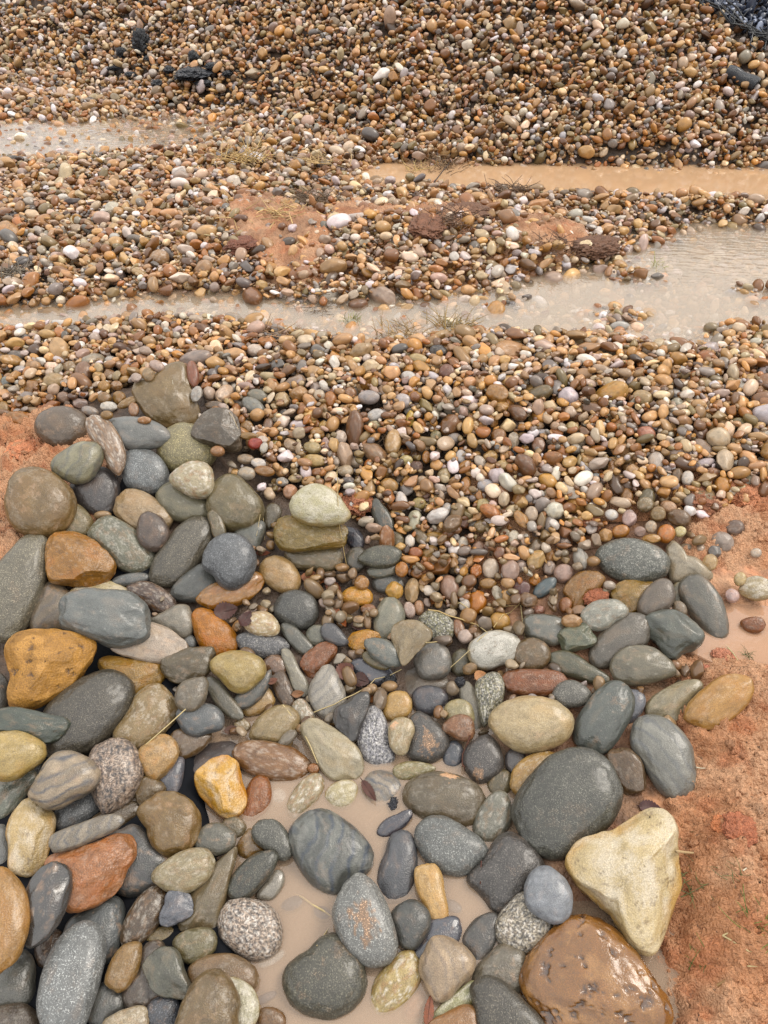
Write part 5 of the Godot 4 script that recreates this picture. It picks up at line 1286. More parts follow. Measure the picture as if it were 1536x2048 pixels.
	pebble(Vector3(-0.833,0.137,-2.308),Vector3(0.172,0.862,0.477),0.027,0.022,0.016,-1.43,Color8(162,136,101))
	pebble(Vector3(-1.048,0.028,-2.489),Vector3(0.198,0.860,0.470),0.023,0.022,0.016,-1.22,Color8(150,115,80))
	pebble(Vector3(-1.081,0.036,-2.465),Vector3(0.205,0.860,0.468),0.022,0.021,0.016,-0.23,Color8(202,162,106))
	pebble(Vector3(1.414,0.026,-2.474),Vector3(-0.258,0.854,0.451),0.026,0.019,0.015,-0.10,Color8(182,141,96))
	pebble(Vector3(-0.871,0.138,-2.286),Vector3(0.181,0.862,0.474),0.019,0.018,0.013,0.32,Color8(187,167,152))
	pebble(Vector3(0.094,0.025,-2.477),Vector3(-0.019,0.869,0.494),0.032,0.025,0.019,-0.32,Color8(224,218,208))
	pebble(Vector3(-1.239,0.033,-2.432),Vector3(0.233,0.858,0.457),0.040,0.035,0.027,0.35,Color8(172,142,96))
	pebble(Vector3(-0.335,0.029,-2.437),Vector3(0.067,0.870,0.489),0.043,0.027,0.021,0.43,Color8(166,142,122))
	pebble(Vector3(0.837,0.028,-2.431),Vector3(-0.163,0.865,0.474),0.028,0.024,0.019,-0.01,Color8(202,177,137))
	pebble(Vector3(1.120,0.024,-2.436),Vector3(-0.213,0.861,0.462),0.021,0.016,0.012,0.62,Color8(197,151,111))
	pebble(Vector3(-1.425,0.026,-2.431),Vector3(0.262,0.855,0.447),0.031,0.020,0.014,1.55,Color8(122,127,122))
	pebble(Vector3(1.207,0.027,-2.427),Vector3(-0.228,0.860,0.458),0.030,0.023,0.017,-0.75,Color8(187,161,116))
	pebble(Vector3(-1.002,0.026,-2.416),Vector3(0.193,0.863,0.466),0.023,0.020,0.016,0.01,Color8(160,115,70))
	pebble(Vector3(-1.040,0.036,-2.395),Vector3(0.201,0.863,0.464),0.023,0.022,0.016,-0.67,Color8(175,130,65))
	pebble(Vector3(-0.420,0.030,-2.403),Vector3(0.085,0.871,0.484),0.033,0.030,0.021,-1.48,Color8(197,152,102))
	pebble(Vector3(-1.310,0.028,-2.394),Vector3(0.246,0.859,0.450),0.038,0.028,0.020,-1.49,Color8(152,106,50))
	pebble(Vector3(0.296,0.015,-2.390),Vector3(-0.060,0.873,0.484),0.025,0.024,0.017,1.48,Color8(192,136,96))
	pebble(Vector3(1.083,0.020,-2.373),Vector3(-0.209,0.864,0.458),0.020,0.016,0.012,-0.76,Color8(218,213,203))
	pebble(Vector3(-0.126,0.017,-2.374),Vector3(0.026,0.874,0.484),0.027,0.025,0.018,-1.53,Color8(151,101,56))
	pebble(Vector3(-0.666,0.079,-2.273),Vector3(0.139,0.870,0.473),0.032,0.020,0.014,1.47,Color8(175,170,160))
	pebble(Vector3(-0.464,0.026,-2.339),Vector3(0.095,0.873,0.478),0.042,0.030,0.024,-0.17,Color8(136,131,112))
	pebble(Vector3(-0.056,0.014,-2.356),Vector3(0.011,0.876,0.483),0.039,0.027,0.021,-0.09,Color8(172,160,152))
	pebble(Vector3(-0.055,0.036,-2.320),Vector3(0.012,0.876,0.483),0.040,0.026,0.020,0.00,Color8(172,162,157))
	pebble(Vector3(-1.177,0.021,-2.343),Vector3(0.226,0.864,0.451),0.024,0.022,0.017,-0.07,Color8(160,130,110))
	pebble(Vector3(-0.970,0.025,-2.333),Vector3(0.191,0.867,0.460),0.027,0.024,0.018,-1.34,Color8(160,120,60))
	pebble(Vector3(-1.016,0.034,-2.317),Vector3(0.200,0.866,0.457),0.025,0.023,0.018,-0.06,Color8(150,115,70))
	pebble(Vector3(0.945,0.025,-2.331),Vector3(-0.187,0.868,0.461),0.039,0.032,0.024,-0.58,Color8(182,152,107))
	pebble(Vector3(-0.373,0.021,-2.328),Vector3(0.077,0.875,0.478),0.030,0.028,0.020,-0.91,Color8(206,176,132))
	pebble(Vector3(-0.198,0.016,-2.336),Vector3(0.041,0.876,0.480),0.034,0.027,0.020,-1.54,Color8(172,111,50))
	pebble(Vector3(-0.900,0.068,-2.238),Vector3(0.185,0.869,0.459),0.044,0.017,0.012,0.62,Color8(150,115,60))
	pebble(Vector3(-1.107,0.018,-2.308),Vector3(0.216,0.866,0.450),0.028,0.020,0.016,0.07,Color8(170,150,140))
	pebble(Vector3(1.064,0.018,-2.304),Vector3(-0.209,0.867,0.452),0.026,0.023,0.016,1.32,Color8(177,172,147))
	pebble(Vector3(-0.609,0.031,-2.273),Vector3(0.126,0.875,0.468),0.034,0.017,0.013,0.06,Color8(116,96,76))
	pebble(Vector3(-0.993,0.023,-2.278),Vector3(0.198,0.869,0.453),0.031,0.019,0.015,-0.03,Color8(220,214,200))
	pebble(Vector3(-0.472,0.021,-2.280),Vector3(0.098,0.876,0.472),0.049,0.030,0.022,-0.65,Color8(138,138,128))
	pebble(Vector3(0.426,0.008,-2.295),Vector3(-0.088,0.877,0.472),0.030,0.026,0.021,0.01,Color8(182,136,71))
	pebble(Vector3(-0.298,0.010,-2.290),Vector3(0.062,0.878,0.474),0.023,0.022,0.016,-0.08,Color8(176,121,66))
	pebble(Vector3(-1.378,0.011,-2.284),Vector3(0.262,0.862,0.434),0.030,0.023,0.017,-1.33,Color8(165,130,80))
	pebble(Vector3(-0.878,0.056,-2.208),Vector3(0.181,0.872,0.455),0.027,0.018,0.013,-1.43,Color8(172,132,102))
	pebble(Vector3(-0.223,0.006,-2.281),Vector3(0.046,0.879,0.474),0.030,0.019,0.013,-1.54,Color8(156,116,71))
	pebble(Vector3(-0.532,0.015,-2.267),Vector3(0.110,0.877,0.468),0.027,0.018,0.013,-1.49,Color8(166,106,51))
	pebble(Vector3(-1.057,0.016,-2.259),Vector3(0.210,0.869,0.448),0.031,0.019,0.015,-0.23,Color8(170,160,150))
	pebble(Vector3(-0.359,0.006,-2.258),Vector3(0.075,0.880,0.470),0.018,0.017,0.013,-0.06,Color8(111,106,102))
	pebble(Vector3(-0.906,0.141,-2.046),Vector3(0.199,0.872,0.448),0.020,0.015,0.012,0.05,Color8(150,115,65))
	pebble(Vector3(-0.031,-0.005,-2.263),Vector3(0.007,0.881,0.472),0.035,0.024,0.018,0.40,Color8(208,203,195))
	pebble(Vector3(0.094,-0.012,-2.254),Vector3(-0.020,0.882,0.470),0.033,0.015,0.011,1.48,Color8(212,177,86))
	pebble(Vector3(-1.290,0.009,-2.216),Vector3(0.251,0.867,0.431),0.052,0.033,0.026,-0.02,Color8(168,117,60))
	pebble(Vector3(-0.788,0.120,-2.047),Vector3(0.174,0.875,0.451),0.022,0.013,0.010,0.07,Color8(167,112,50))
	pebble(Vector3(1.252,0.004,-2.197),Vector3(-0.245,0.869,0.430),0.029,0.023,0.018,-0.04,Color8(131,116,76))
	pebble(Vector3(-0.033,-0.015,-2.216),Vector3(0.007,0.884,0.467),0.027,0.017,0.013,0.00,Color8(197,187,146))
	pebble(Vector3(-0.411,-0.001,-2.194),Vector3(0.087,0.883,0.462),0.031,0.018,0.013,1.49,Color8(141,111,91))
	pebble(Vector3(0.537,-0.009,-2.203),Vector3(-0.112,0.881,0.459),0.033,0.017,0.013,-0.05,Color8(197,161,126))
	pebble(Vector3(-0.215,-0.011,-2.204),Vector3(0.045,0.884,0.465),0.022,0.017,0.012,-1.53,Color8(192,152,77))
	pebble(Vector3(-1.324,0.009,-2.167),Vector3(0.259,0.868,0.424),0.024,0.016,0.013,0.08,Color8(170,120,60))
	pebble(Vector3(-0.483,0.001,-2.177),Vector3(0.102,0.883,0.459),0.026,0.024,0.017,-1.38,Color8(151,111,56))
	pebble(Vector3(0.665,-0.005,-2.185),Vector3(-0.138,0.880,0.454),0.023,0.023,0.017,0.94,Color8(207,182,131))
	pebble(Vector3(-0.278,-0.013,-2.183),Vector3(0.059,0.885,0.462),0.032,0.013,0.010,0.32,Color8(141,86,51))
	pebble(Vector3(1.175,-0.007,-2.161),Vector3(-0.233,0.872,0.429),0.013,0.011,0.009,0.07,Color8(232,230,222))
	pebble(Vector3(0.556,-0.014,-2.170),Vector3(-0.116,0.883,0.454),0.026,0.012,0.009,-0.05,Color8(187,182,182))
	pebble(Vector3(-0.233,-0.013,-2.164),Vector3(0.050,0.886,0.461),0.026,0.021,0.016,-0.20,Color8(182,132,61))
	pebble(Vector3(0.914,-0.002,-2.141),Vector3(-0.188,0.878,0.440),0.032,0.031,0.023,-0.50,Color8(192,128,104))
	pebble(Vector3(-0.455,0.055,-2.050),Vector3(0.101,0.885,0.454),0.028,0.013,0.010,0.04,Color8(151,116,66))
	pebble(Vector3(0.184,-0.032,-2.171),Vector3(-0.039,0.887,0.459),0.024,0.020,0.015,1.53,Color8(151,141,106))
	pebble(Vector3(0.403,-0.019,-2.154),Vector3(-0.085,0.886,0.456),0.028,0.027,0.019,1.39,Color8(151,106,61))
	pebble(Vector3(-0.153,-0.023,-2.153),Vector3(0.033,0.888,0.459),0.026,0.022,0.016,-1.53,Color8(207,187,167))
	pebble(Vector3(0.246,-0.034,-2.159),Vector3(-0.052,0.888,0.457),0.029,0.020,0.015,0.28,Color8(151,141,131))
	pebble(Vector3(0.454,-0.024,-2.136),Vector3(-0.096,0.887,0.452),0.032,0.020,0.014,1.49,Color8(187,171,146))
	pebble(Vector3(-0.429,0.045,-2.023),Vector3(0.096,0.888,0.451),0.024,0.020,0.015,0.35,Color8(158,54,34))
	pebble(Vector3(-0.324,-0.022,-2.107),Vector3(0.070,0.889,0.452),0.027,0.022,0.016,-0.84,Color8(196,171,141))
	pebble(Vector3(-0.379,-0.022,-2.106),Vector3(0.081,0.889,0.451),0.019,0.017,0.012,-1.46,Color8(151,131,76))
	pebble(Vector3(0.538,-0.025,-2.108),Vector3(-0.114,0.887,0.447),0.031,0.023,0.016,1.47,Color8(151,111,86))
	pebble(Vector3(-0.204,-0.031,-2.108),Vector3(0.044,0.890,0.453),0.037,0.016,0.011,-1.54,Color8(156,116,106))
	pebble(Vector3(-0.248,-0.027,-2.096),Vector3(0.053,0.891,0.452),0.032,0.023,0.017,-0.29,Color8(181,161,116))
	pebble(Vector3(-0.398,0.041,-2.003),Vector3(0.089,0.889,0.449),0.020,0.013,0.010,1.37,Color8(202,197,182))
	pebble(Vector3(1.099,-0.016,-2.080),Vector3(-0.224,0.878,0.423),0.042,0.022,0.016,-0.98,Color8(166,141,121))
	pebble(Vector3(0.662,-0.026,-2.086),Vector3(-0.140,0.887,0.441),0.021,0.019,0.015,0.09,Color8(161,156,141))
	pebble(Vector3(-0.549,0.039,-1.986),Vector3(0.122,0.888,0.442),0.024,0.019,0.015,0.01,Color8(166,121,81))
	pebble(Vector3(0.486,-0.038,-2.079),Vector3(-0.104,0.890,0.444),0.023,0.014,0.010,-0.55,Color8(166,171,177))
	pebble(Vector3(0.267,-0.055,-2.082),Vector3(-0.057,0.893,0.446),0.026,0.020,0.014,1.51,Color8(203,198,193))
	pebble(Vector3(0.368,-0.043,-2.067),Vector3(-0.079,0.892,0.445),0.024,0.021,0.016,0.02,Color8(207,166,106))
	pebble(Vector3(0.147,-0.056,-2.081),Vector3(-0.032,0.894,0.447),0.024,0.015,0.011,1.54,Color8(182,121,50))
	pebble(Vector3(-0.461,0.003,-1.991),Vector3(0.102,0.892,0.441),0.028,0.017,0.013,-0.06,Color8(171,151,126))
	pebble(Vector3(0.076,-0.057,-2.063),Vector3(-0.016,0.895,0.446),0.024,0.019,0.015,0.00,Color8(207,187,126))
	pebble(Vector3(-0.241,-0.042,-2.042),Vector3(0.052,0.894,0.444),0.045,0.022,0.017,-0.07,Color8(192,161,101))
	pebble(Vector3(0.330,-0.049,-2.045),Vector3(-0.071,0.894,0.442),0.026,0.018,0.013,-1.03,Color8(208,192,171))
	pebble(Vector3(0.920,-0.028,-2.016),Vector3(-0.193,0.885,0.423),0.038,0.027,0.019,1.38,Color8(197,182,167))
	pebble(Vector3(-0.416,0.002,-1.970),Vector3(0.093,0.894,0.439),0.025,0.017,0.013,-0.18,Color8(228,220,208))
	pebble(Vector3(1.085,-0.030,-2.011),Vector3(-0.224,0.882,0.414),0.034,0.017,0.013,0.22,Color8(197,182,182))
	pebble(Vector3(0.407,-0.051,-2.026),Vector3(-0.088,0.895,0.438),0.026,0.019,0.015,-0.01,Color8(197,167,116))
	pebble(Vector3(-0.052,-0.059,-2.037),Vector3(0.011,0.897,0.443),0.024,0.017,0.013,-1.56,Color8(177,106,45))
	pebble(Vector3(0.277,-0.062,-2.040),Vector3(-0.060,0.896,0.441),0.027,0.016,0.012,0.56,Color8(182,126,50))
	pebble(Vector3(0.111,-0.061,-2.031),Vector3(-0.024,0.897,0.442),0.023,0.023,0.016,1.32,Color8(101,71,56))
	pebble(Vector3(0.773,-0.041,-2.001),Vector3(-0.164,0.890,0.426),0.031,0.016,0.011,1.37,Color8(161,111,61))
	pebble(Vector3(0.836,-0.041,-1.985),Vector3(-0.178,0.889,0.421),0.025,0.022,0.016,1.24,Color8(197,151,101))
	pebble(Vector3(-0.132,-0.059,-2.008),Vector3(0.029,0.898,0.439),0.029,0.022,0.017,-0.20,Color8(187,167,136))
	pebble(Vector3(-0.393,-0.007,-1.939),Vector3(0.088,0.896,0.435),0.034,0.018,0.013,-0.16,Color8(151,106,50))
	pebble(Vector3(-0.221,-0.058,-1.997),Vector3(0.048,0.898,0.437),0.027,0.016,0.012,0.01,Color8(166,116,76))
	pebble(Vector3(1.099,-0.039,-1.967),Vector3(-0.228,0.884,0.408),0.026,0.021,0.017,0.06,Color8(151,106,76))
	pebble(Vector3(-0.452,-0.011,-1.930),Vector3(0.101,0.896,0.432),0.030,0.024,0.018,-0.00,Color8(182,171,151))
	pebble(Vector3(0.982,-0.043,-1.960),Vector3(-0.206,0.888,0.412),0.028,0.020,0.014,1.36,Color8(131,106,81))
	pebble(Vector3(0.204,-0.076,-2.001),Vector3(-0.044,0.899,0.435),0.030,0.022,0.016,1.32,Color8(166,146,106))
	pebble(Vector3(0.942,-0.046,-1.956),Vector3(-0.199,0.889,0.413),0.028,0.017,0.012,1.39,Color8(151,146,131))
	pebble(Vector3(0.712,-0.053,-1.962),Vector3(-0.153,0.894,0.422),0.019,0.017,0.013,0.11,Color8(141,146,146))
	pebble(Vector3(-0.298,-0.061,-1.968),Vector3(0.066,0.899,0.433),0.025,0.015,0.012,0.17,Color8(197,176,136))
	pebble(Vector3(1.004,-0.032,-1.932),Vector3(-0.212,0.888,0.409),0.027,0.019,0.014,1.35,Color8(218,208,193))
	pebble(Vector3(-0.252,-0.064,-1.957),Vector3(0.056,0.900,0.432),0.025,0.017,0.013,0.31,Color8(192,151,101))
	pebble(Vector3(-0.340,-0.055,-1.942),Vector3(0.075,0.900,0.430),0.021,0.016,0.012,0.00,Color8(182,177,167))
	pebble(Vector3(-0.123,-0.072,-1.964),Vector3(0.027,0.901,0.433),0.025,0.018,0.014,0.20,Color8(95,86,82))
	pebble(Vector3(0.132,-0.084,-1.974),Vector3(-0.029,0.901,0.432),0.025,0.020,0.014,-1.20,Color8(202,176,146))
	pebble(Vector3(0.341,-0.077,-1.950),Vector3(-0.075,0.901,0.428),0.028,0.022,0.017,0.01,Color8(194,189,189))
	pebble(Vector3(0.017,-0.081,-1.956),Vector3(-0.004,0.902,0.431),0.032,0.025,0.019,-0.41,Color8(187,146,91))
	pebble(Vector3(0.275,-0.088,-1.964),Vector3(-0.060,0.901,0.429),0.033,0.018,0.013,1.30,Color8(187,131,71))
	pebble(Vector3(1.117,-0.048,-1.914),Vector3(-0.233,0.887,0.399),0.034,0.025,0.018,1.22,Color8(198,137,56))
	pebble(Vector3(-0.310,-0.068,-1.906),Vector3(0.069,0.903,0.424),0.026,0.024,0.018,-1.36,Color8(197,151,121))
	pebble(Vector3(0.735,-0.069,-1.892),Vector3(-0.160,0.898,0.411),0.019,0.018,0.013,0.52,Color8(224,213,193))
	pebble(Vector3(0.797,-0.067,-1.882),Vector3(-0.173,0.897,0.407),0.029,0.020,0.014,-1.56,Color8(156,111,61))
	pebble(Vector3(0.171,-0.105,-1.905),Vector3(-0.038,0.906,0.421),0.021,0.018,0.014,0.46,Color8(197,171,131))
	pebble(Vector3(0.856,-0.066,-1.860),Vector3(-0.185,0.897,0.402),0.044,0.026,0.019,1.21,Color8(106,93,63))
	pebble(Vector3(0.058,-0.102,-1.896),Vector3(-0.013,0.907,0.421),0.036,0.020,0.015,-1.43,Color8(227,217,207))
	pebble(Vector3(0.117,-0.106,-1.890),Vector3(-0.026,0.907,0.419),0.023,0.022,0.017,0.07,Color8(171,151,96))
	pebble(Vector3(0.839,-0.052,-1.821),Vector3(-0.184,0.898,0.400),0.027,0.025,0.018,0.67,Color8(141,121,86))
	pebble(Vector3(0.327,-0.101,-1.874),Vector3(-0.073,0.907,0.416),0.025,0.024,0.017,0.75,Color8(187,167,116))
	pebble(Vector3(0.921,-0.073,-1.834),Vector3(-0.199,0.897,0.395),0.026,0.021,0.016,-0.51,Color8(187,141,106))
	pebble(Vector3(0.913,-0.054,-1.809),Vector3(-0.199,0.897,0.395),0.024,0.021,0.016,-0.52,Color8(192,151,116))
	pebble(Vector3(0.207,-0.116,-1.872),Vector3(-0.046,0.909,0.415),0.025,0.017,0.012,1.24,Color8(207,202,197))
	pebble(Vector3(0.481,-0.097,-1.827),Vector3(-0.107,0.907,0.407),0.027,0.020,0.015,1.43,Color8(192,171,146))
	pebble(Vector3(0.474,-0.077,-1.804),Vector3(-0.107,0.907,0.407),0.027,0.021,0.015,1.43,Color8(192,171,146))
	pebble(Vector3(0.870,-0.057,-1.781),Vector3(-0.192,0.899,0.393),0.026,0.023,0.017,1.16,Color8(151,121,81))
	pebble(Vector3(0.737,-0.088,-1.814),Vector3(-0.162,0.903,0.399),0.021,0.017,0.013,-0.47,Color8(228,222,212))
	pebble(Vector3(0.859,-0.036,-1.755),Vector3(-0.192,0.899,0.392),0.023,0.020,0.015,0.18,Color8(146,121,81))
	pebble(Vector3(0.727,-0.072,-1.794),Vector3(-0.162,0.903,0.398),0.020,0.017,0.013,-0.47,Color8(218,213,203))
	pebble(Vector3(0.789,-0.084,-1.796),Vector3(-0.173,0.902,0.395),0.026,0.023,0.017,1.16,Color8(177,151,141))
	pebble(Vector3(0.929,-0.054,-1.758),Vector3(-0.205,0.899,0.387),0.036,0.029,0.022,-0.36,Color8(116,89,61))
	pebble(Vector3(0.778,-0.066,-1.768),Vector3(-0.173,0.903,0.394),0.026,0.022,0.016,1.11,Color8(192,161,151))
	pebble(Vector3(0.439,-0.080,-1.782),Vector3(-0.100,0.909,0.405),0.034,0.019,0.014,-1.11,Color8(187,141,86))
	pebble(Vector3(0.100,-0.123,-1.827),Vector3(-0.022,0.912,0.410),0.036,0.023,0.017,1.40,Color8(202,197,167))
	pebble(Vector3(0.260,-0.129,-1.822),Vector3(-0.058,0.912,0.406),0.022,0.021,0.015,1.34,Color8(116,76,56))
	pebble(Vector3(0.832,-0.059,-1.723),Vector3(-0.187,0.903,0.386),0.021,0.018,0.013,1.14,Color8(187,166,141))
	pebble(Vector3(0.317,-0.125,-1.795),Vector3(-0.071,0.913,0.403),0.027,0.022,0.017,0.04,Color8(141,116,76))
	pebble(Vector3(1.106,-0.081,-1.739),Vector3(-0.237,0.897,0.373),0.031,0.027,0.021,0.44,Color8(116,91,76))
	pebble(Vector3(0.746,-0.087,-1.731),Vector3(-0.167,0.907,0.387),0.028,0.022,0.017,0.28,Color8(187,126,56))
	pebble(Vector3(0.796,-0.067,-1.709),Vector3(-0.179,0.905,0.385),0.019,0.017,0.013,0.39,Color8(156,126,111))
	pebble(Vector3(0.921,-0.067,-1.709),Vector3(-0.205,0.902,0.380),0.019,0.017,0.013,0.48,Color8(212,197,141))
	pebble(Vector3(0.877,-0.072,-1.705),Vector3(-0.196,0.904,0.380),0.031,0.027,0.019,1.12,Color8(197,126,56))
	pebble(Vector3(0.697,-0.093,-1.720),Vector3(-0.157,0.909,0.387),0.023,0.021,0.015,1.15,Color8(192,146,91))
	pebble(Vector3(0.166,-0.145,-1.773),Vector3(-0.037,0.916,0.399),0.031,0.014,0.010,-0.10,Color8(192,151,81))
	pebble(Vector3(0.119,-0.140,-1.761),Vector3(-0.027,0.917,0.399),0.034,0.021,0.015,-1.05,Color8(126,106,76))
	pebble(Vector3(0.413,-0.121,-1.738),Vector3(-0.094,0.914,0.394),0.026,0.019,0.014,1.32,Color8(218,207,182))
	pebble(Vector3(0.825,-0.070,-1.680),Vector3(-0.186,0.906,0.379),0.027,0.015,0.011,-0.05,Color8(182,136,66))
	pebble(Vector3(0.044,-0.142,-1.751),Vector3(-0.010,0.918,0.397),0.030,0.021,0.015,-1.36,Color8(121,106,76))
	pebble(Vector3(0.083,-0.136,-1.739),Vector3(-0.019,0.918,0.396),0.022,0.016,0.012,1.55,Color8(227,217,202))
	pebble(Vector3(1.056,-0.094,-1.692),Vector3(-0.229,0.901,0.368),0.035,0.031,0.022,-1.14,Color8(168,152,137))
	pebble(Vector3(0.253,-0.152,-1.742),Vector3(-0.057,0.918,0.393),0.026,0.018,0.013,1.36,Color8(228,218,198))
	pebble(Vector3(0.476,-0.127,-1.700),Vector3(-0.108,0.916,0.386),0.032,0.020,0.014,1.24,Color8(136,116,91))
	pebble(Vector3(0.301,-0.153,-1.717),Vector3(-0.068,0.919,0.389),0.032,0.022,0.016,1.21,Color8(161,126,106))
	pebble(Vector3(0.400,-0.133,-1.691),Vector3(-0.091,0.918,0.386),0.021,0.018,0.013,1.40,Color8(151,121,76))
	pebble(Vector3(1.020,-0.099,-1.654),Vector3(-0.224,0.904,0.363),0.021,0.019,0.014,1.07,Color8(130,125,118))
	pebble(Vector3(1.143,-0.097,-1.645),Vector3(-0.248,0.901,0.356),0.017,0.015,0.011,0.45,Color8(205,190,170))
	pebble(Vector3(0.145,-0.157,-1.707),Vector3(-0.033,0.921,0.389),0.031,0.023,0.017,0.67,Color8(161,126,71))
	pebble(Vector3(0.099,-0.146,-1.696),Vector3(-0.023,0.921,0.389),0.024,0.019,0.014,0.01,Color8(161,91,40))
	pebble(Vector3(0.363,-0.132,-1.680),Vector3(-0.083,0.919,0.386),0.023,0.020,0.014,1.40,Color8(131,86,56))
	pebble(Vector3(0.983,-0.088,-1.595),Vector3(-0.221,0.907,0.358),0.027,0.021,0.015,1.21,Color8(192,161,116))
	pebble(Vector3(0.424,-0.144,-1.635),Vector3(-0.098,0.921,0.376),0.021,0.019,0.014,1.16,Color8(192,171,156))
	pebble(Vector3(0.512,-0.143,-1.626),Vector3(-0.118,0.920,0.373),0.024,0.019,0.013,1.39,Color8(166,146,131))
	pebble(Vector3(0.332,-0.155,-1.635),Vector3(-0.077,0.923,0.377),0.034,0.026,0.018,1.46,Color8(208,188,164))
	pebble(Vector3(0.054,-0.135,-1.612),Vector3(-0.013,0.925,0.379),0.025,0.020,0.014,1.55,Color8(177,116,46))
	pebble(Vector3(0.286,-0.154,-1.625),Vector3(-0.066,0.924,0.376),0.023,0.018,0.013,1.34,Color8(188,111,40))
	pebble(Vector3(0.550,-0.139,-1.598),Vector3(-0.127,0.921,0.369),0.031,0.029,0.021,0.52,Color8(177,146,131))
	pebble(Vector3(1.056,-0.100,-1.537),Vector3(-0.237,0.909,0.344),0.022,0.017,0.013,1.15,Color8(202,177,127))
	pebble(Vector3(0.462,-0.155,-1.584),Vector3(-0.107,0.924,0.367),0.018,0.017,0.012,0.53,Color8(187,121,46))
	pebble(Vector3(-0.068,-0.155,-1.574),Vector3(0.016,0.929,0.371),0.024,0.023,0.017,-1.45,Color8(177,126,66))
	pebble(Vector3(0.320,-0.171,-1.586),Vector3(-0.074,0.927,0.368),0.027,0.017,0.013,-0.00,Color8(166,126,76))
	pebble(Vector3(0.487,-0.154,-1.553),Vector3(-0.113,0.925,0.362),0.045,0.022,0.016,0.66,Color8(87,102,105))
	pebble(Vector3(0.203,-0.187,-1.582),Vector3(-0.047,0.929,0.367),0.043,0.030,0.021,-1.40,Color8(168,132,112))
	pebble(Vector3(0.417,-0.157,-1.549),Vector3(-0.097,0.927,0.362),0.029,0.027,0.020,0.48,Color8(106,66,61))
	pebble(Vector3(0.031,-0.163,-1.549),Vector3(-0.007,0.931,0.366),0.029,0.027,0.019,1.37,Color8(202,157,77))
	pebble(Vector3(0.086,-0.186,-1.570),Vector3(-0.020,0.930,0.366),0.041,0.023,0.017,1.47,Color8(187,157,117))
	pebble(Vector3(0.346,-0.174,-1.546),Vector3(-0.081,0.929,0.361),0.028,0.016,0.012,-1.26,Color8(204,193,168))
	pebble(Vector3(1.028,-0.130,-1.498),Vector3(-0.231,0.913,0.336),0.022,0.020,0.015,1.16,Color8(214,183,173))
	pebble(Vector3(0.283,-0.198,-1.533),Vector3(-0.066,0.932,0.357),0.039,0.029,0.021,1.25,Color8(188,117,40))
	pebble(Vector3(0.536,-0.152,-1.481),Vector3(-0.126,0.928,0.349),0.025,0.019,0.013,1.24,Color8(151,96,50))
	pebble(Vector3(0.243,-0.187,-1.512),Vector3(-0.057,0.933,0.356),0.020,0.017,0.012,1.43,Color8(202,192,177))
	pebble(Vector3(0.106,-0.203,-1.516),Vector3(-0.025,0.934,0.355),0.024,0.016,0.012,1.54,Color8(187,141,106))
	pebble(Vector3(-0.048,-0.195,-1.503),Vector3(0.011,0.935,0.355),0.024,0.016,0.012,-0.00,Color8(146,96,56))
	pebble(Vector3(0.462,-0.174,-1.482),Vector3(-0.109,0.931,0.349),0.017,0.013,0.010,0.05,Color8(192,131,111))
	pebble(Vector3(0.076,-0.188,-1.493),Vector3(-0.018,0.935,0.354),0.026,0.018,0.013,-1.36,Color8(187,161,146))
	pebble(Vector3(0.202,-0.205,-1.497),Vector3(-0.047,0.935,0.351),0.019,0.014,0.010,0.01,Color8(207,187,156))
	pebble(Vector3(0.534,-0.126,-1.397),Vector3(-0.130,0.932,0.339),0.030,0.020,0.015,0.01,Color8(171,131,86))
	pebble(Vector3(0.342,-0.186,-1.447),Vector3(-0.081,0.935,0.344),0.031,0.029,0.022,-0.14,Color8(192,147,77))
	pebble(Vector3(0.222,-0.204,-1.431),Vector3(-0.053,0.939,0.341),0.035,0.017,0.012,-1.38,Color8(151,106,76))
	pebble(Vector3(0.236,-0.193,-1.396),Vector3(-0.057,0.940,0.337),0.022,0.021,0.015,0.20,Color8(197,176,161))

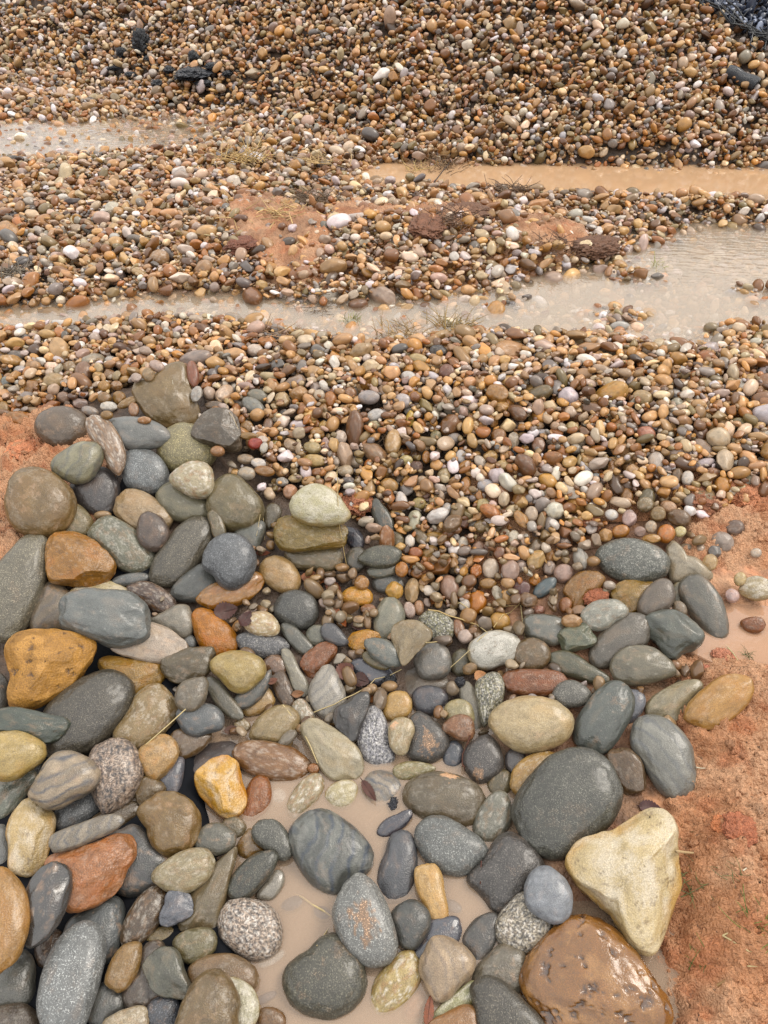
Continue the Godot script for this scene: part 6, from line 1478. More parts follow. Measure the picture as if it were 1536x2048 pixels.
func place_litter() -> void:
	straw("straw", "straw leaning across the tall tan-grey cobble", "straw", [Vector3(-0.511, -0.143, -1.116), Vector3(-0.535, -0.150, -1.091), Vector3(-0.558, -0.156, -1.067), Vector3(-0.582, -0.161, -1.042), Vector3(-0.605, -0.166, -1.018)], 0.0018, Color8(232, 208, 150))
	straw("straw", "straw bent over the tan-grey egg cobble down to the puddle", "straw", [Vector3(-0.271, -0.199, -1.167), Vector3(-0.248, -0.200, -1.138), Vector3(-0.224, -0.247, -1.110), Vector3(-0.206, -0.196, -1.077), Vector3(-0.188, -0.197, -1.043), Vector3(-0.169, -0.224, -1.010)], 0.0020, Color8(232, 208, 150))
	straw("straw", "long straw crossing the pale fan-shaped cobble and the black slate", "straw", [Vector3(-0.189, -0.225, -1.161), Vector3(-0.161, -0.210, -1.164), Vector3(-0.132, -0.195, -1.166), Vector3(-0.104, -0.172, -1.169), Vector3(-0.084, -0.190, -1.192), Vector3(-0.065, -0.204, -1.215), Vector3(-0.045, -0.219, -1.239), Vector3(-0.025, -0.214, -1.262), Vector3(0.012, -0.213, -1.271), Vector3(0.049, -0.194, -1.280)], 0.0017, Color8(232, 208, 150))
	straw("straw", "thin straw running down from the big white quartz cobble", "straw", [Vector3(0.296, -0.153, -1.376), Vector3(0.271, -0.155, -1.357), Vector3(0.247, -0.175, -1.337), Vector3(0.222, -0.190, -1.321), Vector3(0.198, -0.202, -1.304), Vector3(0.173, -0.215, -1.288)], 0.0013, Color8(232, 208, 150))
	straw("straw", "thick straw below the pink speckled pebble", "straw", [Vector3(0.132, -0.183, -1.490), Vector3(0.163, -0.177, -1.479), Vector3(0.194, -0.185, -1.468), Vector3(0.225, -0.184, -1.456), Vector3(0.256, -0.188, -1.444), Vector3(0.286, -0.189, -1.432), Vector3(0.317, -0.191, -1.420)], 0.0024, Color8(222, 190, 125))
	straw("straw", "straw slanting beside the thick straw", "straw", [Vector3(0.180, -0.203, -1.552), Vector3(0.204, -0.208, -1.531), Vector3(0.229, -0.175, -1.511), Vector3(0.253, -0.177, -1.490), Vector3(0.264, -0.204, -1.462), Vector3(0.275, -0.188, -1.434), Vector3(0.286, -0.171, -1.406), Vector3(0.297, -0.155, -1.377)], 0.0018, Color8(232, 208, 150))
	straw("straw", "straw angled up from the end of the thick straw", "straw", [Vector3(0.320, -0.180, -1.420), Vector3(0.348, -0.160, -1.450), Vector3(0.376, -0.183, -1.479), Vector3(0.400, -0.176, -1.500), Vector3(0.423, -0.167, -1.521)], 0.0018, Color8(222, 190, 125))
	straw("straw", "short straw standing beside the shiny wet grey cobble", "straw", [Vector3(0.410, -0.175, -1.501), Vector3(0.409, -0.181, -1.464), Vector3(0.409, -0.186, -1.426), Vector3(0.409, -0.191, -1.389)], 0.0020, Color8(232, 208, 150))
	straw("straw", "straw lying over the amber pebble above the quartz cobble", "straw", [Vector3(0.310, -0.194, -1.500), Vector3(0.341, -0.190, -1.501), Vector3(0.371, -0.178, -1.501), Vector3(0.402, -0.177, -1.501)], 0.0016, Color8(222, 190, 125))
	straw("straw", "short straw on the tan triangular slab edge", "straw", [Vector3(0.116, -0.133, -1.325), Vector3(0.135, -0.159, -1.347), Vector3(0.154, -0.183, -1.369), Vector3(0.173, -0.207, -1.390), Vector3(0.192, -0.231, -1.412)], 0.0017, Color8(232, 208, 150))
	straw("straw", "stubby straw in the puddle beside the mud-smeared cobble", "straw", [Vector3(-0.206, -0.265, -0.709), Vector3(-0.183, -0.245, -0.693), Vector3(-0.159, -0.245, -0.677), Vector3(-0.137, -0.242, -0.665), Vector3(-0.115, -0.250, -0.654)], 0.0026, Color8(232, 208, 150))
	straw("straw", "straw sticking into the puddle by the wide dark boulder", "straw", [Vector3(-0.115, -0.265, -0.647), Vector3(-0.123, -0.245, -0.624), Vector3(-0.131, -0.221, -0.601), Vector3(-0.140, -0.197, -0.577)], 0.0016, Color8(232, 208, 150))
	straw("straw", "thin stem crossing the flat tan-brown slab", "straw", [Vector3(-0.828, 0.020, -2.598), Vector3(-0.820, 0.025, -2.568), Vector3(-0.812, 0.032, -2.537), Vector3(-0.804, 0.039, -2.506), Vector3(-0.796, 0.045, -2.476), Vector3(-0.788, 0.052, -2.445), Vector3(-0.780, 0.059, -2.414), Vector3(-0.772, 0.066, -2.384), Vector3(-0.764, 0.135, -2.353), Vector3(-0.756, 0.130, -2.322), Vector3(-0.748, 0.118, -2.292), Vector3(-0.740, 0.093, -2.261)], 0.0012, Color8(235, 225, 200))
	straw("straw", "curved thin stem over the dark stone beside the slab", "straw", [Vector3(-0.610, 0.020, -2.413), Vector3(-0.597, 0.018, -2.374), Vector3(-0.585, 0.016, -2.336), Vector3(-0.577, 0.026, -2.307), Vector3(-0.569, 0.038, -2.279), Vector3(-0.561, 0.049, -2.251), Vector3(-0.552, 0.061, -2.222), Vector3(-0.544, 0.073, -2.194), Vector3(-0.536, 0.084, -2.166), Vector3(-0.528, 0.096, -2.138), Vector3(-0.520, 0.109, -2.109), Vector3(-0.503, 0.103, -2.085), Vector3(-0.487, 0.076, -2.061)], 0.0012, Color8(225, 200, 150))
	straw("straw", "long upright stem beside the large cream-white cobble", "straw", [Vector3(-0.159, -0.046, -1.991), Vector3(-0.157, -0.045, -1.960), Vector3(-0.154, -0.043, -1.928), Vector3(-0.152, -0.041, -1.897), Vector3(-0.150, -0.039, -1.866), Vector3(-0.148, -0.036, -1.835), Vector3(-0.145, -0.034, -1.804), Vector3(-0.143, 0.026, -1.773), Vector3(-0.141, 0.022, -1.742), Vector3(-0.139, -0.005, -1.711), Vector3(-0.136, -0.057, -1.703), Vector3(-0.134, -0.059, -1.695), Vector3(-0.132, -0.064, -1.688), Vector3(-0.130, -0.077, -1.680), Vector3(-0.118, -0.143, -1.647), Vector3(-0.106, -0.176, -1.614)], 0.0013, Color8(215, 185, 120))
	straw("straw", "fine stem between the olive cobble and the ochre block", "straw", [Vector3(-0.389, -0.078, -1.808), Vector3(-0.385, -0.101, -1.769), Vector3(-0.380, -0.122, -1.730)], 0.0010, Color8(232, 208, 150))
	straw("straw", "fine slanting stem beside the large olive-brown cobble", "straw", [Vector3(-0.389, -0.074, -1.813), Vector3(-0.393, -0.058, -1.780), Vector3(-0.397, -0.077, -1.747), Vector3(-0.400, -0.090, -1.715)], 0.0010, Color8(232, 208, 150))
	straw("straw", "wide flattened straw on the clay bank", "straw", [Vector3(0.630, -0.107, -0.733), Vector3(0.655, -0.135, -0.744), Vector3(0.681, -0.165, -0.756), Vector3(0.706, -0.191, -0.767), Vector3(0.718, -0.176, -0.752), Vector3(0.729, -0.159, -0.738)], 0.0032, Color8(225, 195, 145))
	straw("straw", "long straw at the bottom of the clay bank", "straw", [Vector3(0.691, -0.149, -0.580), Vector3(0.706, -0.137, -0.563), Vector3(0.721, -0.128, -0.546), Vector3(0.739, -0.132, -0.533), Vector3(0.757, -0.135, -0.520)], 0.0022, Color8(232, 208, 150))
	straw("straw", "straw folded up from the long straw on the clay bank", "straw", [Vector3(0.691, -0.149, -0.580), Vector3(0.717, -0.128, -0.586), Vector3(0.743, -0.113, -0.592)], 0.0018, Color8(232, 208, 150))
	straw("straw", "straw crossing under the long straw on the clay", "straw", [Vector3(0.726, -0.120, -0.577), Vector3(0.729, -0.128, -0.550), Vector3(0.732, -0.139, -0.522)], 0.0020, Color8(232, 208, 150))
	straw("straw", "flat brown straw low on the clay bank", "straw", [Vector3(0.661, -0.178, -0.499), Vector3(0.680, -0.161, -0.505), Vector3(0.699, -0.158, -0.511)], 0.0030, Color8(190, 145, 90))
	straw("straw", "short straw upright in a crack of the clay", "straw", [Vector3(0.681, -0.194, -0.653), Vector3(0.676, -0.203, -0.639), Vector3(0.671, -0.210, -0.625)], 0.0018, Color8(232, 208, 150))
	straw("straw", "tiny straw beside the green tuft on the clay", "straw", [Vector3(0.760, -0.108, -0.692), Vector3(0.770, -0.108, -0.698), Vector3(0.779, -0.107, -0.703)], 0.0018, Color8(240, 230, 200))
	straw("straw", "thin stem at the edge of the clay bank", "straw", [Vector3(0.716, -0.139, -0.521), Vector3(0.737, -0.137, -0.520), Vector3(0.759, -0.142, -0.519)], 0.0014, Color8(232, 208, 150))
	straw("straw", "pale chip of straw beside the ring-ridged boulder", "straw", [Vector3(0.764, -0.168, -0.966), Vector3(0.779, -0.177, -0.969), Vector3(0.794, -0.182, -0.972)], 0.0018, Color8(240, 230, 200))
	straw("straw", "short straw upright in the gravel near the pink stone", "straw", [Vector3(0.856, -0.013, -2.152), Vector3(0.839, -0.019, -2.125), Vector3(0.822, -0.025, -2.099), Vector3(0.802, -0.024, -2.064), Vector3(0.782, -0.022, -2.028)], 0.0020, Color8(222, 190, 125))
	straw("straw", "long fine stem in the gravel above the flecked cobble", "straw", [Vector3(0.675, -0.057, -1.976), Vector3(0.661, -0.063, -1.951), Vector3(0.646, -0.071, -1.925), Vector3(0.631, -0.079, -1.899), Vector3(0.616, -0.085, -1.873), Vector3(0.601, -0.093, -1.848), Vector3(0.587, -0.101, -1.822)], 0.0014, Color8(232, 208, 150))
	straw("straw", "fine stem standing in the gravel", "straw", [Vector3(0.625, -0.041, -2.051), Vector3(0.618, -0.053, -2.008), Vector3(0.612, -0.064, -1.966)], 0.0012, Color8(222, 190, 125))
	straw("straw", "arched grass stem beside the white pebble in the gravel", "straw", [Vector3(1.017, -0.029, -2.051), Vector3(1.035, -0.030, -2.041), Vector3(1.053, -0.032, -2.032), Vector3(1.062, -0.023, -1.999), Vector3(1.070, -0.032, -1.966)], 0.0011, Color8(225, 205, 150))
	straw("straw", "pale stem on the wet clay by the side pool", "straw", [Vector3(0.966, -0.167, -1.349), Vector3(0.963, -0.153, -1.319), Vector3(0.961, -0.137, -1.289), Vector3(0.958, -0.126, -1.259)], 0.0016, Color8(225, 220, 160))
	straw("straw", "straw near the dry grass on the bank crest", "straw", [Vector3(-0.434, 0.020, -2.732), Vector3(-0.399, 0.020, -2.742), Vector3(-0.365, 0.018, -2.752)], 0.0021, Color8(222, 190, 125))
	straw("straw", "straw lying on the gravel bank crest", "straw", [Vector3(-0.362, 0.020, -2.721), Vector3(-0.322, 0.020, -2.708), Vector3(-0.283, 0.020, -2.695)], 0.0021, Color8(232, 208, 150))
	straw("straw", "straw on the ridge beside the orange puddle", "straw", [Vector3(0.860, 0.083, -4.207), Vector3(0.858, 0.084, -4.175), Vector3(0.856, 0.086, -4.143), Vector3(0.854, 0.088, -4.111), Vector3(0.852, 0.090, -4.079), Vector3(0.850, 0.092, -4.047), Vector3(0.848, 0.095, -4.015), Vector3(0.846, 0.097, -3.982), Vector3(0.844, 0.098, -3.950)], 0.0039, Color8(222, 190, 125))
	straw("straw", "long stem arching over the mound", "straw", [Vector3(-1.206, 0.015, -5.648), Vector3(-1.200, 0.019, -5.619), Vector3(-1.193, 0.024, -5.589), Vector3(-1.186, 0.028, -5.560), Vector3(-1.179, 0.032, -5.530), Vector3(-1.173, 0.036, -5.501), Vector3(-1.166, 0.039, -5.472), Vector3(-1.159, 0.041, -5.442), Vector3(-1.153, 0.043, -5.413), Vector3(-1.146, 0.044, -5.383), Vector3(-1.139, 0.044, -5.354), Vector3(-1.132, 0.044, -5.324), Vector3(-1.126, 0.044, -5.295), Vector3(-1.119, 0.043, -5.266), Vector3(-1.112, 0.043, -5.236), Vector3(-1.106, 0.043, -5.207), Vector3(-1.099, 0.043, -5.177), Vector3(-1.092, 0.043, -5.148), Vector3(-1.085, 0.043, -5.118), Vector3(-1.079, 0.043, -5.089), Vector3(-1.072, 0.043, -5.060), Vector3(-1.065, 0.043, -5.030), Vector3(-1.059, 0.043, -5.001), Vector3(-1.052, 0.043, -4.971), Vector3(-1.045, 0.043, -4.942), Vector3(-1.038, 0.043, -4.912), Vector3(-1.032, 0.043, -4.883), Vector3(-1.024, 0.044, -4.853), Vector3(-1.016, 0.045, -4.824), Vector3(-1.009, 0.045, -4.794), Vector3(-1.001, 0.046, -4.764), Vector3(-0.993, 0.047, -4.734), Vector3(-0.986, 0.048, -4.705), Vector3(-0.978, 0.049, -4.675), Vector3(-0.971, 0.050, -4.645), Vector3(-0.963, 0.051, -4.615), Vector3(-0.955, 0.052, -4.586), Vector3(-0.948, 0.053, -4.556), Vector3(-0.940, 0.054, -4.526), Vector3(-0.932, 0.055, -4.496), Vector3(-0.925, 0.056, -4.467), Vector3(-0.917, 0.057, -4.437), Vector3(-0.909, 0.057, -4.407), Vector3(-0.902, 0.059, -4.377), Vector3(-0.893, 0.062, -4.347), Vector3(-0.885, 0.065, -4.316), Vector3(-0.877, 0.069, -4.286), Vector3(-0.868, 0.073, -4.255), Vector3(-0.860, 0.076, -4.225), Vector3(-0.852, 0.080, -4.194), Vector3(-0.843, 0.084, -4.164), Vector3(-0.835, 0.087, -4.133), Vector3(-0.826, 0.090, -4.103), Vector3(-0.818, 0.092, -4.072), Vector3(-0.810, 0.093, -4.042), Vector3(-0.801, 0.094, -4.011), Vector3(-0.793, 0.094, -3.981), Vector3(-0.785, 0.094, -3.950), Vector3(-0.776, 0.093, -3.920), Vector3(-0.768, 0.091, -3.889), Vector3(-0.760, 0.088, -3.859), Vector3(-0.751, 0.085, -3.828)], 0.0026, Color8(225, 190, 120))
	straw("straw", "straw lying on the bare clay of the mound", "straw", [Vector3(-0.569, 0.067, -4.310), Vector3(-0.568, 0.071, -4.280), Vector3(-0.567, 0.076, -4.250), Vector3(-0.567, 0.081, -4.220), Vector3(-0.566, 0.086, -4.190), Vector3(-0.565, 0.091, -4.159), Vector3(-0.564, 0.095, -4.129), Vector3(-0.563, 0.100, -4.099), Vector3(-0.563, 0.103, -4.069), Vector3(-0.562, 0.106, -4.039), Vector3(-0.561, 0.109, -4.008), Vector3(-0.560, 0.110, -3.978), Vector3(-0.559, 0.110, -3.948), Vector3(-0.559, 0.109, -3.918), Vector3(-0.568, 0.106, -3.880), Vector3(-0.577, 0.102, -3.842), Vector3(-0.586, 0.094, -3.804)], 0.0046, Color8(222, 190, 125))
	straw("straw", "straw by the stones on the mound", "straw", [Vector3(-0.445, 0.079, -3.636), Vector3(-0.430, 0.085, -3.662), Vector3(-0.416, 0.090, -3.688), Vector3(-0.401, 0.096, -3.714), Vector3(-0.387, 0.102, -3.739), Vector3(-0.372, 0.107, -3.765), Vector3(-0.358, 0.112, -3.791), Vector3(-0.344, 0.115, -3.817)], 0.0026, Color8(232, 208, 150))
	straw("straw", "straw on the gravel beside the mound", "straw", [Vector3(-0.971, 0.071, -3.826), Vector3(-0.939, 0.071, -3.813), Vector3(-0.908, 0.072, -3.800), Vector3(-0.876, 0.072, -3.787), Vector3(-0.844, 0.072, -3.775)], 0.0039, Color8(232, 208, 150))
	straw("straw", "straw lying at the foot of the mound", "straw", [Vector3(-0.708, 0.033, -3.575), Vector3(-0.690, 0.032, -3.551), Vector3(-0.673, 0.030, -3.526), Vector3(-0.655, 0.029, -3.502), Vector3(-0.637, 0.028, -3.477), Vector3(-0.619, 0.026, -3.453)], 0.0026, Color8(222, 190, 125))
	straw("straw", "straw at the stream edge", "straw", [Vector3(1.051, -0.041, -2.934), Vector3(1.044, -0.034, -2.905), Vector3(1.038, -0.027, -2.876), Vector3(1.032, -0.019, -2.847), Vector3(1.025, -0.012, -2.819), Vector3(1.019, -0.004, -2.790), Vector3(1.013, 0.006, -2.761), Vector3(1.006, 0.014, -2.733), Vector3(1.000, 0.017, -2.704)], 0.0026, Color8(232, 208, 150))
	straw("twig", "long brown twig above the large pale-flecked cobble", "twig", [Vector3(0.449, -0.074, -1.753), Vector3(0.478, -0.103, -1.759), Vector3(0.506, -0.110, -1.765), Vector3(0.535, -0.114, -1.771), Vector3(0.571, -0.112, -1.774), Vector3(0.607, -0.110, -1.776), Vector3(0.632, -0.104, -1.796), Vector3(0.657, -0.098, -1.815), Vector3(0.682, -0.093, -1.834)], 0.0022, Color8(110, 75, 55))
	straw("twig", "twig pointing at the large pale-flecked cobble", "twig", [Vector3(0.565, -0.131, -1.693), Vector3(0.603, -0.130, -1.693), Vector3(0.641, -0.128, -1.692), Vector3(0.668, -0.101, -1.673), Vector3(0.694, -0.074, -1.654)], 0.0020, Color8(130, 95, 70))
	straw("twig", "blackened stick behind the flat tan-brown slab", "twig", [Vector3(-0.888, 0.020, -2.759), Vector3(-0.855, 0.020, -2.745), Vector3(-0.821, 0.020, -2.732), Vector3(-0.787, 0.020, -2.713), Vector3(-0.753, 0.020, -2.694), Vector3(-0.734, 0.020, -2.670), Vector3(-0.714, 0.020, -2.646), Vector3(-0.695, 0.020, -2.622), Vector3(-0.676, 0.018, -2.598)], 0.0091, Color8(42, 34, 30))
	straw("twig", "peeled pale end of the blackened stick", "twig", [Vector3(-0.962, 0.020, -2.811), Vector3(-0.936, 0.020, -2.795), Vector3(-0.911, 0.020, -2.779), Vector3(-0.885, 0.019, -2.763)], 0.0039, Color8(235, 215, 180))
	straw("twig", "dark upright stalk in the gravel bank crest", "twig", [Vector3(0.414, -0.058, -3.082), Vector3(0.411, -0.055, -3.052), Vector3(0.408, -0.051, -3.021), Vector3(0.404, -0.046, -2.991), Vector3(0.401, -0.041, -2.961), Vector3(0.398, -0.037, -2.931), Vector3(0.395, -0.026, -2.901), Vector3(0.392, -0.013, -2.870), Vector3(0.388, -0.002, -2.840), Vector3(0.385, 0.010, -2.810), Vector3(0.382, 0.017, -2.780), Vector3(0.379, 0.020, -2.750), Vector3(0.376, 0.020, -2.719), Vector3(0.372, 0.020, -2.689), Vector3(0.369, 0.020, -2.659), Vector3(0.366, 0.020, -2.629), Vector3(0.363, 0.020, -2.598), Vector3(0.360, 0.020, -2.568)], 0.0023, Color8(50, 40, 32))
	straw("twig", "dark twig leaning on the bank crest", "twig", [Vector3(0.363, 0.019, -2.752), Vector3(0.370, 0.014, -2.783), Vector3(0.378, 0.007, -2.814), Vector3(0.386, -0.002, -2.844), Vector3(0.394, -0.013, -2.875), Vector3(0.402, -0.022, -2.906), Vector3(0.410, -0.029, -2.937), Vector3(0.418, -0.037, -2.967), Vector3(0.425, -0.045, -2.998), Vector3(0.433, -0.053, -3.029), Vector3(0.441, -0.061, -3.060)], 0.0023, Color8(80, 60, 40))
	straw("twig", "thin red-brown root hanging on the black-grey cobble", "twig", [Vector3(0.221, -0.207, -0.757), Vector3(0.218, -0.214, -0.734), Vector3(0.215, -0.215, -0.711), Vector3(0.210, -0.245, -0.708), Vector3(0.205, -0.269, -0.706)], 0.0016, Color8(95, 45, 32))
	straw("twig", "curved brown root around the ball-like cobble", "twig", [Vector3(0.222, -0.196, -1.071), Vector3(0.212, -0.230, -1.056), Vector3(0.203, -0.231, -1.040), Vector3(0.201, -0.235, -1.021), Vector3(0.200, -0.224, -1.002), Vector3(0.204, -0.224, -1.001), Vector3(0.208, -0.265, -1.001)], 0.0026, Color8(120, 75, 55))
	straw("twig", "thin dark twig in the pool by the wedge boulder", "twig", [Vector3(0.593, -0.106, -0.809), Vector3(0.608, -0.131, -0.822), Vector3(0.622, -0.154, -0.836), Vector3(0.637, -0.178, -0.850), Vector3(0.651, -0.201, -0.864), Vector3(0.665, -0.220, -0.878), Vector3(0.678, -0.220, -0.877), Vector3(0.690, -0.219, -0.877)], 0.0014, Color8(45, 32, 30))
	straw("twig", "small dark twig standing at the stream bend", "twig", [Vector3(-1.649, -0.012, -3.153), Vector3(-1.635, -0.027, -3.132), Vector3(-1.621, -0.044, -3.112)], 0.0039, Color8(50, 40, 32))
	straw("twig", "dark twig behind the orange puddle edge", "twig", [Vector3(0.304, 0.045, -4.725), Vector3(0.311, 0.045, -4.754), Vector3(0.319, 0.041, -4.783), Vector3(0.326, 0.039, -4.812), Vector3(0.334, 0.037, -4.841), Vector3(0.341, 0.036, -4.870), Vector3(0.349, 0.034, -4.899), Vector3(0.356, 0.033, -4.928), Vector3(0.364, 0.031, -4.957), Vector3(0.371, 0.029, -4.986), Vector3(0.379, 0.028, -5.015), Vector3(0.386, 0.026, -5.044), Vector3(0.394, 0.025, -5.073), Vector3(0.401, 0.023, -5.102), Vector3(0.409, 0.022, -5.131), Vector3(0.416, 0.020, -5.160), Vector3(0.424, 0.018, -5.189), Vector3(0.431, 0.017, -5.218), Vector3(0.439, 0.015, -5.247), Vector3(0.446, 0.014, -5.276)], 0.0039, Color8(60, 48, 40))
	straw("twig", "brown root by the clod on the gravel bank", "twig", [Vector3(0.992, -0.104, -1.728), Vector3(1.002, -0.097, -1.752), Vector3(1.013, -0.094, -1.775)], 0.0020, Color8(120, 80, 50))
	leaf("rusty serrated leaf lying beside the tan egg cobble", Vector3(-0.215, -0.159, -1.595), -0.25, 0.50, 0.082, 0.040, Color8(180, 108, 60), 0.15)
	leaf("darker half of a torn leaf beside the rusty serrated leaf", Vector3(-0.154, -0.177, -1.574), -0.60, 0.40, 0.060, 0.035, Color8(146, 81, 46), 0.20)
	leaf("small rusty leaf behind the tan egg cobble", Vector3(-0.380, -0.138, -1.687), 0.00, 0.50, 0.045, 0.018, Color8(163, 87, 52), 0.20)
	leaf("dark maroon crumpled leaf above the orange-brown egg cobble", Vector3(-0.463, -0.152, -1.458), 0.30, 0.50, 0.070, 0.050, Color8(83, 42, 28), 0.35)
	leaf("curled maroon leaf tip beside the small cream cobble", Vector3(-0.399, -0.138, -1.412), 1.20, 0.40, 0.060, 0.035, Color8(76, 34, 25), 0.40)
	leaf("maroon leaf floating beside the red-brown block", Vector3(-0.109, -0.206, -1.283), 0.90, 0.40, 0.060, 0.050, Color8(110, 59, 38), 0.10)
	leaf("purple-brown leaf under the long straw", Vector3(-0.064, -0.219, -1.262), -0.40, 0.40, 0.050, 0.040, Color8(83, 47, 36), 0.10)
	leaf("curled orange leaf strip beside the honey-yellow block", Vector3(-0.125, -0.177, -1.452), -1.10, 0.50, 0.085, 0.022, Color8(171, 93, 40), 0.40)
	leaf("dark wet leaf above the honey-yellow block", Vector3(-0.068, -0.200, -1.448), 0.10, 0.50, 0.060, 0.035, Color8(72, 36, 24), 0.20)
	leaf("upright rust leaf beside the pink speckled pebble", Vector3(0.150, -0.197, -1.551), 1.35, 0.50, 0.060, 0.025, Color8(161, 97, 43), 0.20)
	leaf("crescent-shaped maroon leaf on the swirl-banded stone", Vector3(-0.037, -0.235, -0.941), -1.00, 0.20, 0.065, 0.022, Color8(91, 47, 30), 0.10)
	leaf("orange leaf scrap beside the black triangular slate", Vector3(-0.032, -0.242, -1.226), 0.40, 0.40, 0.050, 0.035, Color8(171, 102, 35), 0.30)
	leaf("orange-tan leaf scrap under the big white quartz cobble", Vector3(0.264, -0.190, -1.255), 0.60, 0.50, 0.036, 0.030, Color8(199, 138, 83), 0.15)
	leaf("dark red leaf sunk in the muddy pool", Vector3(0.643, -0.222, -0.888), -0.20, 0.10, 0.055, 0.035, Color8(83, 38, 33), 0.30)
	leaf("folded red-brown leaf standing in the puddle", Vector3(0.089, -0.230, -0.468), 1.40, 0.30, 0.060, 0.020, Color8(146, 81, 49), 0.20)
	leaf("torn leaf scrap beside the slim pale grey cobble", Vector3(-0.237, -0.225, -1.220), 0.20, 0.40, 0.035, 0.020, Color8(142, 91, 44), 0.40)
	leaf("dark leaf in the puddle beside the tiny quartz stone", Vector3(-0.404, -0.233, -1.112), 0.20, 0.30, 0.040, 0.022, Color8(99, 59, 36), 0.20)
	leaf("rust-coloured leaf over the red block stone", Vector3(-0.306, -0.191, -1.238), 0.40, 0.30, 0.030, 0.018, Color8(118, 66, 36), 0.20)
	clump("dry_grass", "dead brown grass roots matted in the gravel bank", "dry grass", Vector3(-0.023, -0.031, -2.190), 0.085, 70, 0.085, 0.25, 0.0011, Color8(135, 105, 75))
	clump("dry_grass", "dry brown roots above the long brown twig", "dry grass", Vector3(0.494, -0.117, -1.771), 0.070, 40, 0.080, 0.20, 0.0012, Color8(110, 78, 58))
	clump("dry_grass", "straw-coloured grass clump on top of the mound", "dry grass", Vector3(-0.903, 0.038, -5.142), 0.160, 96, 0.160, 0.68, 0.0030, Color8(247, 208, 136))
	clump("dry_grass", "dark root mat on the mound beside the bare clay", "dry grass", Vector3(-0.403, 0.061, -4.314), 0.130, 96, 0.110, 0.45, 0.0027, Color8(130, 104, 75))
	clump("dry_grass", "pale grass at the back of the mound", "dry grass", Vector3(-0.412, 0.039, -5.085), 0.150, 41, 0.130, 0.52, 0.0029, Color8(247, 208, 143))
	clump("dry_grass", "tangled dead grass at the tip of the orange puddle", "dry grass", Vector3(0.372, -0.056, -5.199), 0.150, 112, 0.140, 0.75, 0.0030, Color8(156, 123, 84))
	clump("dry_grass", "dead grass mat at the edge of the ridge", "dry grass", Vector3(0.709, 0.048, -4.526), 0.160, 96, 0.100, 0.52, 0.0029, Color8(136, 104, 75))
	clump("dry_grass", "straw tuft on the mound behind the clod", "dry grass", Vector3(0.204, -0.058, -5.154), 0.100, 44, 0.130, 0.90, 0.0030, Color8(255, 221, 143))
	clump("dry_grass", "brown roots on the slope of the mound", "dry grass", Vector3(0.336, 0.115, -3.820), 0.160, 96, 0.100, 0.45, 0.0027, Color8(130, 93, 65))
	clump("dry_grass", "brown roots beside the mossy clod", "dry grass", Vector3(0.871, 0.059, -3.634), 0.120, 64, 0.080, 0.45, 0.0027, Color8(136, 98, 67))
	clump("dry_grass", "dead stalks on the bank crest beside the stream", "dry grass", Vector3(0.069, -0.060, -2.911), 0.100, 72, 0.100, 0.68, 0.0025, Color8(214, 175, 117))
	clump("dry_grass", "grass stalks on the crest beside the black stone", "dry grass", Vector3(0.288, -0.061, -2.958), 0.100, 57, 0.120, 0.90, 0.0025, Color8(195, 162, 97))
	clump("dry_grass", "fine dark weeds drowned in the stream", "dry grass", Vector3(-0.315, -0.050, -3.152), 0.120, 57, 0.080, 0.30, 0.0019, Color8(136, 114, 91))
	clump("dry_grass", "black roots on the clay bank", "dry grass", Vector3(0.914, -0.146, -0.986), 0.050, 30, 0.060, 0.20, 0.0010, Color8(60, 45, 38))
	clump("dry_grass", "thin stalks beside the left bend of the stream", "dry grass", Vector3(-1.769, 0.016, -3.380), 0.140, 64, 0.100, 0.45, 0.0025, Color8(143, 130, 110))
	clump("dry_grass", "scattered straws on the bare clay of the mound", "dry grass", Vector3(-0.548, 0.106, -3.988), 0.200, 54, 0.100, 0.30, 0.0030, Color8(255, 214, 143))
	clump("dry_grass", "brown stalks scattered along the bank crest", "dry grass", Vector3(-0.426, 0.014, -2.752), 0.140, 48, 0.080, 0.38, 0.0025, Color8(182, 143, 104))
	clump("grass_tuft", "small green tuft beside the pale yellow wedge boulder", "grass tuft", Vector3(0.691, -0.221, -0.820), 0.022, 40, 0.035, 1.20, 0.0010, Color8(90, 130, 50))
	clump("grass_tuft", "green tuft at the edge of the clay bank", "grass tuft", Vector3(0.769, -0.120, -0.585), 0.040, 60, 0.060, 1.00, 0.0011, Color8(110, 150, 60))
	clump("grass_tuft", "few green blades low on the clay bank", "grass tuft", Vector3(0.647, -0.218, -0.553), 0.022, 26, 0.045, 1.10, 0.0010, Color8(120, 150, 70))
	clump("grass_tuft", "long green blades spread over the clay bank", "grass tuft", Vector3(0.692, -0.191, -0.692), 0.050, 30, 0.075, 0.45, 0.0011, Color8(125, 140, 80))
	clump("grass_tuft", "sparse olive grass on the clay bank", "grass tuft", Vector3(0.772, -0.113, -0.665), 0.050, 22, 0.050, 0.60, 0.0010, Color8(130, 135, 80))
	clump("grass_tuft", "tiny green sprout beside the side pool", "grass tuft", Vector3(1.010, -0.153, -1.298), 0.010, 14, 0.030, 1.30, 0.0009, Color8(80, 125, 50))
	clump("grass_tuft", "green tuft at the stream edge on the bank crest", "grass tuft", Vector3(-0.146, -0.060, -3.017), 0.040, 32, 0.050, 1.20, 0.0021, Color8(182, 182, 104))
	clump("grass_tuft", "upright grass tuft beside the black stone on the crest", "grass tuft", Vector3(0.302, -0.062, -2.993), 0.050, 35, 0.060, 1.35, 0.0021, Color8(195, 182, 117))
	clump("grass_tuft", "small pale grass sprout beside the wide stream", "grass tuft", Vector3(1.364, -0.062, -3.630), 0.030, 25, 0.080, 1.95, 0.0029, Color8(208, 214, 123))
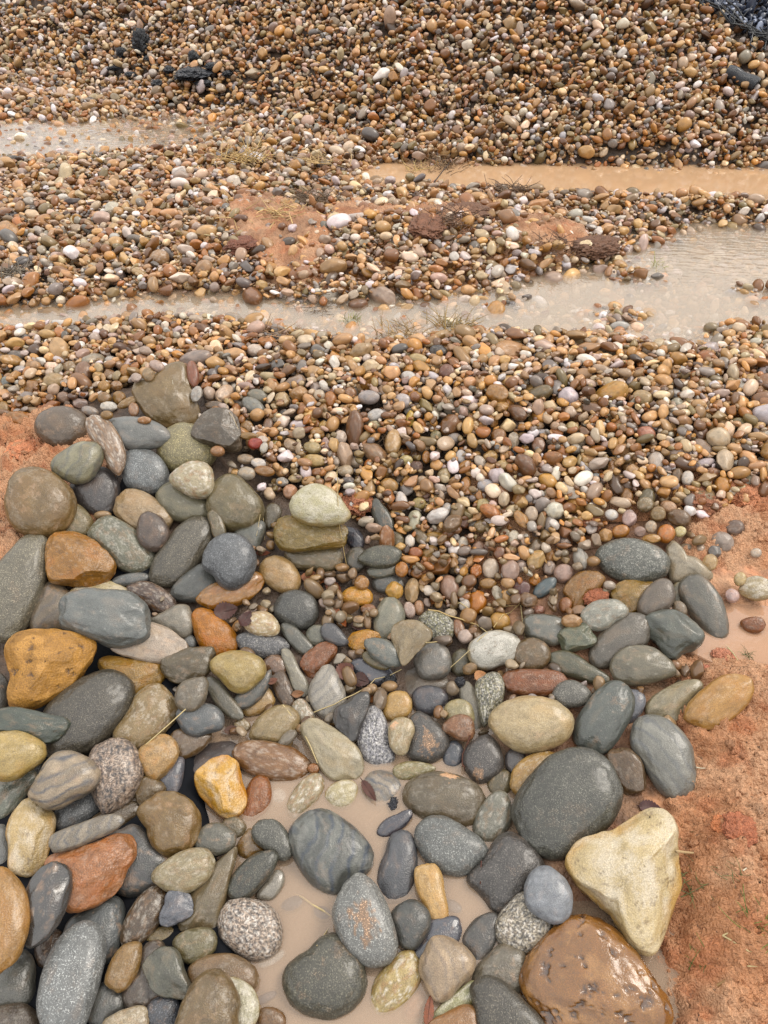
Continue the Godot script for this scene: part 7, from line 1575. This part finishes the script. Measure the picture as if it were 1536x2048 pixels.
	clod("clay_clod", "brown earth clod in the gravel above the tooth-shaped stone", "clod", Vector3(1.032, -0.067, -1.862), Vector3(0.061, 0.031, 0.055), Color8(174, 113, 79), "clay", "", 1.00)
	clod("clay_clod", "rust-brown clod beside the large cream-white cobble", "clod", Vector3(-0.090, -0.099, -1.887), Vector3(0.055, 0.028, 0.055), Color8(191, 122, 86), "clay", "", 1.00)
	clod("clay_clod", "small rusty clod above the large pale-flecked cobble", "clod", Vector3(0.662, -0.099, -1.787), Vector3(0.040, 0.019, 0.033), Color8(174, 109, 70), "clay", "", 1.00)
	clod("clay_clod", "orange clay lump behind the brown earth clod", "clod", Vector3(1.190, -0.065, -1.899), Vector3(0.066, 0.028, 0.055), Color8(225, 149, 104), "clay", "", 1.00)
	clod("clay_clod", "reddish crumbly clod on the clay bank", "clod", Vector3(0.790, -0.120, -0.788), Vector3(0.035, 0.017, 0.033), Color8(200, 122, 84), "clay", "", 1.00)
	clod("clay_clod", "orange crumbly clod beside the reddish clod", "clod", Vector3(0.769, -0.144, -0.809), Vector3(0.024, 0.011, 0.022), Color8(236, 149, 95), "clay", "", 1.00)
	clod("clay_clod", "rusty clay lump beside the tall ochre stone", "clod", Vector3(0.628, -0.140, -1.500), Vector3(0.044, 0.015, 0.033), Color8(182, 109, 73), "clay", "", 1.00)
	clod("clay_clod", "clay lump in the side pool with a straw on it", "clod", Vector3(0.939, -0.152, -1.293), Vector3(0.029, 0.012, 0.022), Color8(214, 140, 106), "clay", "", 1.00)
	clod("clay_clod", "small clay lump in the shallow mud", "clod", Vector3(0.889, -0.170, -1.256), Vector3(0.022, 0.009, 0.022), Color8(225, 144, 113), "clay", "", 1.00)
	clod("clay_clod", "narrow clay lump at the pool edge", "clod", Vector3(0.956, -0.174, -1.354), Vector3(0.018, 0.012, 0.015), Color8(203, 131, 93), "clay", "", 1.00)
	clod("clay_clod", "clay crumb heap beside the pale yellow wedge boulder", "clod", Vector3(0.711, -0.217, -0.839), Vector3(0.039, 0.014, 0.033), Color8(218, 140, 100), "clay", "", 1.00)
	clod("clay_clod", "bare clay lump on the left shoulder beside the taupe cobble", "clod", Vector3(-1.245, -0.033, -2.091), Vector3(0.077, 0.028, 0.066), Color8(235, 153, 106), "clay", "", 1.00)
	clod("clay_clod", "smaller clay lump on the left shoulder", "clod", Vector3(-1.260, -0.062, -1.960), Vector3(0.066, 0.022, 0.055), Color8(230, 144, 100), "clay", "", 1.00)
	clod("moss_clod", "dark mossy clod on the mound near the ridge", "clod", Vector3(1.063, 0.044, -3.706), Vector3(0.121, 0.043, 0.088), Color8(135, 95, 69), "clay", "", 1.00)
	clod("moss_clod", "brown earth clod in the middle of the mound", "clod", Vector3(0.220, 0.114, -3.788), Vector3(0.132, 0.037, 0.088), Color8(150, 100, 71), "clay", "", 1.00)
	clod("moss_clod", "earth clod beside the root mat", "clod", Vector3(0.458, 0.101, -4.050), Vector3(0.132, 0.031, 0.088), Color8(142, 100, 73), "clay", "", 1.00)
	clod("moss_clod", "dark soil lump in front of the bare clay", "clod", Vector3(-0.707, 0.064, -3.686), Vector3(0.088, 0.031, 0.066), Color8(148, 93, 69), "clay", "", 1.00)
	clod("fibre_clump", "torn orange-brown fibre clump in the gravel", "fibre clump", Vector3(0.143, -0.176, -1.672), Vector3(0.050, 0.022, 0.028), Color8(176, 120, 76), "clay", "", 1.00)
	clod("charcoal_lump", "shiny black coal lump on the swirl-banded stone", "charcoal", Vector3(0.022, -0.255, -0.913), Vector3(0.021, 0.016, 0.017), Color8(38, 40, 52), "char", "", 0.80)
	clod("charcoal_lump", "black charcoal lump beside the golden barrel-shaped cobble", "charcoal", Vector3(0.015, -0.228, -1.261), Vector3(0.020, 0.024, 0.015), Color8(40, 42, 48), "char", "", 0.80)
	clod("charcoal_lump", "charcoal crumb beside the thin grey cobble", "charcoal", Vector3(0.210, -0.204, -1.244), Vector3(0.014, 0.014, 0.014), Color8(44, 44, 52), "char", "", 0.80)
	clod("charcoal_lump", "blue-black flat shard in the gravel bank", "charcoal", Vector3(-0.081, 0.020, -2.614), Vector3(0.032, 0.012, 0.024), Color8(66, 68, 78), "char", "", 0.80)
	clod("charcoal_lump", "black angular chip in the gravel bank", "charcoal", Vector3(0.450, -0.045, -2.069), Vector3(0.020, 0.024, 0.014), Color8(40, 48, 56), "char", "", 0.70)
	clod("tar_lump", "black tar lump standing in the far gravel", "tar lump", Vector3(-2.095, 0.331, -7.531), Vector3(0.081, 0.101, 0.065), Color8(34, 36, 42), "char", "", 1.00)
	clod("tar_lump", "wide black tar crust on the far gravel", "tar lump", Vector3(-1.533, 0.214, -6.929), Vector3(0.162, 0.036, 0.140), Color8(36, 40, 50), "char", "", 1.10)
	clod("tar_lump", "knob of black tar above the wide crust", "tar lump", Vector3(-1.569, 0.295, -7.086), Vector3(0.054, 0.048, 0.043), Color8(30, 32, 36), "char", "", 1.00)
	clod("tar_lump", "small black tar lump beside the grey stone in the far gravel", "tar lump", Vector3(-2.303, 0.255, -7.569), Vector3(0.043, 0.036, 0.043), Color8(36, 38, 46), "char", "", 1.00)
	clod("tar_lump", "flat scrap of tar at the far end of the crust", "tar lump", Vector3(-1.380, 0.264, -6.932), Vector3(0.065, 0.024, 0.054), Color8(36, 40, 48), "char", "", 1.00)
	clod("tar_lump", "black lump low in the far gravel", "tar lump", Vector3(-1.871, 0.129, -6.974), Vector3(0.043, 0.030, 0.043), Color8(34, 36, 42), "char", "", 1.00)
	clod("tar_lump", "far scrap of tar among brown pebbles", "tar lump", Vector3(-2.160, 0.149, -7.242), Vector3(0.054, 0.018, 0.036), Color8(34, 38, 46), "char", "", 1.20)
	clod("tar_lump", "tar crumb in line with the wide crust", "tar lump", Vector3(-1.780, 0.215, -7.082), Vector3(0.065, 0.022, 0.043), Color8(34, 38, 46), "char", "", 1.20)
	clod("tar_lump", "tar scrap in front of the wide crust", "tar lump", Vector3(-1.671, 0.179, -6.929), Vector3(0.054, 0.018, 0.036), Color8(34, 38, 46), "char", "", 1.20)
	clod("tar_lump", "last tar scrap beyond the crust", "tar lump", Vector3(-1.255, 0.238, -6.805), Vector3(0.054, 0.018, 0.036), Color8(34, 38, 46), "char", "", 1.20)
	clod("tar_lump", "tar patch below the wide crust", "tar lump", Vector3(-1.442, 0.171, -6.784), Vector3(0.065, 0.022, 0.043), Color8(34, 38, 46), "char", "", 1.20)
	clod("tar_lump", "tar scrap below the standing lump", "tar lump", Vector3(-1.994, 0.254, -7.318), Vector3(0.054, 0.018, 0.036), Color8(34, 38, 46), "char", "", 1.20)
	clod("tar_lump", "first tar crumb of the row", "tar lump", Vector3(-2.351, 0.161, -7.422), Vector3(0.049, 0.016, 0.032), Color8(34, 38, 46), "char", "", 1.20)
	make_crumbs()
	make_netting()
	make_log(Vector3(2.399, 0.410, -5.930), Vector3(2.567, 0.349, -5.803), 0.045)

func _ready() -> void:
	var cam := Camera3D.new()
	cam.name = "camera"
	cam.position = Vector3(0, 1.5, 0)
	cam.rotation_degrees = Vector3(-41, 0, 0)
	cam.fov = 69.0
	cam.near = 0.02
	cam.far = 400.0
	add_child(cam)
	cam.current = true
	var sky_mat := ProceduralSkyMaterial.new()
	sky_mat.sky_top_color = Color(1.0, 1.0, 1.0)
	sky_mat.sky_horizon_color = Color(0.4, 0.4, 0.41)
	sky_mat.sky_curve = 0.22
	sky_mat.ground_bottom_color = Color(0.45, 0.4, 0.36)
	sky_mat.ground_horizon_color = Color(0.8, 0.8, 0.8)
	sky_mat.sun_angle_max = 1.0
	var sky := Sky.new()
	sky.sky_material = sky_mat
	var env := Environment.new()
	env.background_mode = Environment.BG_SKY
	env.sky = sky
	env.background_energy_multiplier = 1.3
	env.tonemap_mode = Environment.TONE_MAPPER_LINEAR
	env.tonemap_exposure = 1.52
	env.sdfgi_enabled = true
	env.ssao_enabled = true
	env.ssil_enabled = true
	var we := WorldEnvironment.new()
	we.name = "environment"
	we.environment = env
	add_child(we)
	var sun := DirectionalLight3D.new()
	sun.name = "overcast_sun"
	sun.rotation_degrees = Vector3(-52, 112, 0)
	sun.light_energy = 0.45
	sun.light_color = Color(1.0, 0.97, 0.93)
	sun.light_angular_distance = 22.0
	sun.shadow_enabled = true
	add_child(sun)

	nz.noise_type = FastNoiseLite.TYPE_SIMPLEX_SMOOTH
	nz.frequency = 1.0
	nz.fractal_type = FastNoiseLite.FRACTAL_FBM
	nz.fractal_octaves = 2
	nz.seed = 5
	make_materials()
	make_ground()
	make_water()
	hm.resize(NX * ND)
	keep.resize(NX * ND)
	for j in ND:
		for i in NX:
			var x := X0 + (i + 0.5) * CELL
			var d := D0 + (j + 0.5) * CELL
			hm[j * NX + i] = land(x, d) - 0.045 * gravelly(x, d)
	var t0 := Time.get_ticks_msec()
	place_stones()
	print("stones ", Time.get_ticks_msec() - t0)
	pour()
	print("poured ", loose.size(), " ", Time.get_ticks_msec() - t0)
	spread()
	label_stones()
	place_litter()
	print("all ", Time.get_ticks_msec() - t0)
